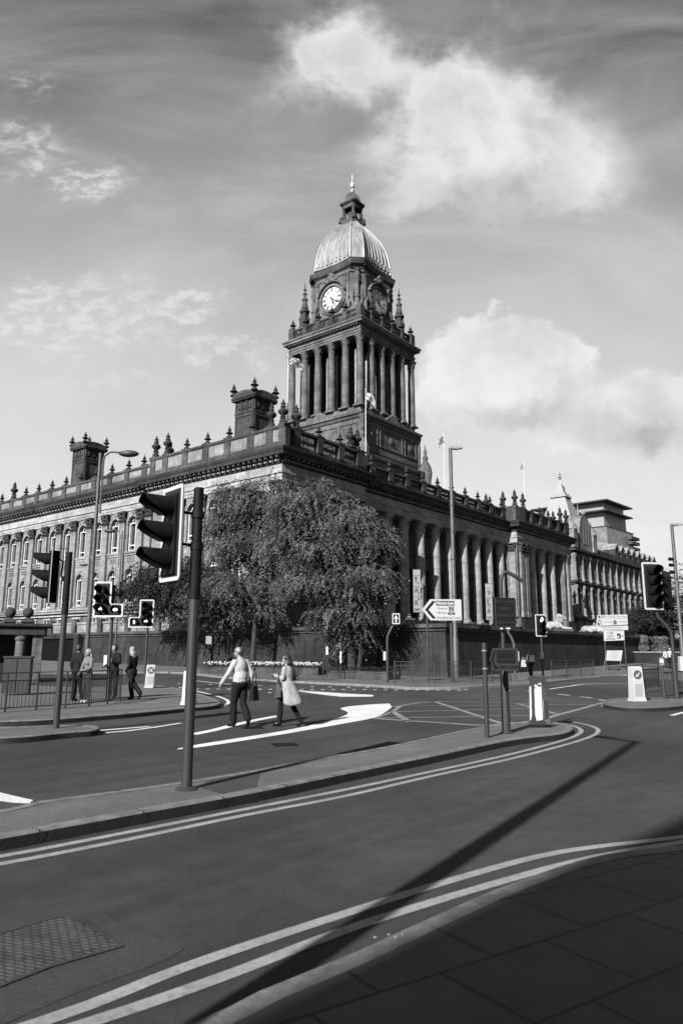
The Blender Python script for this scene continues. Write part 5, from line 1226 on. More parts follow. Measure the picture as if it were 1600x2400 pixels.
# thick pole on the island with the hook, the text sign and two lamps
bT = G(1186, 1718, .12); eT = empty('signal_mast', bT, 0, 'thick pole on the island ending in a bent hook above a dark text sign', 'pole')
DT = bT.y; zk = topz(bT, 1180, 1395) - bT.z; xh = at(1225, 1362, DT).x - bT.x; zh = at(1225, 1362, DT).z - bT.z; za = at(1190, 1342, DT).z - bT.z
m_ = MB(); m_.tube([(0, 0, 0), (0, 0, 1.12), (0, 0, 1.3)], [.085, .08, .05], 16); m_.lathe(0, 0, [(.13, 0), (.09, .03)], 16); m_.build('pole_base', POLE, eT)
m_ = MB(); m_.tube([(0, 0, 1.29), (0, 0, zk)], .038, 12); m_.tube([(0, 0, zk), (0, 0, za - .18), (.02, 0, za - .07), (.07, 0, za), (.14, 0, za + .01), (.22, 0, za - .03), (xh, 0, zh)], .04, 12); m_.build('hooked_pole', POLE, eT)
x0 = at(1158, 1430, DT).x - bT.x; x1 = at(1204, 1430, DT).x - bT.x; z0 = at(1180, 1469, DT).z - bT.z; z1 = at(1180, 1402, DT).z - bT.z
m_ = MB(); m_.box(x0, -.09, z0, x1, -.05, z1); pn = m_.build('text_sign', simple('dark_sign_face', .004, .3, 5, .7, .1), eT)
m_ = MB(); frame2d(m_, [Vector(p) for p in ((x0 - .004, z0 - .004), (x1 + .004, z0 - .004), (x1 + .004, z1 + .004), (x0 - .004, z1 + .004))], .015, -.096, -.0505); m_.build('sign_frame', POLE, pn)
DT_ = mat('dull_lettering', .011, .5)
for i, s_ in enumerate(('RIGHT TURNING', 'TRAFFIC', 'BEWARE OF', 'ONCOMING CARS')): text(pn, s_, .075, ((x0 + x1) / 2, -.093, z1 - (z1 - z0) * (.14 + .24 * i)), DT_, wmax=(x1 - x0) * .86, bold=.002)
for i, px in enumerate((1172, 1189)):
    xx = at(px, 1473, DT).x - bT.x; zz = at(px, 1474, DT).z - bT.z; m_ = MB(); m_.sphere((xx, -.12, zz), .038, 10, 6, sz=.6); m_.tube([(xx, -.1, zz), (0, 0, zz + .03)], .012, 6); m_.build('sign_lamp', WHITE, eT)
bU = G(1141, 1728, .12); eU = empty('direction_sign', bU, 0, 'small dark arrow sign pointing left between two poles on the centre island', 'road sign', SGN)
DU = bU.y; zt_ = topz(bU, 1140, 1507) - bU.z; m_ = MB(); m_.tube([(0, 0, 0), (0, 0, zt_)], .045, 14); m_.build('post', POLE, eU); 
for py in (1525, 1567): zz = at(1140, py, DU).z - bU.z; m_ = MB(); m_.lathe(0, 0, [(.052, zz - .012), (.052, zz + .012)], 12); m_.build('clamp', GALV, eU)
x0 = at(1141, 1545, DU + .3).x - bU.x; x1 = at(1207, 1545, DU + .3).x - bU.x; xs_ = x0 + .06; z0 = at(1170, 1572, DU + .3).z - bU.z; z1 = at(1170, 1519, DU + .3).z - bU.z; zm = (z0 + z1) / 2
m_ = MB(); sh = rounded([(x0, zm), (xs_, z0), (x1, z0), (x1, z1), (xs_, z1)], .02); m_.slab([(p.x, p.y) for p in sh], .06, .08); pn = m_.build('sign_panel', simple('grey_green_sign', .017, .1, 4, .6, .2), eU)
m_ = MB(); m_.slab([(x0 + .03, zm), (x0 + .08, z0 + .03), (x0 + .12, z0 + .03), (x0 + .075, zm), (x0 + .12, z1 - .04), (x0 + .08, z1 - .04)], .055, .0595); m_.build('chevron', BLACK, pn)
m_ = MB(); m_.slab([(x0 + .14, zm - .07), (x1 - .06, zm - .07), (x1 - .06, z1 - .04), (x0 + .14, z1 - .04)], .055, .0595); m_.build('name_panel', BLACK, pn)
text(pn, 'Inner Ring Road', .075, ((x0 + x1) / 2 + .04, .052, zm + .13), DT_, wmax=.38); text(pn, '(A58 & A61)', .075, ((x0 + x1) / 2 + .04, .052, zm), DT_, wmax=.38); text(pn, 'The WEST & SOUTH', .085, ((x0 + x1) / 2 + .04, .053, z0 + .07), BLACK, wmax=.46, bold=.002)
# right hand white signs
DV = 62.0; zg = gz(0, DV) + .12
def V3(px, py, D=DV): return at(px, py, D)
o_ = V3(1425, 1530); bV = Vector((o_.x, DV, zg)); eV = empty('direction_sign', bV, 0, 'white two line loop road direction sign standing over the camera sign at the right', 'road sign', SGN)
def rel(px, py, b=bV, D=DV): p = at(px, py, D); return p.x - b.x, p.z - b.z
m_ = MB()
for px, yy in ((1417, 1500), (1463, 1500)): xx, _ = rel(px, 1500); m_.tube([(xx, .1, 0), (xx, .1, rel(px, 1442)[1])], .06, 8)
m_.build('posts', POLE, eV)
def panel(e, cs, y, name='sign_panel', m=None):
    q = MB(); pl = rounded(cs, .05); q.slab([(p.x, p.y) for p in pl], y, y + .03); return q.build(name, m or bpy.data.materials['sign_white'], e)
def quad(l, D=DV): return [rel(px, py, bV, D) for px, py in l]
p1 = panel(eV, quad([(1398, 1467), (1470, 1464), (1469, 1440), (1398, 1442)]), 0)
m_ = MB(); q = quad([(1400, 1450.3), (1468, 1448.8), (1468, 1449.2), (1400, 1450.8)]); m_.slab(q, -.006, -.0005)
q = quad([(1399, 1467.6), (1469, 1465.2), (1469, 1466.0), (1399, 1468.4)]); m_.slab(q, -.006, .02); m_.build('dividing_lines', SGREY, p1)
xx, zz = rel(1407, 1446); m_ = MB(); m_.slab([(xx - .28, zz), (xx - .1, zz - .12), (xx - .1, zz - .03), (xx + .28, zz - .03), (xx + .28, zz + .03), (xx - .1, zz + .03), (xx - .1, zz + .12)], -.008, -.0005)
xx, zz = rel(1404, 1459); m_.tube([(xx + .12, -.01, zz - .25), (xx + .12, -.01, zz + .1), (xx + .02, -.01, zz + .22), (xx - .1, -.01, zz + .1), (xx - .1, -.01, zz - .1)], .025, 6); m_.slab([(xx - .22, zz - .08), (xx - .1, zz - .28), (xx + .02, zz - .08)], -.02, -.0005); m_.build('arrows', BLACK, p1)
BK = SGREY
xx, zz = rel(1440, 1445); text(p1, 'City Centre Loop Road', .22, (xx, -.004, zz), BK, wmax=2.0)
xx, zz = rel(1424, 1458); text(p1, 'Town Hall', .19, (xx, -.004, zz), BK, wmax=.8); xx, zz = rel(1455, 1457); text(p1, 'car parking', .19, (xx, -.004, zz), BK, wmax=.8)
xx, zz = rel(1440, 1458); m_ = MB(); m_.slab([(xx - .14, zz - .2), (xx + .14, zz - .2), (xx + .1, zz + .16), (xx - .1, zz + .16)], -.008, -.0005); m_.build('pictogram', SGREY, p1)
p2 = panel(eV, quad([(1399, 1479), (1471, 1476.5), (1470.5, 1466.2), (1399, 1468.6)]), 0)
xx, zz = rel(1434, 1470.5); text(p2, 'The Street St, Bedford St and', .15, (xx, -.004, zz), BK, wmax=2.2); xx, zz = rel(1435, 1475); text(p2, 'Access to City Park Row St', .15, (xx, -.004, zz), BK, wmax=2.3)
p3_ = panel(eV, quad([(1414, 1502.5), (1462, 1500.5), (1461, 1478), (1413, 1479.5)]), -.04)
for s_, py in (('Traffic', 1484), ('signal', 1490.5), ('cameras', 1497)): xx, zz = rel(1429, py); text(p3_, s_, .24, (xx, -.044, zz), BK, wmax=.95, bold=.004)
xx, zz = rel(1449, 1491); m_ = MB(); m_.slab([(xx - .16, zz - .2), (xx + .14, zz - .2), (xx + .16, zz + .1), (xx + .06, zz + .22), (xx - .16, zz + .22)], -.048, -.0405); m_.slab([(xx + .3, zz - .06), (xx + .38, zz), (xx + .3, zz + .06), (xx + .24, zz)], -.048, -.0405)
m_.build('camera_symbol', BLACK, p3_); m_ = MB(); 
for rr_ in (.1,): 
    for i in range(14):
        t0, t1 = 2 * math.pi * i / 14, 2 * math.pi * (i + 1) / 14; m_.face([(xx - .04 + r_ * math.cos(t), -.05, zz - .05 + r_ * math.sin(t)) for r_, t in ((.05, t0), (.1, t0), (.1, t1), (.05, t1))])
m_.build('camera_lens', WHITE, p3_)
# leaning board on legs below
bW = at(1436, 1530, 60); bW = Vector((bW.x, 60, gz(0, 60) + .12)); eW = empty('notice_board', bW, 0, 'white notice on a leaning metal frame, weighted at its feet beside the camera sign', 'notice board')
def relw(px, py): p = at(px, py, 60); return p.x - bW.x, p.z - bW.z
cs = [relw(*p) for p in ((1419, 1548), (1454, 1549), (1457.5, 1524.5), (1421, 1524.5))]
q = MB(); q.slab(cs, -.03, 0); pn = q.build('board', bpy.data.materials['sign_white'], eW)
for i, s_ in enumerate(('Summer city', 'Run 27 June', 'Expect delays', 'Roads closed early', 'Please', 'plan ahead')): xx, zz = relw(1439, 1527 + 3.6 * i); text(pn, s_, .11, (xx, -.034, zz), mat('pale_ink', .16, .6) if 'pale_ink' not in bpy.data.materials else bpy.data.materials['pale_ink'], wmax=1.1)
q = MB(); 
for a_, b_ in (((1420, 1526), (1414, 1574)), ((1456, 1526), (1451, 1572)), ((1421, 1560), (1424, 1572))): p0, p1_ = relw(*a_), relw(*b_); q.tube([(p0[0], .03, p0[1]), (p1_[0], .0, max(.0, p1_[1]))], .035, 6)
q.tube([(-.8, 0, .06), (.9, 0, .06)], .03, 6); q.build('frame', GALVD, eW); q = MB(); q.box(-.45, -.3, 0, .1, .15, .3); q.sphere((.3, 0, .15), .2, 8, 6, sz=.7); q.build('sandbags', simple('sandbag', .03, .3, 4, .8), eW)
# small plates on posts by the wall
def plate(px, py, w, h, D, lab, m=None, gpy=None, sleeve=False):
    X = at(px, 1530, D); b = Vector((X.x, D, .12 + gz(0, D))); e = empty('post_sign', b, 0, lab, 'sign post'); z = at(px, py, D).z - b.z
    q = MB(); q.tube([(0, 0, 0), (0, 0, z + h / 2)], .035, 8); q.build('post', POLE, e)
    q = MB(); q.box(-w / 2, -.05, z - h / 2, w / 2, -.036, z + h / 2); q.build('plate', m or GALV, e)
plate(488, 1500, .48, .62, 58, 'small pale square plate on a thin post left of the walking man', mat('plate_grey', .17, .5))
plate(766, 1525, .14, .5, 46, 'thin post with a short pale band in front of the tree', WHITE); plate(798, 1540, .1, .7, 44, 'thin black and white banded post at the kerb by the right hand tree', WHITE)

# ---- bollards
BG = 'white traffic bollards'
def bollard(px, py, h, w, rz, lab, face='arrow', ztop=None):
    b = G(px, py, .12); e = empty('bollard', b, rz, lab, 'bollard', BG); q = MB(); d = w * .62
    def shell(x0, x1, z0, z1, y0, y1, t): q.box(x0, y0, z0, x1, y1, z1, t, t * .5)
    q.box(-w * .56, -d * .6, 0, w * .56, d * .6, .09, .01, .01); q.box(-w / 2, -d / 2, .093, w / 2, d / 2, h - .03, w * .09, d * .05); q.box(-w * .41, -d * .45, h - .03, w * .41, d * .45, h, .02, .02)
    q.build('shell', WHITE, e)
    q = MB(); n = 20
    if face:
        zc = h * .76; rr_ = w * .33
        q.slab([(rr_ * math.cos(2 * math.pi * i / n), zc + rr_ * math.sin(2 * math.pi * i / n)) for i in range(n)], -d / 2 - .0, -d / 2 + .05); disc = q.build('disc', SGREY, e)
        q = MB()
        if face == 'arrow': P = [(-.2, .05), (.06, .05), (.06, .13), (.24, 0), (.06, -.13), (.06, -.05), (-.2, -.05)]; a_ = R(225)
        else: P = [(-.24, .04), (.24, .04), (.24, -.04), (-.24, -.04)]; a_ = R(45)
        k_ = w
        q.slab([(k_ * (x * math.cos(a_) - z * math.sin(a_)), zc + k_ * (x * math.sin(a_) + z * math.cos(a_))) for x, z in P], -d / 2 - .012, -d / 2 - .001); 
        if face == 'cross': q.slab([(k_ * (x * math.cos(-a_) - z * math.sin(-a_)), zc + k_ * (x * math.sin(-a_) + z * math.cos(-a_))) for x, z in P], -d / 2 - .016, -d / 2 - .0125)
        q.build('symbol', WHITE, disc)
    q = MB(); q.box(-w * .3, -d / 2 - .004, .15, w * .3, -d / 2 + .03, h * .5); q.build('lower_panel', mat('bollard_panel', .24, .5) if 'bollard_panel' not in bpy.data.materials else bpy.data.materials['bollard_panel'], e)
    return e
e = bollard(1264, 1697, 1.04, .46, R(58), 'tall white bollard at the tip of the centre island, seen from its side', None)
bollard(1492, 1643, 1.12, .44, R(12), 'white bollard with an arrow disc in front of the right hand railings', 'arrow')
bollard(352, 1612, .98, .46, R(14), 'white bollard with a crossed disc beyond the woman in black', 'cross')
bollard(443, 1651, .98, .42, R(70), 'white bollard half hidden behind the nearest pole', None)

# ---- railings
def railing(pxl, h, lab, bars=True, group='pedestrian railings', gap=None, z=.12, name='railing', thick=.03):
    pts = [G(x, y, z) for x, y in pxl]; o = pts[0]; e = empty(name, o, 0, lab, 'railing', group)
    for p in pts: q = MB(); r = p - o; q.tube([r, r + Vector((0, 0, h))], thick, 8); q.build('post', POLE if bars else POLE, e)
    for a_, b_ in zip(pts, pts[1:]):
        q = MB(); A, B = a_ - o, b_ - o; U_ = Vector((0, 0, 1))
        for zz in (h - .02, h - .22, .1): q.tube([A + U_ * zz, B + U_ * zz], thick * .55, 6)
        if bars:
            n = max(2, int((B - A).length / .11))
            for i in range(1, n): p = A.lerp(B, i / n); q.tube([p + U_ * .1, p + U_ * (h - .22)], .008, 4)
        q.build('panel', POLE, e)
    return e
railing([(-60, 1674), (12, 1669), (85, 1664), (153, 1660), (209, 1656), (252, 1650), (281, 1643)], 1.0, 'dark railing along the left pavement in front of the waiting people')
railing([(590, 1592), (640, 1593), (698, 1594), (757, 1595)], 1.05, 'dark railing in front of the white flower planter')
railing([(924, 1602), (968, 1603), (1018, 1603), (1065, 1603), (1104, 1602), (1153, 1599), (1197, 1596)], 1.12, 'dark railing at the terrace corner round the posts of the white sign')
railing([(1293, 1590), (1328, 1588), (1361, 1585), (1391, 1582)], 1.1, 'dark railing along the far pavement right of the lit far signal')
railing([(1474, 1634), (1556, 1638), (1583, 1634), (1640, 1630)], 1.12, 'dark railing on the right island behind the arrow bollard', thick=.04)
railing([(1474, 1634), (1508, 1620), (1545, 1612), (1586, 1608)], 1.12, 'dark railing turning back from the arrow bollard on the right island', thick=.035)

# ---- gate piers, cabinet and shelter at the far left
def ball_pier(px, D, z0, z1, lab):
    X = at(px, 1530, D); b = Vector((X.x, D, 0)); e = empty('gate_pier', b, R(30), lab, 'gate pier', 'ball topped stone piers'); q = MB(); q.box(-.3, -.3, z0, .3, .3, z1); q.box(-.38, -.38, z1 + .003, .38, .38, z1 + .2, .06, .06); q.build('pier', STONE_D, e); q = MB(); q.lathe(0, 0, [(.2, z1 + .2), (.13, z1 + .3)], 10); q.sphere((0, 0, z1 + .6), .33, 14, 10); q.build('ball', STONE_D, e)
ball_pier(17, 46, 2.9, 3.45, 'stone pier with a round ball, farther left of the two'); ball_pier(59, 46, 2.9, 3.45, 'stone pier with a round ball, right of its twin')
X = at(28, 1530, 40); eK = empty('stone_kiosk', (X.x, 40, 0), R(20), 'dark flat roofed stone kiosk with pale columns behind the left railing', 'kiosk')
q = MB(); q.box(-5, -.2, 2.55, 1.6, 3.5, 3.0); q.box(-5.2, -.4, 3.003, 1.8, 3.7, 3.15); q.build('roof', STONE_B, eK); q = MB(); q.box(-5, 1.5, 0, 1.2, 3.4, 2.55); q.build('wall', STONE_W, eK)
q = MB(); q.lathe(.4, .2, [(.36, 0), (.36, .5), (.28, .55), (.26, 2.2), (.34, 2.3), (.36, 2.55)], 14); q.build('column', STONE_P, eK); q = MB(); q.box(1.0, .0, 0, 1.5, .6, 2.55); q.build('pier', STONE_P, eK)
X = at(50, 1530, 27); eQ = empty('utility_cabinet', (X.x, 27, .12), R(12), 'dark grey roadside cabinet behind the left railing', 'cabinet'); q = MB(); q.box(-.5, -.25, .05, .4, .25, 1.3); q.build('cabinet_body', POLE, eQ); q = MB(); q.box(-.54, -.29, 1.303, .44, .29, 1.36); q.build('lid', POLE, eQ); q = MB(); q.box(-.06, -.262, .1, -.04, -.2505, 1.25); q.build('door_gap', BLACK, eQ)

# ---- banners, flags, lions (in the town hall's frame)
def loc3(a, b, z): c, s = math.cos(YAW), math.sin(YAW); return Vector((OX + a * c - b * s, OY + a * s + b * c, z))
PRN = simple('printed_banner_ink', .06, .6, 3, .7)
def banner(a, z0, z1, lab):
    e = empty('banner', loc3(a, 1.7, 0), R(-4), lab, 'banner', 'banners hung between the columns'); e.scale = (.78, 1, 1); q = MB(); q.box(-.5, -.02, z0, .5, .0, z1); bn = q.build('cloth', mat('banner_white', .17, .7) if 'banner_white' not in bpy.data.materials else bpy.data.materials['banner_white'], e)
    q = MB(); H_ = z1 - z0
    for k_, (u0, u1) in enumerate(((.16, .34), (.37, .58), (.6, .86))): 
        random.seed(k_ + int(a)); 
        q.box(-.42, -.026, z0 + H_ * u0, .42, -.0205, z0 + H_ * (u0 + .012)); q.box(-.42, -.026, z0 + H_ * u1, .42, -.0205, z0 + H_ * (u1 + .012))
        for j in range(7): x = random.uniform(-.28, .28); zz = z0 + H_ * random.uniform(u0 + .04, u1 - .03); q.sphere((x, -.02, zz), random.uniform(.1, .17), 8, 5, sy=.06)
    q.box(-.4, -.026, z0 + .12, .4, -.0205, z0 + .4); q.build('pictures', PRN, bn); q = MB(); q.tube([(-.6, 0, z1 + .03), (.6, 0, z1 + .03)], .04, 8); q.tube([(-.6, 0, z0 - .03), (.6, 0, z0 - .03)], .04, 8); q.build('rods', POLE, e)
banner(23.2, 6.0, 10.6, 'tall printed banner left of the straight lamp post'); banner(39.7, 5.8, 10.3, 'tall printed banner left of the hooked pole')
def flag(px, py_top, py_bot, D, fdir, lab, dark=False, ln=1.6, droop=.6):
    T, B = at(px, py_top, D), at(px, py_bot, D); e = empty('flagpole', B, 0, lab, 'flagpole', 'flagpoles on the roof'); h = T.z - B.z; q = MB(); q.tube([(0, 0, -1.5), (0, 0, h)], [.07, .045], 8); q.sphere((0, 0, h + .06), .09, 8, 6); q.build('pole', WHITE, e)
    q = MB(); n, m2 = 10, 6; rows = []
    for i in range(n + 1):
        t = i / n; rows.append([q.V((fdir * ln * t * (.75), .18 * math.sin(t * 7 + j * .6), h - .15 - j / m2 * .95 - droop * t * t - .1 * math.sin(t * 6))) for j in range(m2 + 1)])
    for i in range(n):
        for j in range(m2): q.mi = 1 if (j == m2 // 2 or i == n // 2 or (dark and (i + j) % 3)) else 0; q.idx((rows[i][j], rows[i + 1][j], rows[i + 1][j + 1], rows[i][j + 1]))
    q.build('flag', [mat('flag_cloth', .28, .8) if 'flag_cloth' not in bpy.data.materials else bpy.data.materials['flag_cloth'], PRN], e)
flag(673, 830, 985, 72, 1, 'flagpole with a dark streaming flag at the left of the clock tower', True, 2.2, 1.2)
flag(857, 913, 1052, 76, 1, 'white flagpole with a crossed flag in front of the clock tower base', False, 1.4, 1.2)
flag(1042, 1016, 1140, 86, -1, 'white flagpole with a limp flag left of the straight lamp head', True, .8, 1.0)
flag(1229, 1080, 1160, 108, -1, 'most distant white flagpole, over the far end of the colonnade', False, .7, 1.2)
def lion(px, py, D, s, lab, flip=1):
    P = at(px, py, D); e = empty('lion_statue', P, R(-12), lab, 'statue', 'stone lions on the steps'); e.scale = (s * flip, s, s)
    q = MB(); S = q.sphere
    S((-.9, 0, .45), .55, 14, 10, sx=1.25, sz=.85); S((-.2, 0, .5), .5, 14, 10, sx=1.5, sz=.85); S((.5, 0, .62), .5, 14, 10, sx=.9, sz=1.15)
    S((.72, 0, 1.1), .5, 14, 10, sx=.8, sz=1.05); S((.62, 0, 1.4), .36, 12, 8); S((1.05, 0, 1.28), .27, 12, 8, sx=1.1); S((1.3, 0, 1.2), .16, 10, 8)
    for y in (-.28, .28): q.tube([(.6, y, .5), (1.0, y, .2), (1.7, y, .12)], [.24, .17, .13], 10); S((1.78, y, .13), .17, 10, 6, sz=.7); q.tube([(-1.0, y * 1.4, .5), (-.5, y * 1.7, .3), (-.3, y * 1.8, .12)], [.35, .25, .14], 10); S((.95, y * .65, 1.52), .09, 8, 6)
    q.tube([(-1.5, 0, .35), (-1.75, .2, .15), (-1.4, .5, .08), (-.9, .62, .08)], [.09, .06, .05, .07], 8)
    o = q.build('body', LION, e); md = o.modifiers.new('fuse', 'REMESH'); md.mode = 'VOXEL'; md.voxel_size = .05; o.modifiers.new('soft', 'SMOOTH').iterations = 3
    q = MB(); random.seed(4)
    for i in range(60): a_ = random.uniform(0, 6.28); f_ = random.uniform(-.6, .8); q.sphere((.66 + .42 * math.cos(a_) * .8, .44 * math.sin(a_), 1.1 + f_ * .45), .12, 6, 5)
    q.build('mane', LION, e); q = MB(); q.box(-1.7, -.65, -1.2, 2.0, .65, .02); q.build('plinth', STONE_D, e)
lion(1297, 1476, 90, 1.12, 'white stone lion lying right of the far lit signal'); lion(1392, 1484, 101, 1.12, 'white stone lion lying behind the white loop road sign')

# ================================================================ TREES
from mathutils import noise as mnoise
def tree(base, h, blobs, trunk_pts, lab, name='locust_tree', sprays=420, leaf=LEAF, seed=1, droop=1.0, group='trees by the terrace', size=1.0, lean=None):
    """blobs: list of (x, y, z, rx, ry, rz) in tree space, foliage gathers near their surfaces in drooping sprays"""
    random.seed(seed); e = empty(name, base, 0, lab, 'tree', group)
    q = MB()
    for pts, r0, r1 in trunk_pts: n = len(pts); q.tube(pts, [r0 + (r1 - r0) * i / (n - 1) for i in range(n)], 9)
    tops = [Vector(t[0][-1]) for t in trunk_pts]
    f = MB(); verts, faces = f.v, f.f
    tv = sum(b[3] * b[4] * b[5] for b in blobs) 
    for b in blobs:
        c = Vector(b[:3]); k_ = int(sprays * b[3] * b[4] * b[5] / tv)
        for i in range(k_):
            while True:
                d = Vector((random.gauss(0, 1), random.gauss(0, 1), random.gauss(0, 1))).normalized()
                if d.z > -.75: break
            rr = random.random() ** .35
            wob = 1 + .55 * mnoise.noise(d * 2.6 + c * .37)
            p = c + Vector((d.x * b[3], d.y * b[4], d.z * b[5])) * rr * wob
            if mnoise.noise(p * .75 + Vector((seed * 3.1, 0, 0))) < -.10: continue
            if i % 14 == 0:
                s0 = min(tops, key=lambda t: (t - p).length); m1 = s0.lerp(p, .5) + Vector((0, 0, .25)); q.tube([s0, m1, p], [.08, .05, .015], 5)
            for s in range(5):     # sprays of small leaflets arching outwards and down
                out = Vector((d.x, d.y, 0)) + Vector((random.gauss(0, .5), random.gauss(0, .5), 0)); out.normalize(); v = (out * random.uniform(.5, 1.0) + Vector((0, 0, random.uniform(-.1, .45)))) * .115 * size
                x = p + Vector((random.gauss(0, .22), random.gauss(0, .22), random.gauss(0, .18))) * size; nl = random.randint(7, 11)
                for l in range(nl):
                    x = x + v; v = v + Vector((0, 0, -.019 * droop * size)); t = v.normalized(); side = t.cross(Vector((0, 0, 1))); side = side.normalized() if side.length > .1 else Vector((1, 0, 0))
                    for sg in (-1, 1):
                        ln = random.uniform(.09, .18) * size; dirv = (side * sg * .6 + t * .5 + Vector((0, 0, random.uniform(-1.1, .0) * droop))).normalized(); wv = dirv.cross(Vector((random.gauss(0, 1), random.gauss(0, 1), 1.2))).normalized() * ln * .22
                        a0_ = len(verts); m0 = x + dirv * ln * .5
                        verts += [x, m0 + wv, x + dirv * ln, m0 - wv]; faces.append((a0_, a0_ + 1, a0_ + 2, a0_ + 3)); f.m.append(0)
    q.build('trunk', BARK, e); f.build('crown', leaf, e, smooth=False)
    return e
X = at(592, 1530, 55)
tree(Vector((X.x, 55, 0)), 15, [(-1.4, 0, 12.5, 2.0, 2.2, 2.0), (.9, 0, 13.3, 2.0, 2.2, 1.7), (3.2, 0, 12.7, 1.9, 2.0, 1.8), (-1.8, 0, 10.2, 1.8, 2.0, 1.5), (.6, 0, 9.8, 2.4, 2.2, 1.6), (3.6, 0, 9.2, 1.8, 2.0, 1.8), (-2.8, -.5, 8.8, 1.5, 1.6, 1.2), (1.6, 0, 7.2, 2.2, 2.2, 1.5), (-1.4, 0, 6.6, 1.9, 1.8, 1.1), (-3.3, 0, 6.0, 1.5, 1.6, 1.0), (.5, 0, 4.9, 1.3, 1.2, .8), (-2.0, 0, 4.6, .9, 1.0, .7)],
     [([(0, 0, -.1), (.05, 0, 2), (.15, 0, 4.2), (.3, 0, 6.5), (.2, 0, 9.5), (.0, 0, 12.5)], .24, .05), ([(.12, 0, 3.8), (-.8, 0, 5.4), (-1.8, .2, 7.4), (-2.2, 0, 9.6)], .14, .04), ([(.3, 0, 6.2), (1.3, 0, 7.6), (2.4, 0, 9.4), (3.0, 0, 11.5)], .13, .04), ([(.1, 0, 4), (-1.8, 0, 4.6), (-3.2, 0, 5.4)], .08, .03)],
     'left tall feathery tree with a slim trunk, in front of the sunlit corner', sprays=2100, seed=2, size=1.2)
X = at(826, 1530, 47.5)
tree(Vector((X.x, 47.5, 0)), 13, [(-2.2, 0, 11.0, 1.8, 2.0, 1.5), (-.2, 0, 10.3, 1.6, 1.9, 1.4), (-4.0, 0, 11.2, 1.5, 1.8, 1.5), (-4.0, 0, 8.6, 1.5, 1.8, 1.3), (-1.6, -.5, 8.4, 1.9, 2.0, 1.4), (1.0, 0, 8.9, 1.3, 1.5, 1.2), (-2.8, -.4, 6.2, 1.6, 1.8, 1.2), (.0, -.6, 6.5, 1.8, 2.0, 1.3), (1.5, -.2, 6.4, .9, 1.2, 1.3), (.6, 0, 4.4, 1.2, 1.6, 1.0), (-1.4, -.3, 4.2, 1.1, 1.4, .9), (.1, 0, 2.6, .9, 1.0, .8), (-.8, 0, 2.0, .6, .8, .6)],
     [([(0, 0, -.1), (-.1, 0, 1.8), (-.25, 0, 4.0), (-.4, 0, 6.6), (-.6, 0, 9.5)], .3, .05), ([(.35, 0, -.1), (.5, 0, 1.5), (.6, 0, 4.2), (.9, 0, 7.4)], .18, .04), ([(-.2, 0, 3), (-1.4, 0, 5.5), (-2.4, 0, 8)], .12, .03)],
     'right hand bushy tree with foliage drooping almost to the planter', sprays=2300, seed=5, size=1.15)
X = at(455, 1530, 60)
tree(Vector((X.x, 60, 0)), 9, [(-2.2, 0, 7.6, 2.6, 2.2, 1.3), (-4.4, 0, 6.8, 2.2, 2.0, .9), (.6, 0, 7.2, 2.6, 2.4, 1.7), (-3.2, 0, 5.4, 2.3, 2.0, .9), (1.0, 0, 5.2, 2.0, 2.0, 1.2), (-6.0, 0, 6.6, 1.3, 1.4, .6), (-1.2, 0, 8.6, 1.6, 1.6, 1.0)],
     [([(0, 0, -.1), (.1, 0, 2), (0, 0, 4.2), (.2, 0, 6.8)], .26, .06), ([(0, 0, 3.0), (-1.4, 0, 4.3), (-3.0, 0, 5.6), (-4.8, 0, 6.5)], .14, .03), ([(0, 0, 3.2), (1.8, 0, 4.6), (3.8, 0, 5.6)], .12, .03)],
     'low dark spreading tree with layered branches behind the nearest pole', sprays=800, size=1.4, seed=9, leaf=LEAF_D)
# dense trees far right
for i, (px, D, h_, w_0, s_) in enumerate(((1512, 112, 7.6, 3.6, 1), (1552, 104, 8.6, 4.0, 2), (1612, 98, 12.3, 5.0, 3), (1472, 118, 5.2, 2.8, 4))):
    X = at(px, 1530, D); zb = gz(0, D)
    tree(Vector((X.x, D, zb)), h_, [(0, 0, h_ * .62, w_0 * .85, w_0 * .8, h_ * .34), (-w_0 * .5, 0, h_ * .45, w_0 * .55, w_0 * .5, h_ * .25), (w_0 * .5, 0, h_ * .48, w_0 * .55, w_0 * .5, h_ * .28)],
         [([(0, 0, -.1), (0, 0, h_ * .3), (.2, 0, h_ * .6)], .3, .1), ([(0, 0, h_ * .25), (-w_0 * .4, 0, h_ * .5)], .15, .05)], ('round dark broadleaf tree right of the ornate building', 'dark broadleaf tree behind the large right hand signal', 'tallest dark broadleaf tree at the right edge', 'low dark tree in front of the ornate building')[i],
         name='broadleaf_tree', sprays=420, leaf=LEAF_D, seed=20 + i, droop=.3, group='trees beyond the lions', size=1.7)
# shrubs and hedge on the far terrace
def hedge(px0, px1, D, z0, h_, dep, lab, n=900, seed=1):
    A, B = at(px0, 1530, D), at(px1, 1530, D); e = empty('hedge', (A.x, D, z0), 0, lab, 'hedge', 'hedges on the far terrace'); L_ = B.x - A.x; random.seed(seed); q = MB(); q.box(.15, .15, 0, L_ - .15, dep - .15, h_ - .2); q.build('twigs', BARK, e)
    f = MB()
    for i in range(n):
        x, y, z = random.uniform(0, L_), random.uniform(0, dep), random.uniform(0, h_) + .12 * math.sin(i); fc = random.random()
        if fc < .5: y = random.uniform(-.05, .15)
        elif fc < .8: z = h_ + random.uniform(-.2, .15)
        d = Vector((random.gauss(0, 1), random.gauss(0, 1), random.gauss(0, 1))).normalized() * .16; w_1 = d.cross(Vector((.3, 1, .2))).normalized() * .1; p = Vector((x, y, z)); f.face([p - d, p + w_1, p + d, p - w_1])
    f.build('leaves', LEAF, e, smooth=False)
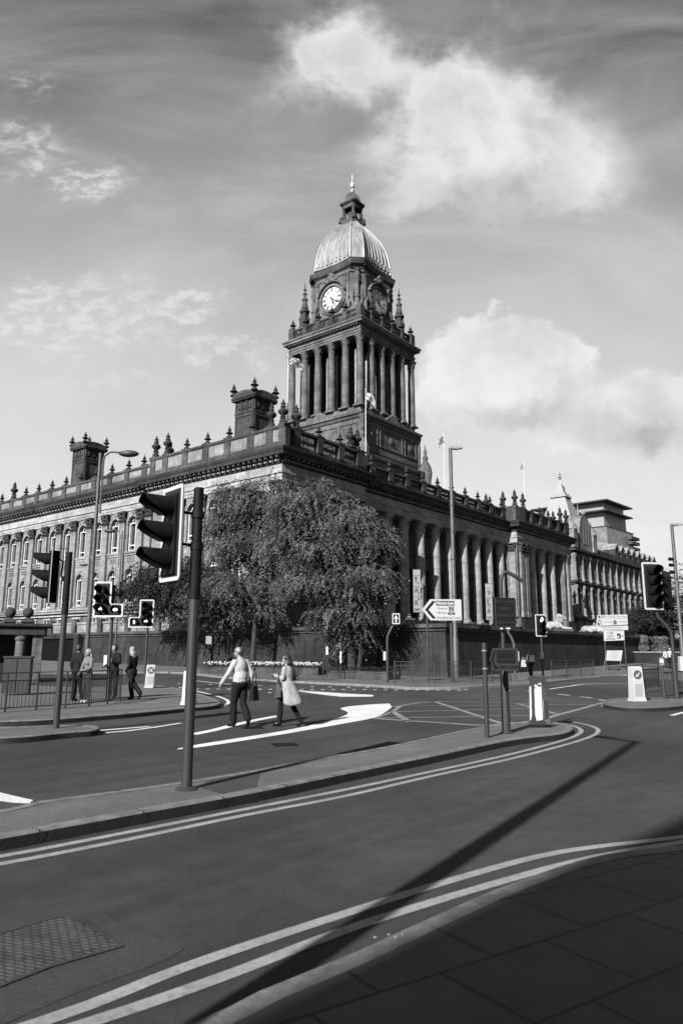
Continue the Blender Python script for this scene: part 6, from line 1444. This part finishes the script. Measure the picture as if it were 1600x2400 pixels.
hedge(1492, 1520, 78.5, 1.0, 2.4, 1.2, 'clipped hedge on the far terrace, left of two', seed=3); hedge(1536, 1566, 78.5, 1.0, 2.3, 1.2, 'clipped hedge on the far terrace behind the couple', seed=4)

# ================================================================ PEOPLE
def bake(o, voxel, sm=4):
    md = o.modifiers.new('fuse', 'REMESH'); md.mode = 'VOXEL'; md.voxel_size = voxel
    s_ = o.modifiers.new('soft', 'SMOOTH'); s_.iterations = sm; s_.factor = .5
    bpy.context.view_layer.update(); me = bpy.data.meshes.new_from_object(o.evaluated_get(bpy.context.evaluated_depsgraph_get()))
    me.name = o.name; o.modifiers.clear(); o.data = me; me.polygons.foreach_set('use_smooth', [True] * len(me.polygons)); return o
def cap(q, a, b, r0, r1, n=10):
    a, b = Vector(a), Vector(b); q.tube([a, b], [r0, r1], n); q.sphere(a, r0 * .995, n, 6); q.sphere(b, r1 * .995, n, 6)
def chain(q, pts, rs):
    for a, b, r0, r1 in zip(pts, pts[1:], rs, rs[1:]): cap(q, a, b, r0, r1)
SKIN = simple('skin', .17, .08, 6, .5, .4); HAIR_D = simple('dark_hair', .012, .4, 30, .5); HAIR_L = simple('fair_hair', .17, .3, 30, .5)
def cloth(name, v, rough=.8):
    def bld(t, b):
        ob = _n(t, 'ShaderNodeTexCoord').outputs['Object']; fo = _noise(t, ob, 7, 4, .6, (1.6, 1.6, .7), 1.2)
        t.links.new(_math(t, 'MULTIPLY', _range(t, fo, .3, .7, .82, 1.12), v), b.inputs['Base Color']); _bump(t, b, fo, .035, .9)
    return mat(name, v, rough, .15, bld)
SHIRT = cloth('white_cotton', .30); COAT = cloth('pale_raincoat', .23); DARKC = cloth('black_cloth', .006); TROU = cloth('dark_trousers', .005); JEANS = cloth('mid_denim', .025); GREYC = cloth('grey_jersey', .07); PINK = cloth('pale_jersey', .12); LEATH = simple('black_leather', .004, .3, 8, .75, .1)
def hand(q, w, d, side, curl=.5):
    """palm and five fingers from the wrist w along d; side is the thumb direction"""
    d = Vector(d).normalized(); s_ = Vector(side); s_ = (s_ - d * s_.dot(d)).normalized(); n = d.cross(s_)
    w = Vector(w); pc = w + d * .05
    cap(q, w, w + d * .03, .024, .028); 
    for t in (-.026, -.009, .009, .026): cap(q, w + d * .03 + s_ * t * .8, w + d * .088 + s_ * t, .014, .0125)
    for t, ln in ((.027, .062), (.009, .07), (-.009, .066), (-.027, .052)):
        p = w + d * .09 + s_ * t; a = p + (d * math.cos(curl * .5) + n * math.sin(curl * .5)) * ln * .5; b = a + (d * math.cos(curl * 1.4) + n * math.sin(curl * 1.4)) * ln * .5; chain(q, [p, a, b], [.0105, .0098, .0085])
    p = w + d * .03 + s_ * .026; a = p + (d * .6 + s_ * .75 + n * .2).normalized() * .038; b = a + (d * .9 + s_ * .2 + n * .35).normalized() * .03; chain(q, [p, a, b], [.014, .0125, .0105])
BASE = dict(pelvis=(0, 0, .93), waist=(0, 0, 1.08), chest=(0, .0, 1.28), neck=(0, .0, 1.48), head=(0, .03, 1.64), shL=(-.158, 0, 1.405), shR=(.158, 0, 1.405), elL=(-.24, -.03, 1.15), elR=(.24, -.03, 1.15), wrL=(-.25, .06, .92), wrR=(.25, .06, .92),
            hipL=(-.09, 0, .92), hipR=(.09, 0, .92), knL=(-.1, .03, .5), knR=(.1, .03, .5), anL=(-.1, 0, .08), anR=(.1, 0, .08), toL=(-.11, .16, .035), toR=(.11, .16, .035), look=0.0)
def person(px, py, rz, hgt, lab, pose=None, top=DARKC, legs=TROU, shoes=LEATH, hair=HAIR_D, hairstyle='short', skin=SKIN, belly=0.0, fem=False, sleeves='long', skirt=None, vox=.0115, D=None, z=.12, group='people at the junction', legskin=None, glasses=False, slim=False):
    J = dict(BASE); J.update(pose or {}); J = {k: (Vector(v) if k != 'look' else v) for k, v in J.items()}
    b = G(px, py, z) if D is None else Vector((at(px, 1530, D).x, D, z + gz(0, D)))
    e = empty('person', b, rz, lab, 'person', group); e.scale = (hgt / 1.75,) * 3; sw = .93 if fem else 1.0
    def arms(q, g, to=1.0):
        for S in 'LR':
            sh, el, wr = J['sh' + S], J['el' + S], J['wr' + S]; we = el.lerp(wr, to)
            chain(q, [J['neck'] - Vector((0, 0, .05)), sh, el, we], [(.06 + g) * sw, (.062 + g) * sw, (.043 + g) * sw, (.029 + g + (.01 if g else 0)) * sw])
    def torso(q, g):
        q.sphere(J['chest'] + Vector((0, 0, .02)), 1, 16, 10, (.165 + g) * sw, (.112 + g + belly * .4), .2 + g)
        q.sphere(J['neck'] - Vector((0, .01, .1)), 1, 16, 10, (.175 + g) * sw, .085 + g, .085 + g)
        q.sphere(J['waist'], 1, 16, 10, (.14 + g + belly * .5) * sw, (.105 + g + belly), .17 + g)
        q.sphere(J['pelvis'] + Vector((0, 0, .02)), 1, 16, 10, (.155 + g + (.015 if fem else 0)), .118 + g, .13 + g)
        if fem:
            for x in (-.07, .07): q.sphere(J['chest'] + Vector((x, .08 + g * .5, .02)), .065 + g * .5, 10, 8)
        chain(q, [J['pelvis'], J['waist'], J['chest'], J['neck'] - Vector((0, 0, .06))], [.11 + g, .1 + g, .11 + g, .07 + g])
    def leg(q, g, low=1.0, flare=0):
        for S in 'LR':
            h, k_, a = J['hip' + S], J['kn' + S], J['an' + S]; g = g - .012 if slim else g; chain(q, [h, k_, k_.lerp(a, .35), k_.lerp(a, low)], [.088 + g, .056 + g, .054 + g + flare * .5, .036 + g + flare])
    q = MB(); torso(q, 0); arms(q, 0); leg(q, 0)
    lk = J['look']; Hd = J['head']; hx = Vector((math.cos(lk), math.sin(lk), 0)); hy = Vector((-math.sin(lk), math.cos(lk), 0))
    def HP(x, y, z_): return Hd + hx * x + hy * y + Vector((0, 0, z_))
    cap(q, J['neck'] - Vector((0, 0, .06)), J['neck'].lerp(Hd, .55), .056 * sw, .052 * sw)
    for (x, y, z_, r) in ((0, -.015, .03, .086), (0, .01, .045, .08), (0, .035, -.02, .066), (0, .055, -.07, .04), (0, -.03, .0, .078), (.03, .04, -.045, .035), (-.03, .04, -.045, .035)): q.sphere(HP(x, y, z_), r, 14, 10)
    cap(q, HP(0, .098, .0), HP(0, .112, -.03), .011, .016, 8); q.sphere(HP(0, .092, -.062), .016, 8, 6); 
    for s_ in (-1, 1): q.sphere(HP(s_ * .078, -.005, -.01), .022, 8, 6, sx=.5); cap(q, HP(s_ * .015, .09, .028), HP(s_ * .045, .08, .028), .01, .009, 6)
    for S, s_ in (('L', 1), ('R', -1)):
        d = J['wr' + S] - J['el' + S]; hand(q, J['wr' + S], d + Vector((0, .02, 0)), (s_ * .3, 1, .2), .7)
        cap(q, J['an' + S], J['to' + S], .04, .032)
    body = bake(q.build('body', skin, e), vox, 2)
    q = MB()
    for s_ in (-1, 1): q.sphere(HP(s_ * .032, .086, .012), .0115, 8, 6)
    q.build('eyes', DARKGL, e)
    if glasses:
        q = MB()
        for s_ in (-1, 1): q.tube([HP(s_ * .032 + .024 * math.cos(t), .104, .01 + .018 * math.sin(t)) for t in [6.283 * i / 10 for i in range(11)]], .003, 4); q.tube([HP(s_ * .056, .1, .014), HP(s_ * .082, .0, .014)], .003, 4)
        q.build('glasses', BLACK, e)
    # hair
    q = MB()
    if hairstyle == 'balding':
        for (x, y, z_, r) in ((0, -.05, .03, .08), (.0, -.055, .0, .074), (.045, -.035, -.005, .05), (-.045, -.035, -.005, .05), (0, -.05, -.04, .05), (.058, -.01, .02, .03), (-.058, -.01, .02, .03)): q.sphere(HP(x, y, z_), r, 12, 8)
    else:
        for (x, y, z_, r) in ((0, -.03, .055, .088), (0, .015, .075, .07), (.03, -.02, .03, .08), (-.03, -.02, .03, .08), (0, -.05, -.01, .075)): q.sphere(HP(x, y, z_), r, 14, 10)
        if hairstyle in ('long', 'bob'):
            L_ = .34 if hairstyle == 'long' else .2; random.seed(int(px))
            for i in range(16):
                a_ = R(-165 + 150 * i / 15) if True else 0; x, y = .075 * math.cos(a_), .07 * math.sin(a_) - .02; w_1 = random.uniform(.9, 1.3)
                chain(q, [HP(x * .9, y * .9, .03), HP(x * 1.15 * w_1, y * 1.25 * w_1, -.1), HP(x * 1.0 * w_1, y * 1.5, -L_ * .75), HP(x * .8, y * 1.3, -L_)], [.03, .034, .03, .014])
    hr = bake(q.build('hair', hair, e), .013, 2)
    if hairstyle == 'balding': pass
    # clothes
    q = MB(); torso(q, .018); arms(q, .014, 1.0 if sleeves == 'long' else .25)
    q.sphere(J['waist'] + Vector((0, -.0, -.08)), 1, 16, 8, .165 + belly * .4, .13 + belly * .8, .07)
    cap(q, J['neck'] - Vector((0, 0, .05)), J['neck'] + Vector((0, .0, .01)), .068, .062)
    bake(q.build('shirt' if top is SHIRT else 'top', top, e), .0125, 6)
    if skirt is None:
        q = MB(); leg(q, .022, .93, .018); q.sphere(J['pelvis'] + Vector((0, 0, .0)), 1, 16, 10, .178, .14 + belly * .4, .13); q.sphere(J['waist'] + Vector((0, .01, -.09)), 1, 14, 8, .16 + belly * .3, .128 + belly * .6, .07); bake(q.build('trousers', legs, e), .0135, 4)
    q = MB()
    for S in 'LR':
        a, t = J['an' + S], J['to' + S]; d = (t - a); cap(q, a + Vector((0, 0, -.02)) - d * .2, t, .046, .038); cap(q, a + Vector((0, 0, .03)), a - Vector((0, 0, .02)), .044, .05)
    bake(q.build('shoes', shoes, e), .013, 2)
    return e, J
def skirt_mesh(e, J, mat_, name, z0, z1, r0, r1, amp=.03, off=(0, 0), k=7, open_=None):
    q = MB(); n = 40; m2 = 10; rows = []
    for j in range(m2 + 1):
        t = j / m2; z = z0 + (z1 - z0) * t; r = r0 + (r1 - r0) * t ** .8
        rows.append([q.V((off[0] * t + (r * 1.12 + amp * t * math.sin(k * a + 2 * t)) * math.cos(a), off[1] * t + (r * .85 + amp * t * math.cos(k * a)) * math.sin(a), z + .02 * t * math.sin(3 * a))) for a in [6.2832 * i / n for i in range(n)]])
    for a, b in zip(rows, rows[1:]):
        for i in range(n): q.idx((a[i], a[(i + 1) % n], b[(i + 1) % n], b[i]))
    o = q.build(name, mat_, e); sd_ = o.modifiers.new('thick', 'SOLIDIFY'); sd_.thickness = .012; return o
def bag_on(loc, size, lab, name='handbag', m=LEATH, rz=0.0, strap=.35, cat='bag', taper=.1):
    e = empty(name, loc, rz, lab, cat); q = MB(); w_1, d_1, h_1 = size; q.box(-w_1 / 2, -d_1 / 2, 0, w_1 / 2, d_1 / 2, h_1, w_1 * taper, d_1 * .3); q.build('bag_body', m, e)
    if strap: q = MB(); q.tube([(-w_1 * .35, 0, h_1 * .98), (-w_1 * .3, 0, h_1 + strap * .6), (0, 0, h_1 + strap), (w_1 * .3, 0, h_1 + strap * .6), (w_1 * .35, 0, h_1 * .98)], .011, 6); q.build('strap', m, e)
    return e
# man in the pale shirt, walking away to the left
mz = R(48)
e, J = person(560, 1704, mz, 1.77, 'balding man in a white long sleeved shirt and dark trousers walking across the road',
    dict(pelvis=(0, 0, .93), chest=(.0, .02, 1.28), neck=(0, .04, 1.48), head=(-.01, .07, 1.63), look=R(28), shL=(-.165, .02, 1.405), elL=(-.28, .08, 1.17), wrL=(-.31, .27, .95), shR=(.165, .0, 1.405), elR=(.25, -.1, 1.15), wrR=(.24, -.06, .92),
         knL=(-.09, .1, .51), anL=(-.08, .1, .08), toL=(-.09, .25, .04), knR=(.07, -.04, .5), anR=(.04, -.27, .17), toR=(.05, -.22, .04)),
    top=SHIRT, hair=simple('grey_hair', .028, .3, 30, .5), hairstyle='balding', belly=.045, z=0.0, glasses=True, vox=.010, group='pedestrians crossing the road')
wp_ = Matrix.Rotation(mz, 3, 'Z') @ (J['wrR'] * (1.77 / 1.75)) + e.location
bag_on(wp_ + Vector((.1, -.02, -.36)), (.36, .12, .32), 'black shoulder bag hanging at the hip of the man in the white shirt', rz=mz + .5, strap=.42)
# woman in the raincoat
wz = R(62); wsc = 1.6 / 1.75
e, J = person(673, 1703, wz, 1.6, 'dark haired woman in a pale knee length raincoat and dark boots walking behind the man',
    dict(neck=(0, .02, 1.48), head=(0, .05, 1.64), look=R(18), shL=(-.15, .02, 1.40), elL=(-.21, .02, 1.16), wrL=(-.2, .24, 1.24), elR=(.24, -.1, 1.16), wrR=(.2, .12, 1.12), knL=(-.08, .16, .5), anL=(-.09, .18, .08), toL=(-.1, .34, .035), knR=(.08, -.1, .5), anR=(.1, -.34, .12), toR=(.1, -.24, .04)),
    top=COAT, legs=DARKC, hairstyle='bob', fem=True, slim=True, z=0.0, vox=.010, group='pedestrians crossing the road', shoes=LEATH)
skirt_mesh(e, J, COAT, 'coat_skirt', 1.1, .54, .15, .27, .022, off=(.03, -.15), k=4)
q = MB(); 
for S in 'LR': chain(q, [J['kn' + S], J['kn' + S].lerp(J['an' + S], .35), J['an' + S]], [.066, .066, .05])
bake(q.build('boots', LEATH, e), .0125, 2)
rm_ = Matrix.Rotation(wz, 3, 'Z'); bp = rm_ @ (Vector((-.22, .16, .72)) * wsc) + e.location
bag_on(bp, (.26, .12, .3), 'grey shopping bag hanging from the forearm of the woman in the raincoat', 'shopping_bag', simple('grey_canvas', .05, .3, 8, .7), wz + .7, .24)
bp = rm_ @ (Vector((-.1, .2, .66)) * wsc) + e.location
bag_on(bp, (.18, .08, .3), 'slim dark bag hanging beside the grey shopping bag', 'shopping_bag', simple('charcoal_canvas', .015, .3, 8, .7), wz + .4, .24)
# group on the left pavement
PG = 'people on the left pavement'
person(184, 1640, R(-30), 1.74, 'person in a long dark coat standing behind the left railing', dict(knR=(.1, .1, .5), anR=(.12, .2, .08), toR=(.12, .36, .04)), group=PG, D=23.5)
e, J = person(210, 1645, R(150), 1.6, 'fair haired woman in a pale cardigan and dark leggings behind the railing', dict(elL=(-.22, .08, 1.15), wrL=(-.12, .24, 1.08), elR=(.22, .06, 1.15), wrR=(.14, .2, 1.0), knL=(-.11, .05, .5), anR=(.14, -.1, .08), toR=(.16, .05, .035)), top=PINK, hair=HAIR_L, hairstyle='long', fem=True, group=PG, D=23.0, shoes=WHITE, legs=JEANS)
e, J = person(270, 1638, R(170), 1.76, 'young man in a black hooded top holding something in front of his chest', dict(elL=(-.23, .08, 1.15), wrL=(-.02, .26, 1.22), elR=(.25, .05, 1.13), wrR=(.24, .26, 1.05), look=R(-20), knR=(.1, .08, .5)), group=PG, D=25.3, hair=HAIR_D)
hb_ = MB(); hb_.sphere(J['neck'] + Vector((0, -.06, -.03)), .09, 12, 8, sx=1.2, sz=.8); hb_.build('hood', DARKC, e)
pc = Matrix.Rotation(R(170), 3, 'Z') @ Vector((-.03, .31, 1.23)) + e.location; ec = empty('paper_cup', pc, 0, 'white paper cup in the hand of the young man in black', 'cup'); q = MB(); q.lathe(0, 0, [(.028, -.04), (.038, .06)], 12); q.build('cup', WHITE, ec); q = MB(); q.lathe(0, 0, [(.04, .061), (.04, .072), (.02, .078)], 12); q.build('lid', WHITE, ec)
e, J = person(306, 1640, R(62), 1.68, 'fair haired woman all in black striding left past the crossed disc bollard', dict(head=(0, .05, 1.64), shR=(.16, 0, 1.41), shL=(-.16, 0, 1.41), elL=(-.21, -.06, 1.14), wrL=(-.18, .1, .94), elR=(.22, .04, 1.14), wrR=(.2, .16, .95), knR=(.08, .1, .5), anR=(.09, .02, .08), toR=(.1, .18, .035), knL=(-.07, -.16, .55), anL=(-.06, -.5, .22), toL=(-.07, -.44, .06)), fem=True, hair=HAIR_L, hairstyle='long', group=PG, z=.12)
q = MB(); q.sphere(J['pelvis'] + Vector((0, 0, -.02)), 1, 16, 10, .2, .16, .22); q.build('jacket_hem', DARKC, e)
# beyond
e, J = person(1244, 1591, R(10), 1.72, 'person with a backpack and a white bag walking away along the terrace wall', dict(elL=(-.24, .02, 1.16), wrL=(-.3, .1, .98), knR=(.1, .12, .5), anR=(.1, .14, .08), toR=(.1, .3, .04), anL=(-.1, -.2, .12), knL=(-.1, -.04, .5)), top=GREYC, legs=DARKC, hairstyle='long', hair=simple('mid_hair', .05, .3, 20, .5), group='people beyond the junction')
q = MB(); q.box(-.16, -.28, 1.05, .16, -.12, 1.45, .02, .02); q.build('backpack_panel', WHITE, e)
o_ = e.location; bag_on(o_ + Vector((-.42, .05, .72)), (.3, .14, .42), 'white shopping bag carried in the left hand of the backpack walker', 'shopping_bag', WHITE, .3, .15)
e, J = person(1558, 1563, R(20), 1.72, 'man in a white T-shirt at the right, nearer of a walking pair', dict(wrL=(-.3, .1, .9)), top=SHIRT, legs=JEANS, sleeves='short', D=62, group='people beyond the junction', shoes=WHITE)
bag_on(e.location + Vector((-.42, -.1, .42)), (.38, .14, .45), 'white carrier bag held by the man in the white T-shirt', 'shopping_bag', WHITE, .1, .12)
person(1569, 1563, R(-10), 1.74, 'companion in a white top half behind the man with the carrier bag', top=SHIRT, legs=DARKC, D=63.5, group='people beyond the junction', sleeves='short', hair=HAIR_L)
def tiny(px, py, D, rz, lab, top, z, sit=False): return person(px, py, rz, 1.7, lab, None if not sit else dict(wrL=(-.5, .2, 1.6), elL=(-.35, .1, 1.5)), top=top, D=D, z=z - gz(0, D), group='people on the far terrace')
tiny(1478, 1520, 79, R(150), 'person in white lifting an arm on the far terrace', SHIRT, 1.0, True)


# ================================================================ BUILDINGS BEYOND AND BEHIND
# ornate building beyond the lions, in line with the town hall
cnr = at(1341, 1290, 128); BO = Vector((cnr.x, cnr.y, 0))
eB = empty('ornate_building', BO, YAW, 'ornate sooty building with arched windows and a dormered roof, right of the town hall', 'building')
zr = gz(0, 128); Hs = [zr, 6.3, 8.2, 13.9, 14.6, 19.3, 20.3]; LB = 62; bay = 3.6
wl = MB(); tr = MB(); dk = MB()
def bfloor(xf, x0, nb, z0, z1, hw, sill, spring):
    w = MB(xf); t = MB(xf); g = MB(xf)
    for i in range(nb):
        c = x0 + bay * (i + .5); arch_panel(w, x0 + bay * i, x0 + bay * (i + 1), z0, z1, c, hw, sill, spring, .7)
        t.lathe(c - bay / 2, -.25, [(.36, z0), (.36, z0 + .5), (.26, z0 + .6), (.24, z1 - .7), (.38, z1 - .4), (.38, z1)], 8)
        t.box(c - hw - .25, -.22, sill - .3, c + hw + .25, -.003, sill - .05); archivolt(t, c, hw, spring, sill, .16)
        g.face([(c - hw, .6, sill), (c + hw, .6, sill), (c + hw, .6, spring + hw), (c - hw, .6, spring + hw)]); g.cbox
    return w, t, g
def merge(dst, src):
    off = len(dst.v); dst.v += src.v
    for f in src.f: dst.f.append([i + off for i in f]); dst.m.append(0)
nb = 17
for z0, z1, hw, sl_, sp2 in ((zr, 7.2, 1.0, zr + 1.5, 5.2), (7.9, 13.6, .95, 8.6, 12.2), (14.4, 19.2, .9, 15.0, 17.8)):
    for xf in (south(0), west(0)):
        w, t, g = bfloor(xf, 0 if xf is not None else 0, nb if xf(Vector((1, 0, 0))).x > .5 else 0, z0, z1, hw, sl_, sp2)
        merge(wl, w); merge(tr, t); merge(dk, g)
    xfw = west(0)
    for i in range(3):
        w = MB(xfw); c = -1.8 - bay * i; arch_panel(w, c - 1.8, c + 1.8, z0, z1, c, hw, sl_, sp2, .7); merge(wl, w); g = MB(xfw); g.face([(c - hw, .6, sl_), (c + hw, .6, sl_), (c + hw, .6, sp2 + hw), (c - hw, .6, sp2 + hw)]); merge(dk, g)
wl.box(.8, .8, zr, nb * bay, 16, 19.5); wl.build('wall', STONE, eB); tag(tr.build('shafts', STONE, eB), kind='stuff'); tag(dk.build('window_panes', DARKGL, eB), kind='stuff')
q = MB(); pth = [(0, 10.8), (0, 0), (nb * bay, 0), (nb * bay, 16)]
for z, o_, h_ in ((7.2, .5, .7), (13.6, .45, .8), (19.2, .8, .9)): ring(q, pth, [(-.2, z), (.15, z), (.2, z + h_ * .4), (o_, z + h_ * .55), (o_, z + h_ * .85), (.1, z + h_), (-.5, z + h_ + .01)])
ring(q, pth, [(-.1, 20.1), (.1, 20.15), (.1, 21.1), (-.3, 21.12), (-.3, 20.1)]); q.build('cornices', STONE_D, eB)
q = MB(); q.box(1.5, 1.5, 20.1, nb * bay, 15, 23.2, .0, 3); q.build('roof', simple('pale_slate', .09, .2, 2, .5), eB)
for i in range(6, 14):
    q = MB(); c = bay * (i + .5); q.slab([(c - 1.0, 21.1), (c + 1.0, 21.1), (c + 1.1, 22.4), (c, 23.3), (c - 1.1, 22.4)], -.1, 2.2); dm = q.build('dormer', STONE_D, eB); q = MB(); q.slab([(c - 1.25, 22.4), (c, 23.45), (c + 1.25, 22.4), (c + 1.25, 22.6), (c, 23.7), (c - 1.25, 22.6)], -.25, 2.6); q.build('dormer_roof', LEAD, dm)
q = MB(); gx = 6.2; q.slab([(gx - 3, 20.3), (gx + 3, 20.3), (gx + 3, 24.2)] + [(gx + 2.6 * math.cos(math.pi * k / 10), 24.6 + 2.3 * math.sin(math.pi * k / 10)) for k in range(11)] + [(gx - 3, 24.2)], -.2, 3); q.sphere((gx, -.0, 27.4), .5, 10, 8); q.lathe(gx, 1, [(.3, 27), (.1, 28.6), (.02, 29.4)], 8)
for x in (.6, gx + 4): q.box(x - .9, -.5, 20.3, x + .9, 1.3, 23.6); q.lathe(x, .4, [(1.2, 23.6), (1.1, 24.0), (.9, 24.6), (.3, 25.2), (.35, 25.6), (.05, 26.4)], 10)
q.build('gable', STONE, eB)
q = MB(); 
for x in (gx - 1.2, gx, gx + 1.2): q.box(x - .35, -.26, 21.4, x + .35, -.2005, 24.6)
q.build('gable_windows', DARKGL, eB)
# pyramid roof tower behind
pc = at(1314, 1180, 142); eP = empty('pyramid_roofed_tower', (pc.x, pc.y, 0), YAW, 'steep pale pyramid roof with a stepped top, spike and small dark flag', 'tower')
def zat(py, D): return at(1314, py, D).z
D0 = 142; zs_ = [zat(y, D0) for y in (1300, 1238, 1168, 1152, 1112)]
q = MB(); q.box(-5, -5, zr, 5, 5, zs_[0]); q.build('tower_wall', STONE, eP)
SL = simple('bright_slate', .2, .15, 2, .45, .5, sc3=(1, 1, 3))
q = MB(); q.lathe(0, 0, [(7.6 / 1.42, zs_[0] - 3), (6.9 / 1.42, zs_[0]), (5.1 / 1.42, zs_[1])], 4, rot=R(45), sq=None); 
def pyr(q, r0, z0, r1, z1): 
    a = [q.V((x * r0, y * r0, z0)) for x, y in ((-1, -1), (1, -1), (1, 1), (-1, 1))]; b = [q.V((x * r1, y * r1, z1)) for x, y in ((-1, -1), (1, -1), (1, 1), (-1, 1))]
    for i in range(4): q.idx((a[i], a[(i + 1) % 4], b[(i + 1) % 4], b[i]))
    q.idx(b)
q = MB(); pyr(q, 5.6, zs_[0] - 5, 4.0, zs_[1] - .6); pyr(q, 3.6, zs_[1] - .6, 1.35, zs_[2]); pyr(q, 1.7, zs_[2], 1.2, zs_[2] + .9); pyr(q, .95, zs_[2] + .9, .35, zs_[3] + 1.4); q.build('roof', SL, eP)
q = MB()
for i in range(9):
    for sx, sy in ((0, -1), (-1, 0), (1, 0), (0, 1)): t = -3.6 + .9 * i; q.sphere((t if sx == 0 else sx * 3.8, t if sy == 0 else sy * 3.8, zs_[1] - .35), .3, 6, 4)
q.build('roof_cresting', STONE_D, eP)
q = MB(); q.lathe(0, 0, [(.3, zs_[3] + 1.4), (.12, zs_[3] + 2.4), (.3, zs_[3] + 2.6), (.1, zs_[3] + 2.9), (.08, zs_[4] - .9), (.4, zs_[4] - .6), (.06, zs_[4] - .3), (.25, zs_[4]), (.04, zs_[4] + .5)], 8); q.build('spike', GALV, eP)
q = MB(); q.slab([(.3, zs_[3] + .2), (1.6, zs_[3] + .5), (2.4, zs_[3] + .2), (2.4, zs_[3] + 1.1), (1.5, zs_[3] + 1.5), (.3, zs_[3] + 1.2)], -.03, .03); q.build('flag', POLE, eP)
q = MB(); q.box(5.2, -3, zs_[0] - 3, 6.9, -1, zs_[1] + 1.2); q.box(5.0, -3.2, zs_[1] + 1.2, 7.1, -.8, zs_[1] + 1.6); q.build('chimney', STONE_D, eP)
# modern block behind
DM = 250; mc = at(1417, 1185, DM); SX = 1.18; eM = empty('modern_block', (mc.x, mc.y, 0), YAW - R(4), 'modern pale office block with stacked overhanging flat roofs, behind the ornate building', 'building')
eM.scale = (SX, 1, 1); zM = lambda py: at(1415, py, DM).z
PAN = simple('pale_cladding', .17, .12, .3, .5, .4); PAN2 = simple('glazed_cladding', .12, .3, .4, .25, .6)
q = MB(); q.box(0, 0, 0, 20, 26, zM(1232)); q.build('lower_storeys', PAN2, eM)
q = MB(); q.box(1.5, 1.5, zM(1232), 18, 24, zM(1196)); q.build('middle_storeys', PAN, eM)
q = MB(); q.box(1.2, 1.2, zM(1196), 16, 26, zM(1174)); q.build('top_storey', PAN, eM)
q = MB(); q.box(-1.2, -1.2, zM(1174), 18.5, 28, zM(1171)); q.box(-.9, -.9, zM(1197), 19, 14, zM(1194)); q.box(-.2, -.2, zM(1233.5), 20.5, 26.2, zM(1231.5)); q.build('roof_slabs', POLE, eM)
q = MB()
for k_ in range(9): z = 8 + k_ * 3.9; q.box(-.05, -.05, z, 20.05, 0, z + .5); q.box(-.05, .01, z, 0, 26, z + .5)
for k_ in range(8): q.box(2.6 * k_ + .2, -.08, 4, 2.6 * k_ + .35, -.051, zM(1233))
q.build('floor_bands', PAN, eM)
q = MB()
for z in (zM(1262), zM(1276), zM(1250)): q.box(15.5, -1.6, z, 21.5, 0, z + 1.1)
q.build('balconies', STONE_D, eM)

# low terrace and pavilion beyond the lions
eT2 = empty('far_terrace_wall', (0, 0, 0), 0, 'low dark wall carrying the far terrace, behind the walking couple', 'wall'); A = at(1400, 1530, 77); B = at(1700, 1530, 77)
q = MB(); q.box(A.x, 77, 0, B.x, 77.4, 1.75); q.build('wall_face', STONE_W, eT2); q = MB(); q.box(A.x, 77.4, 0, B.x, 92, 1.0); q.build('terrace_deck', PAVE, eT2); q = MB(); q.box(A.x - .1, 76.85, 1.753, B.x, 77.3, 1.9); q.build('coping', STONE, eT2)
for px0, px1, lab in ((1518, 1538, 'white canopy roof among the far trees, left of its pair'), (1551, 1572, 'white canopy roof among the far trees, right of its pair')):
    A, B = at(px0, 1506, 92), at(px1, 1498, 92); e = empty('white_canopy', (A.x, 92, 0), 0, lab, 'canopy', 'white canopies beyond the hedges'); w_1 = B.x - A.x; q = MB(); q.box(0, 0, A.z, w_1, 3, B.z, .0, .3); q.build('canopy_roof', WHITE, e); q = MB()
    for x in (.1, w_1 - .1): q.tube([(x, .2, 1), (x, .2, A.z)], .05, 6)
    q.build('legs', GALV, e)
A = at(1436, 1530, 84); e = empty('garden_table', (at(1470, 1530, 77.6).x, 78.6, 1.0), 0, 'white slatted bench on the far terrace beside the person in white', 'bench'); q = MB(); q.box(-1.2, 0, .42, 1.2, .5, .5); q.box(-1.2, .45, .5, 1.2, .52, .95); q.build('seat', WHITE, e); q = MB(); q.box(-1.1, .05, 0, -1.0, .45, .42); q.box(1.0, .05, 0, 1.1, .45, .42); q.build('legs', WHITE, e)
# office building behind the viewer: its roof line shades the near pavement
u_ = Vector((math.cos(R(47.8)), math.sin(R(47.8)), 0)); n_ = Vector((u_.y, -u_.x, 0))
Hh = 15.0; shift = Hh / math.tan(SUN_EL); sh = Vector((math.cos(SUN_AZ - math.pi), math.sin(SUN_AZ - math.pi), 0)) * shift
ed = Vector((1.42, 5.63, 0)) - sh
eO = empty('office_building', ed, R(47.8), 'stone fronted office building behind the viewer, shading the near pavement', 'building')
q = MB(); q.box(-45, -14, 0, 25, 0, Hh); q.build('wall', STONE, eO)
for k_ in range(16):
    for fl in range(4):
        q = MB() if (k_ == 0 and fl == 0) else q
        q.box(-44 + 4.3 * k_, .003, 1 + 3.5 * fl, -42 + 4.3 * k_, .03, 3.2 + 3.5 * fl)
tag(q.build('window_panes', DARKGL, eO), kind='stuff')
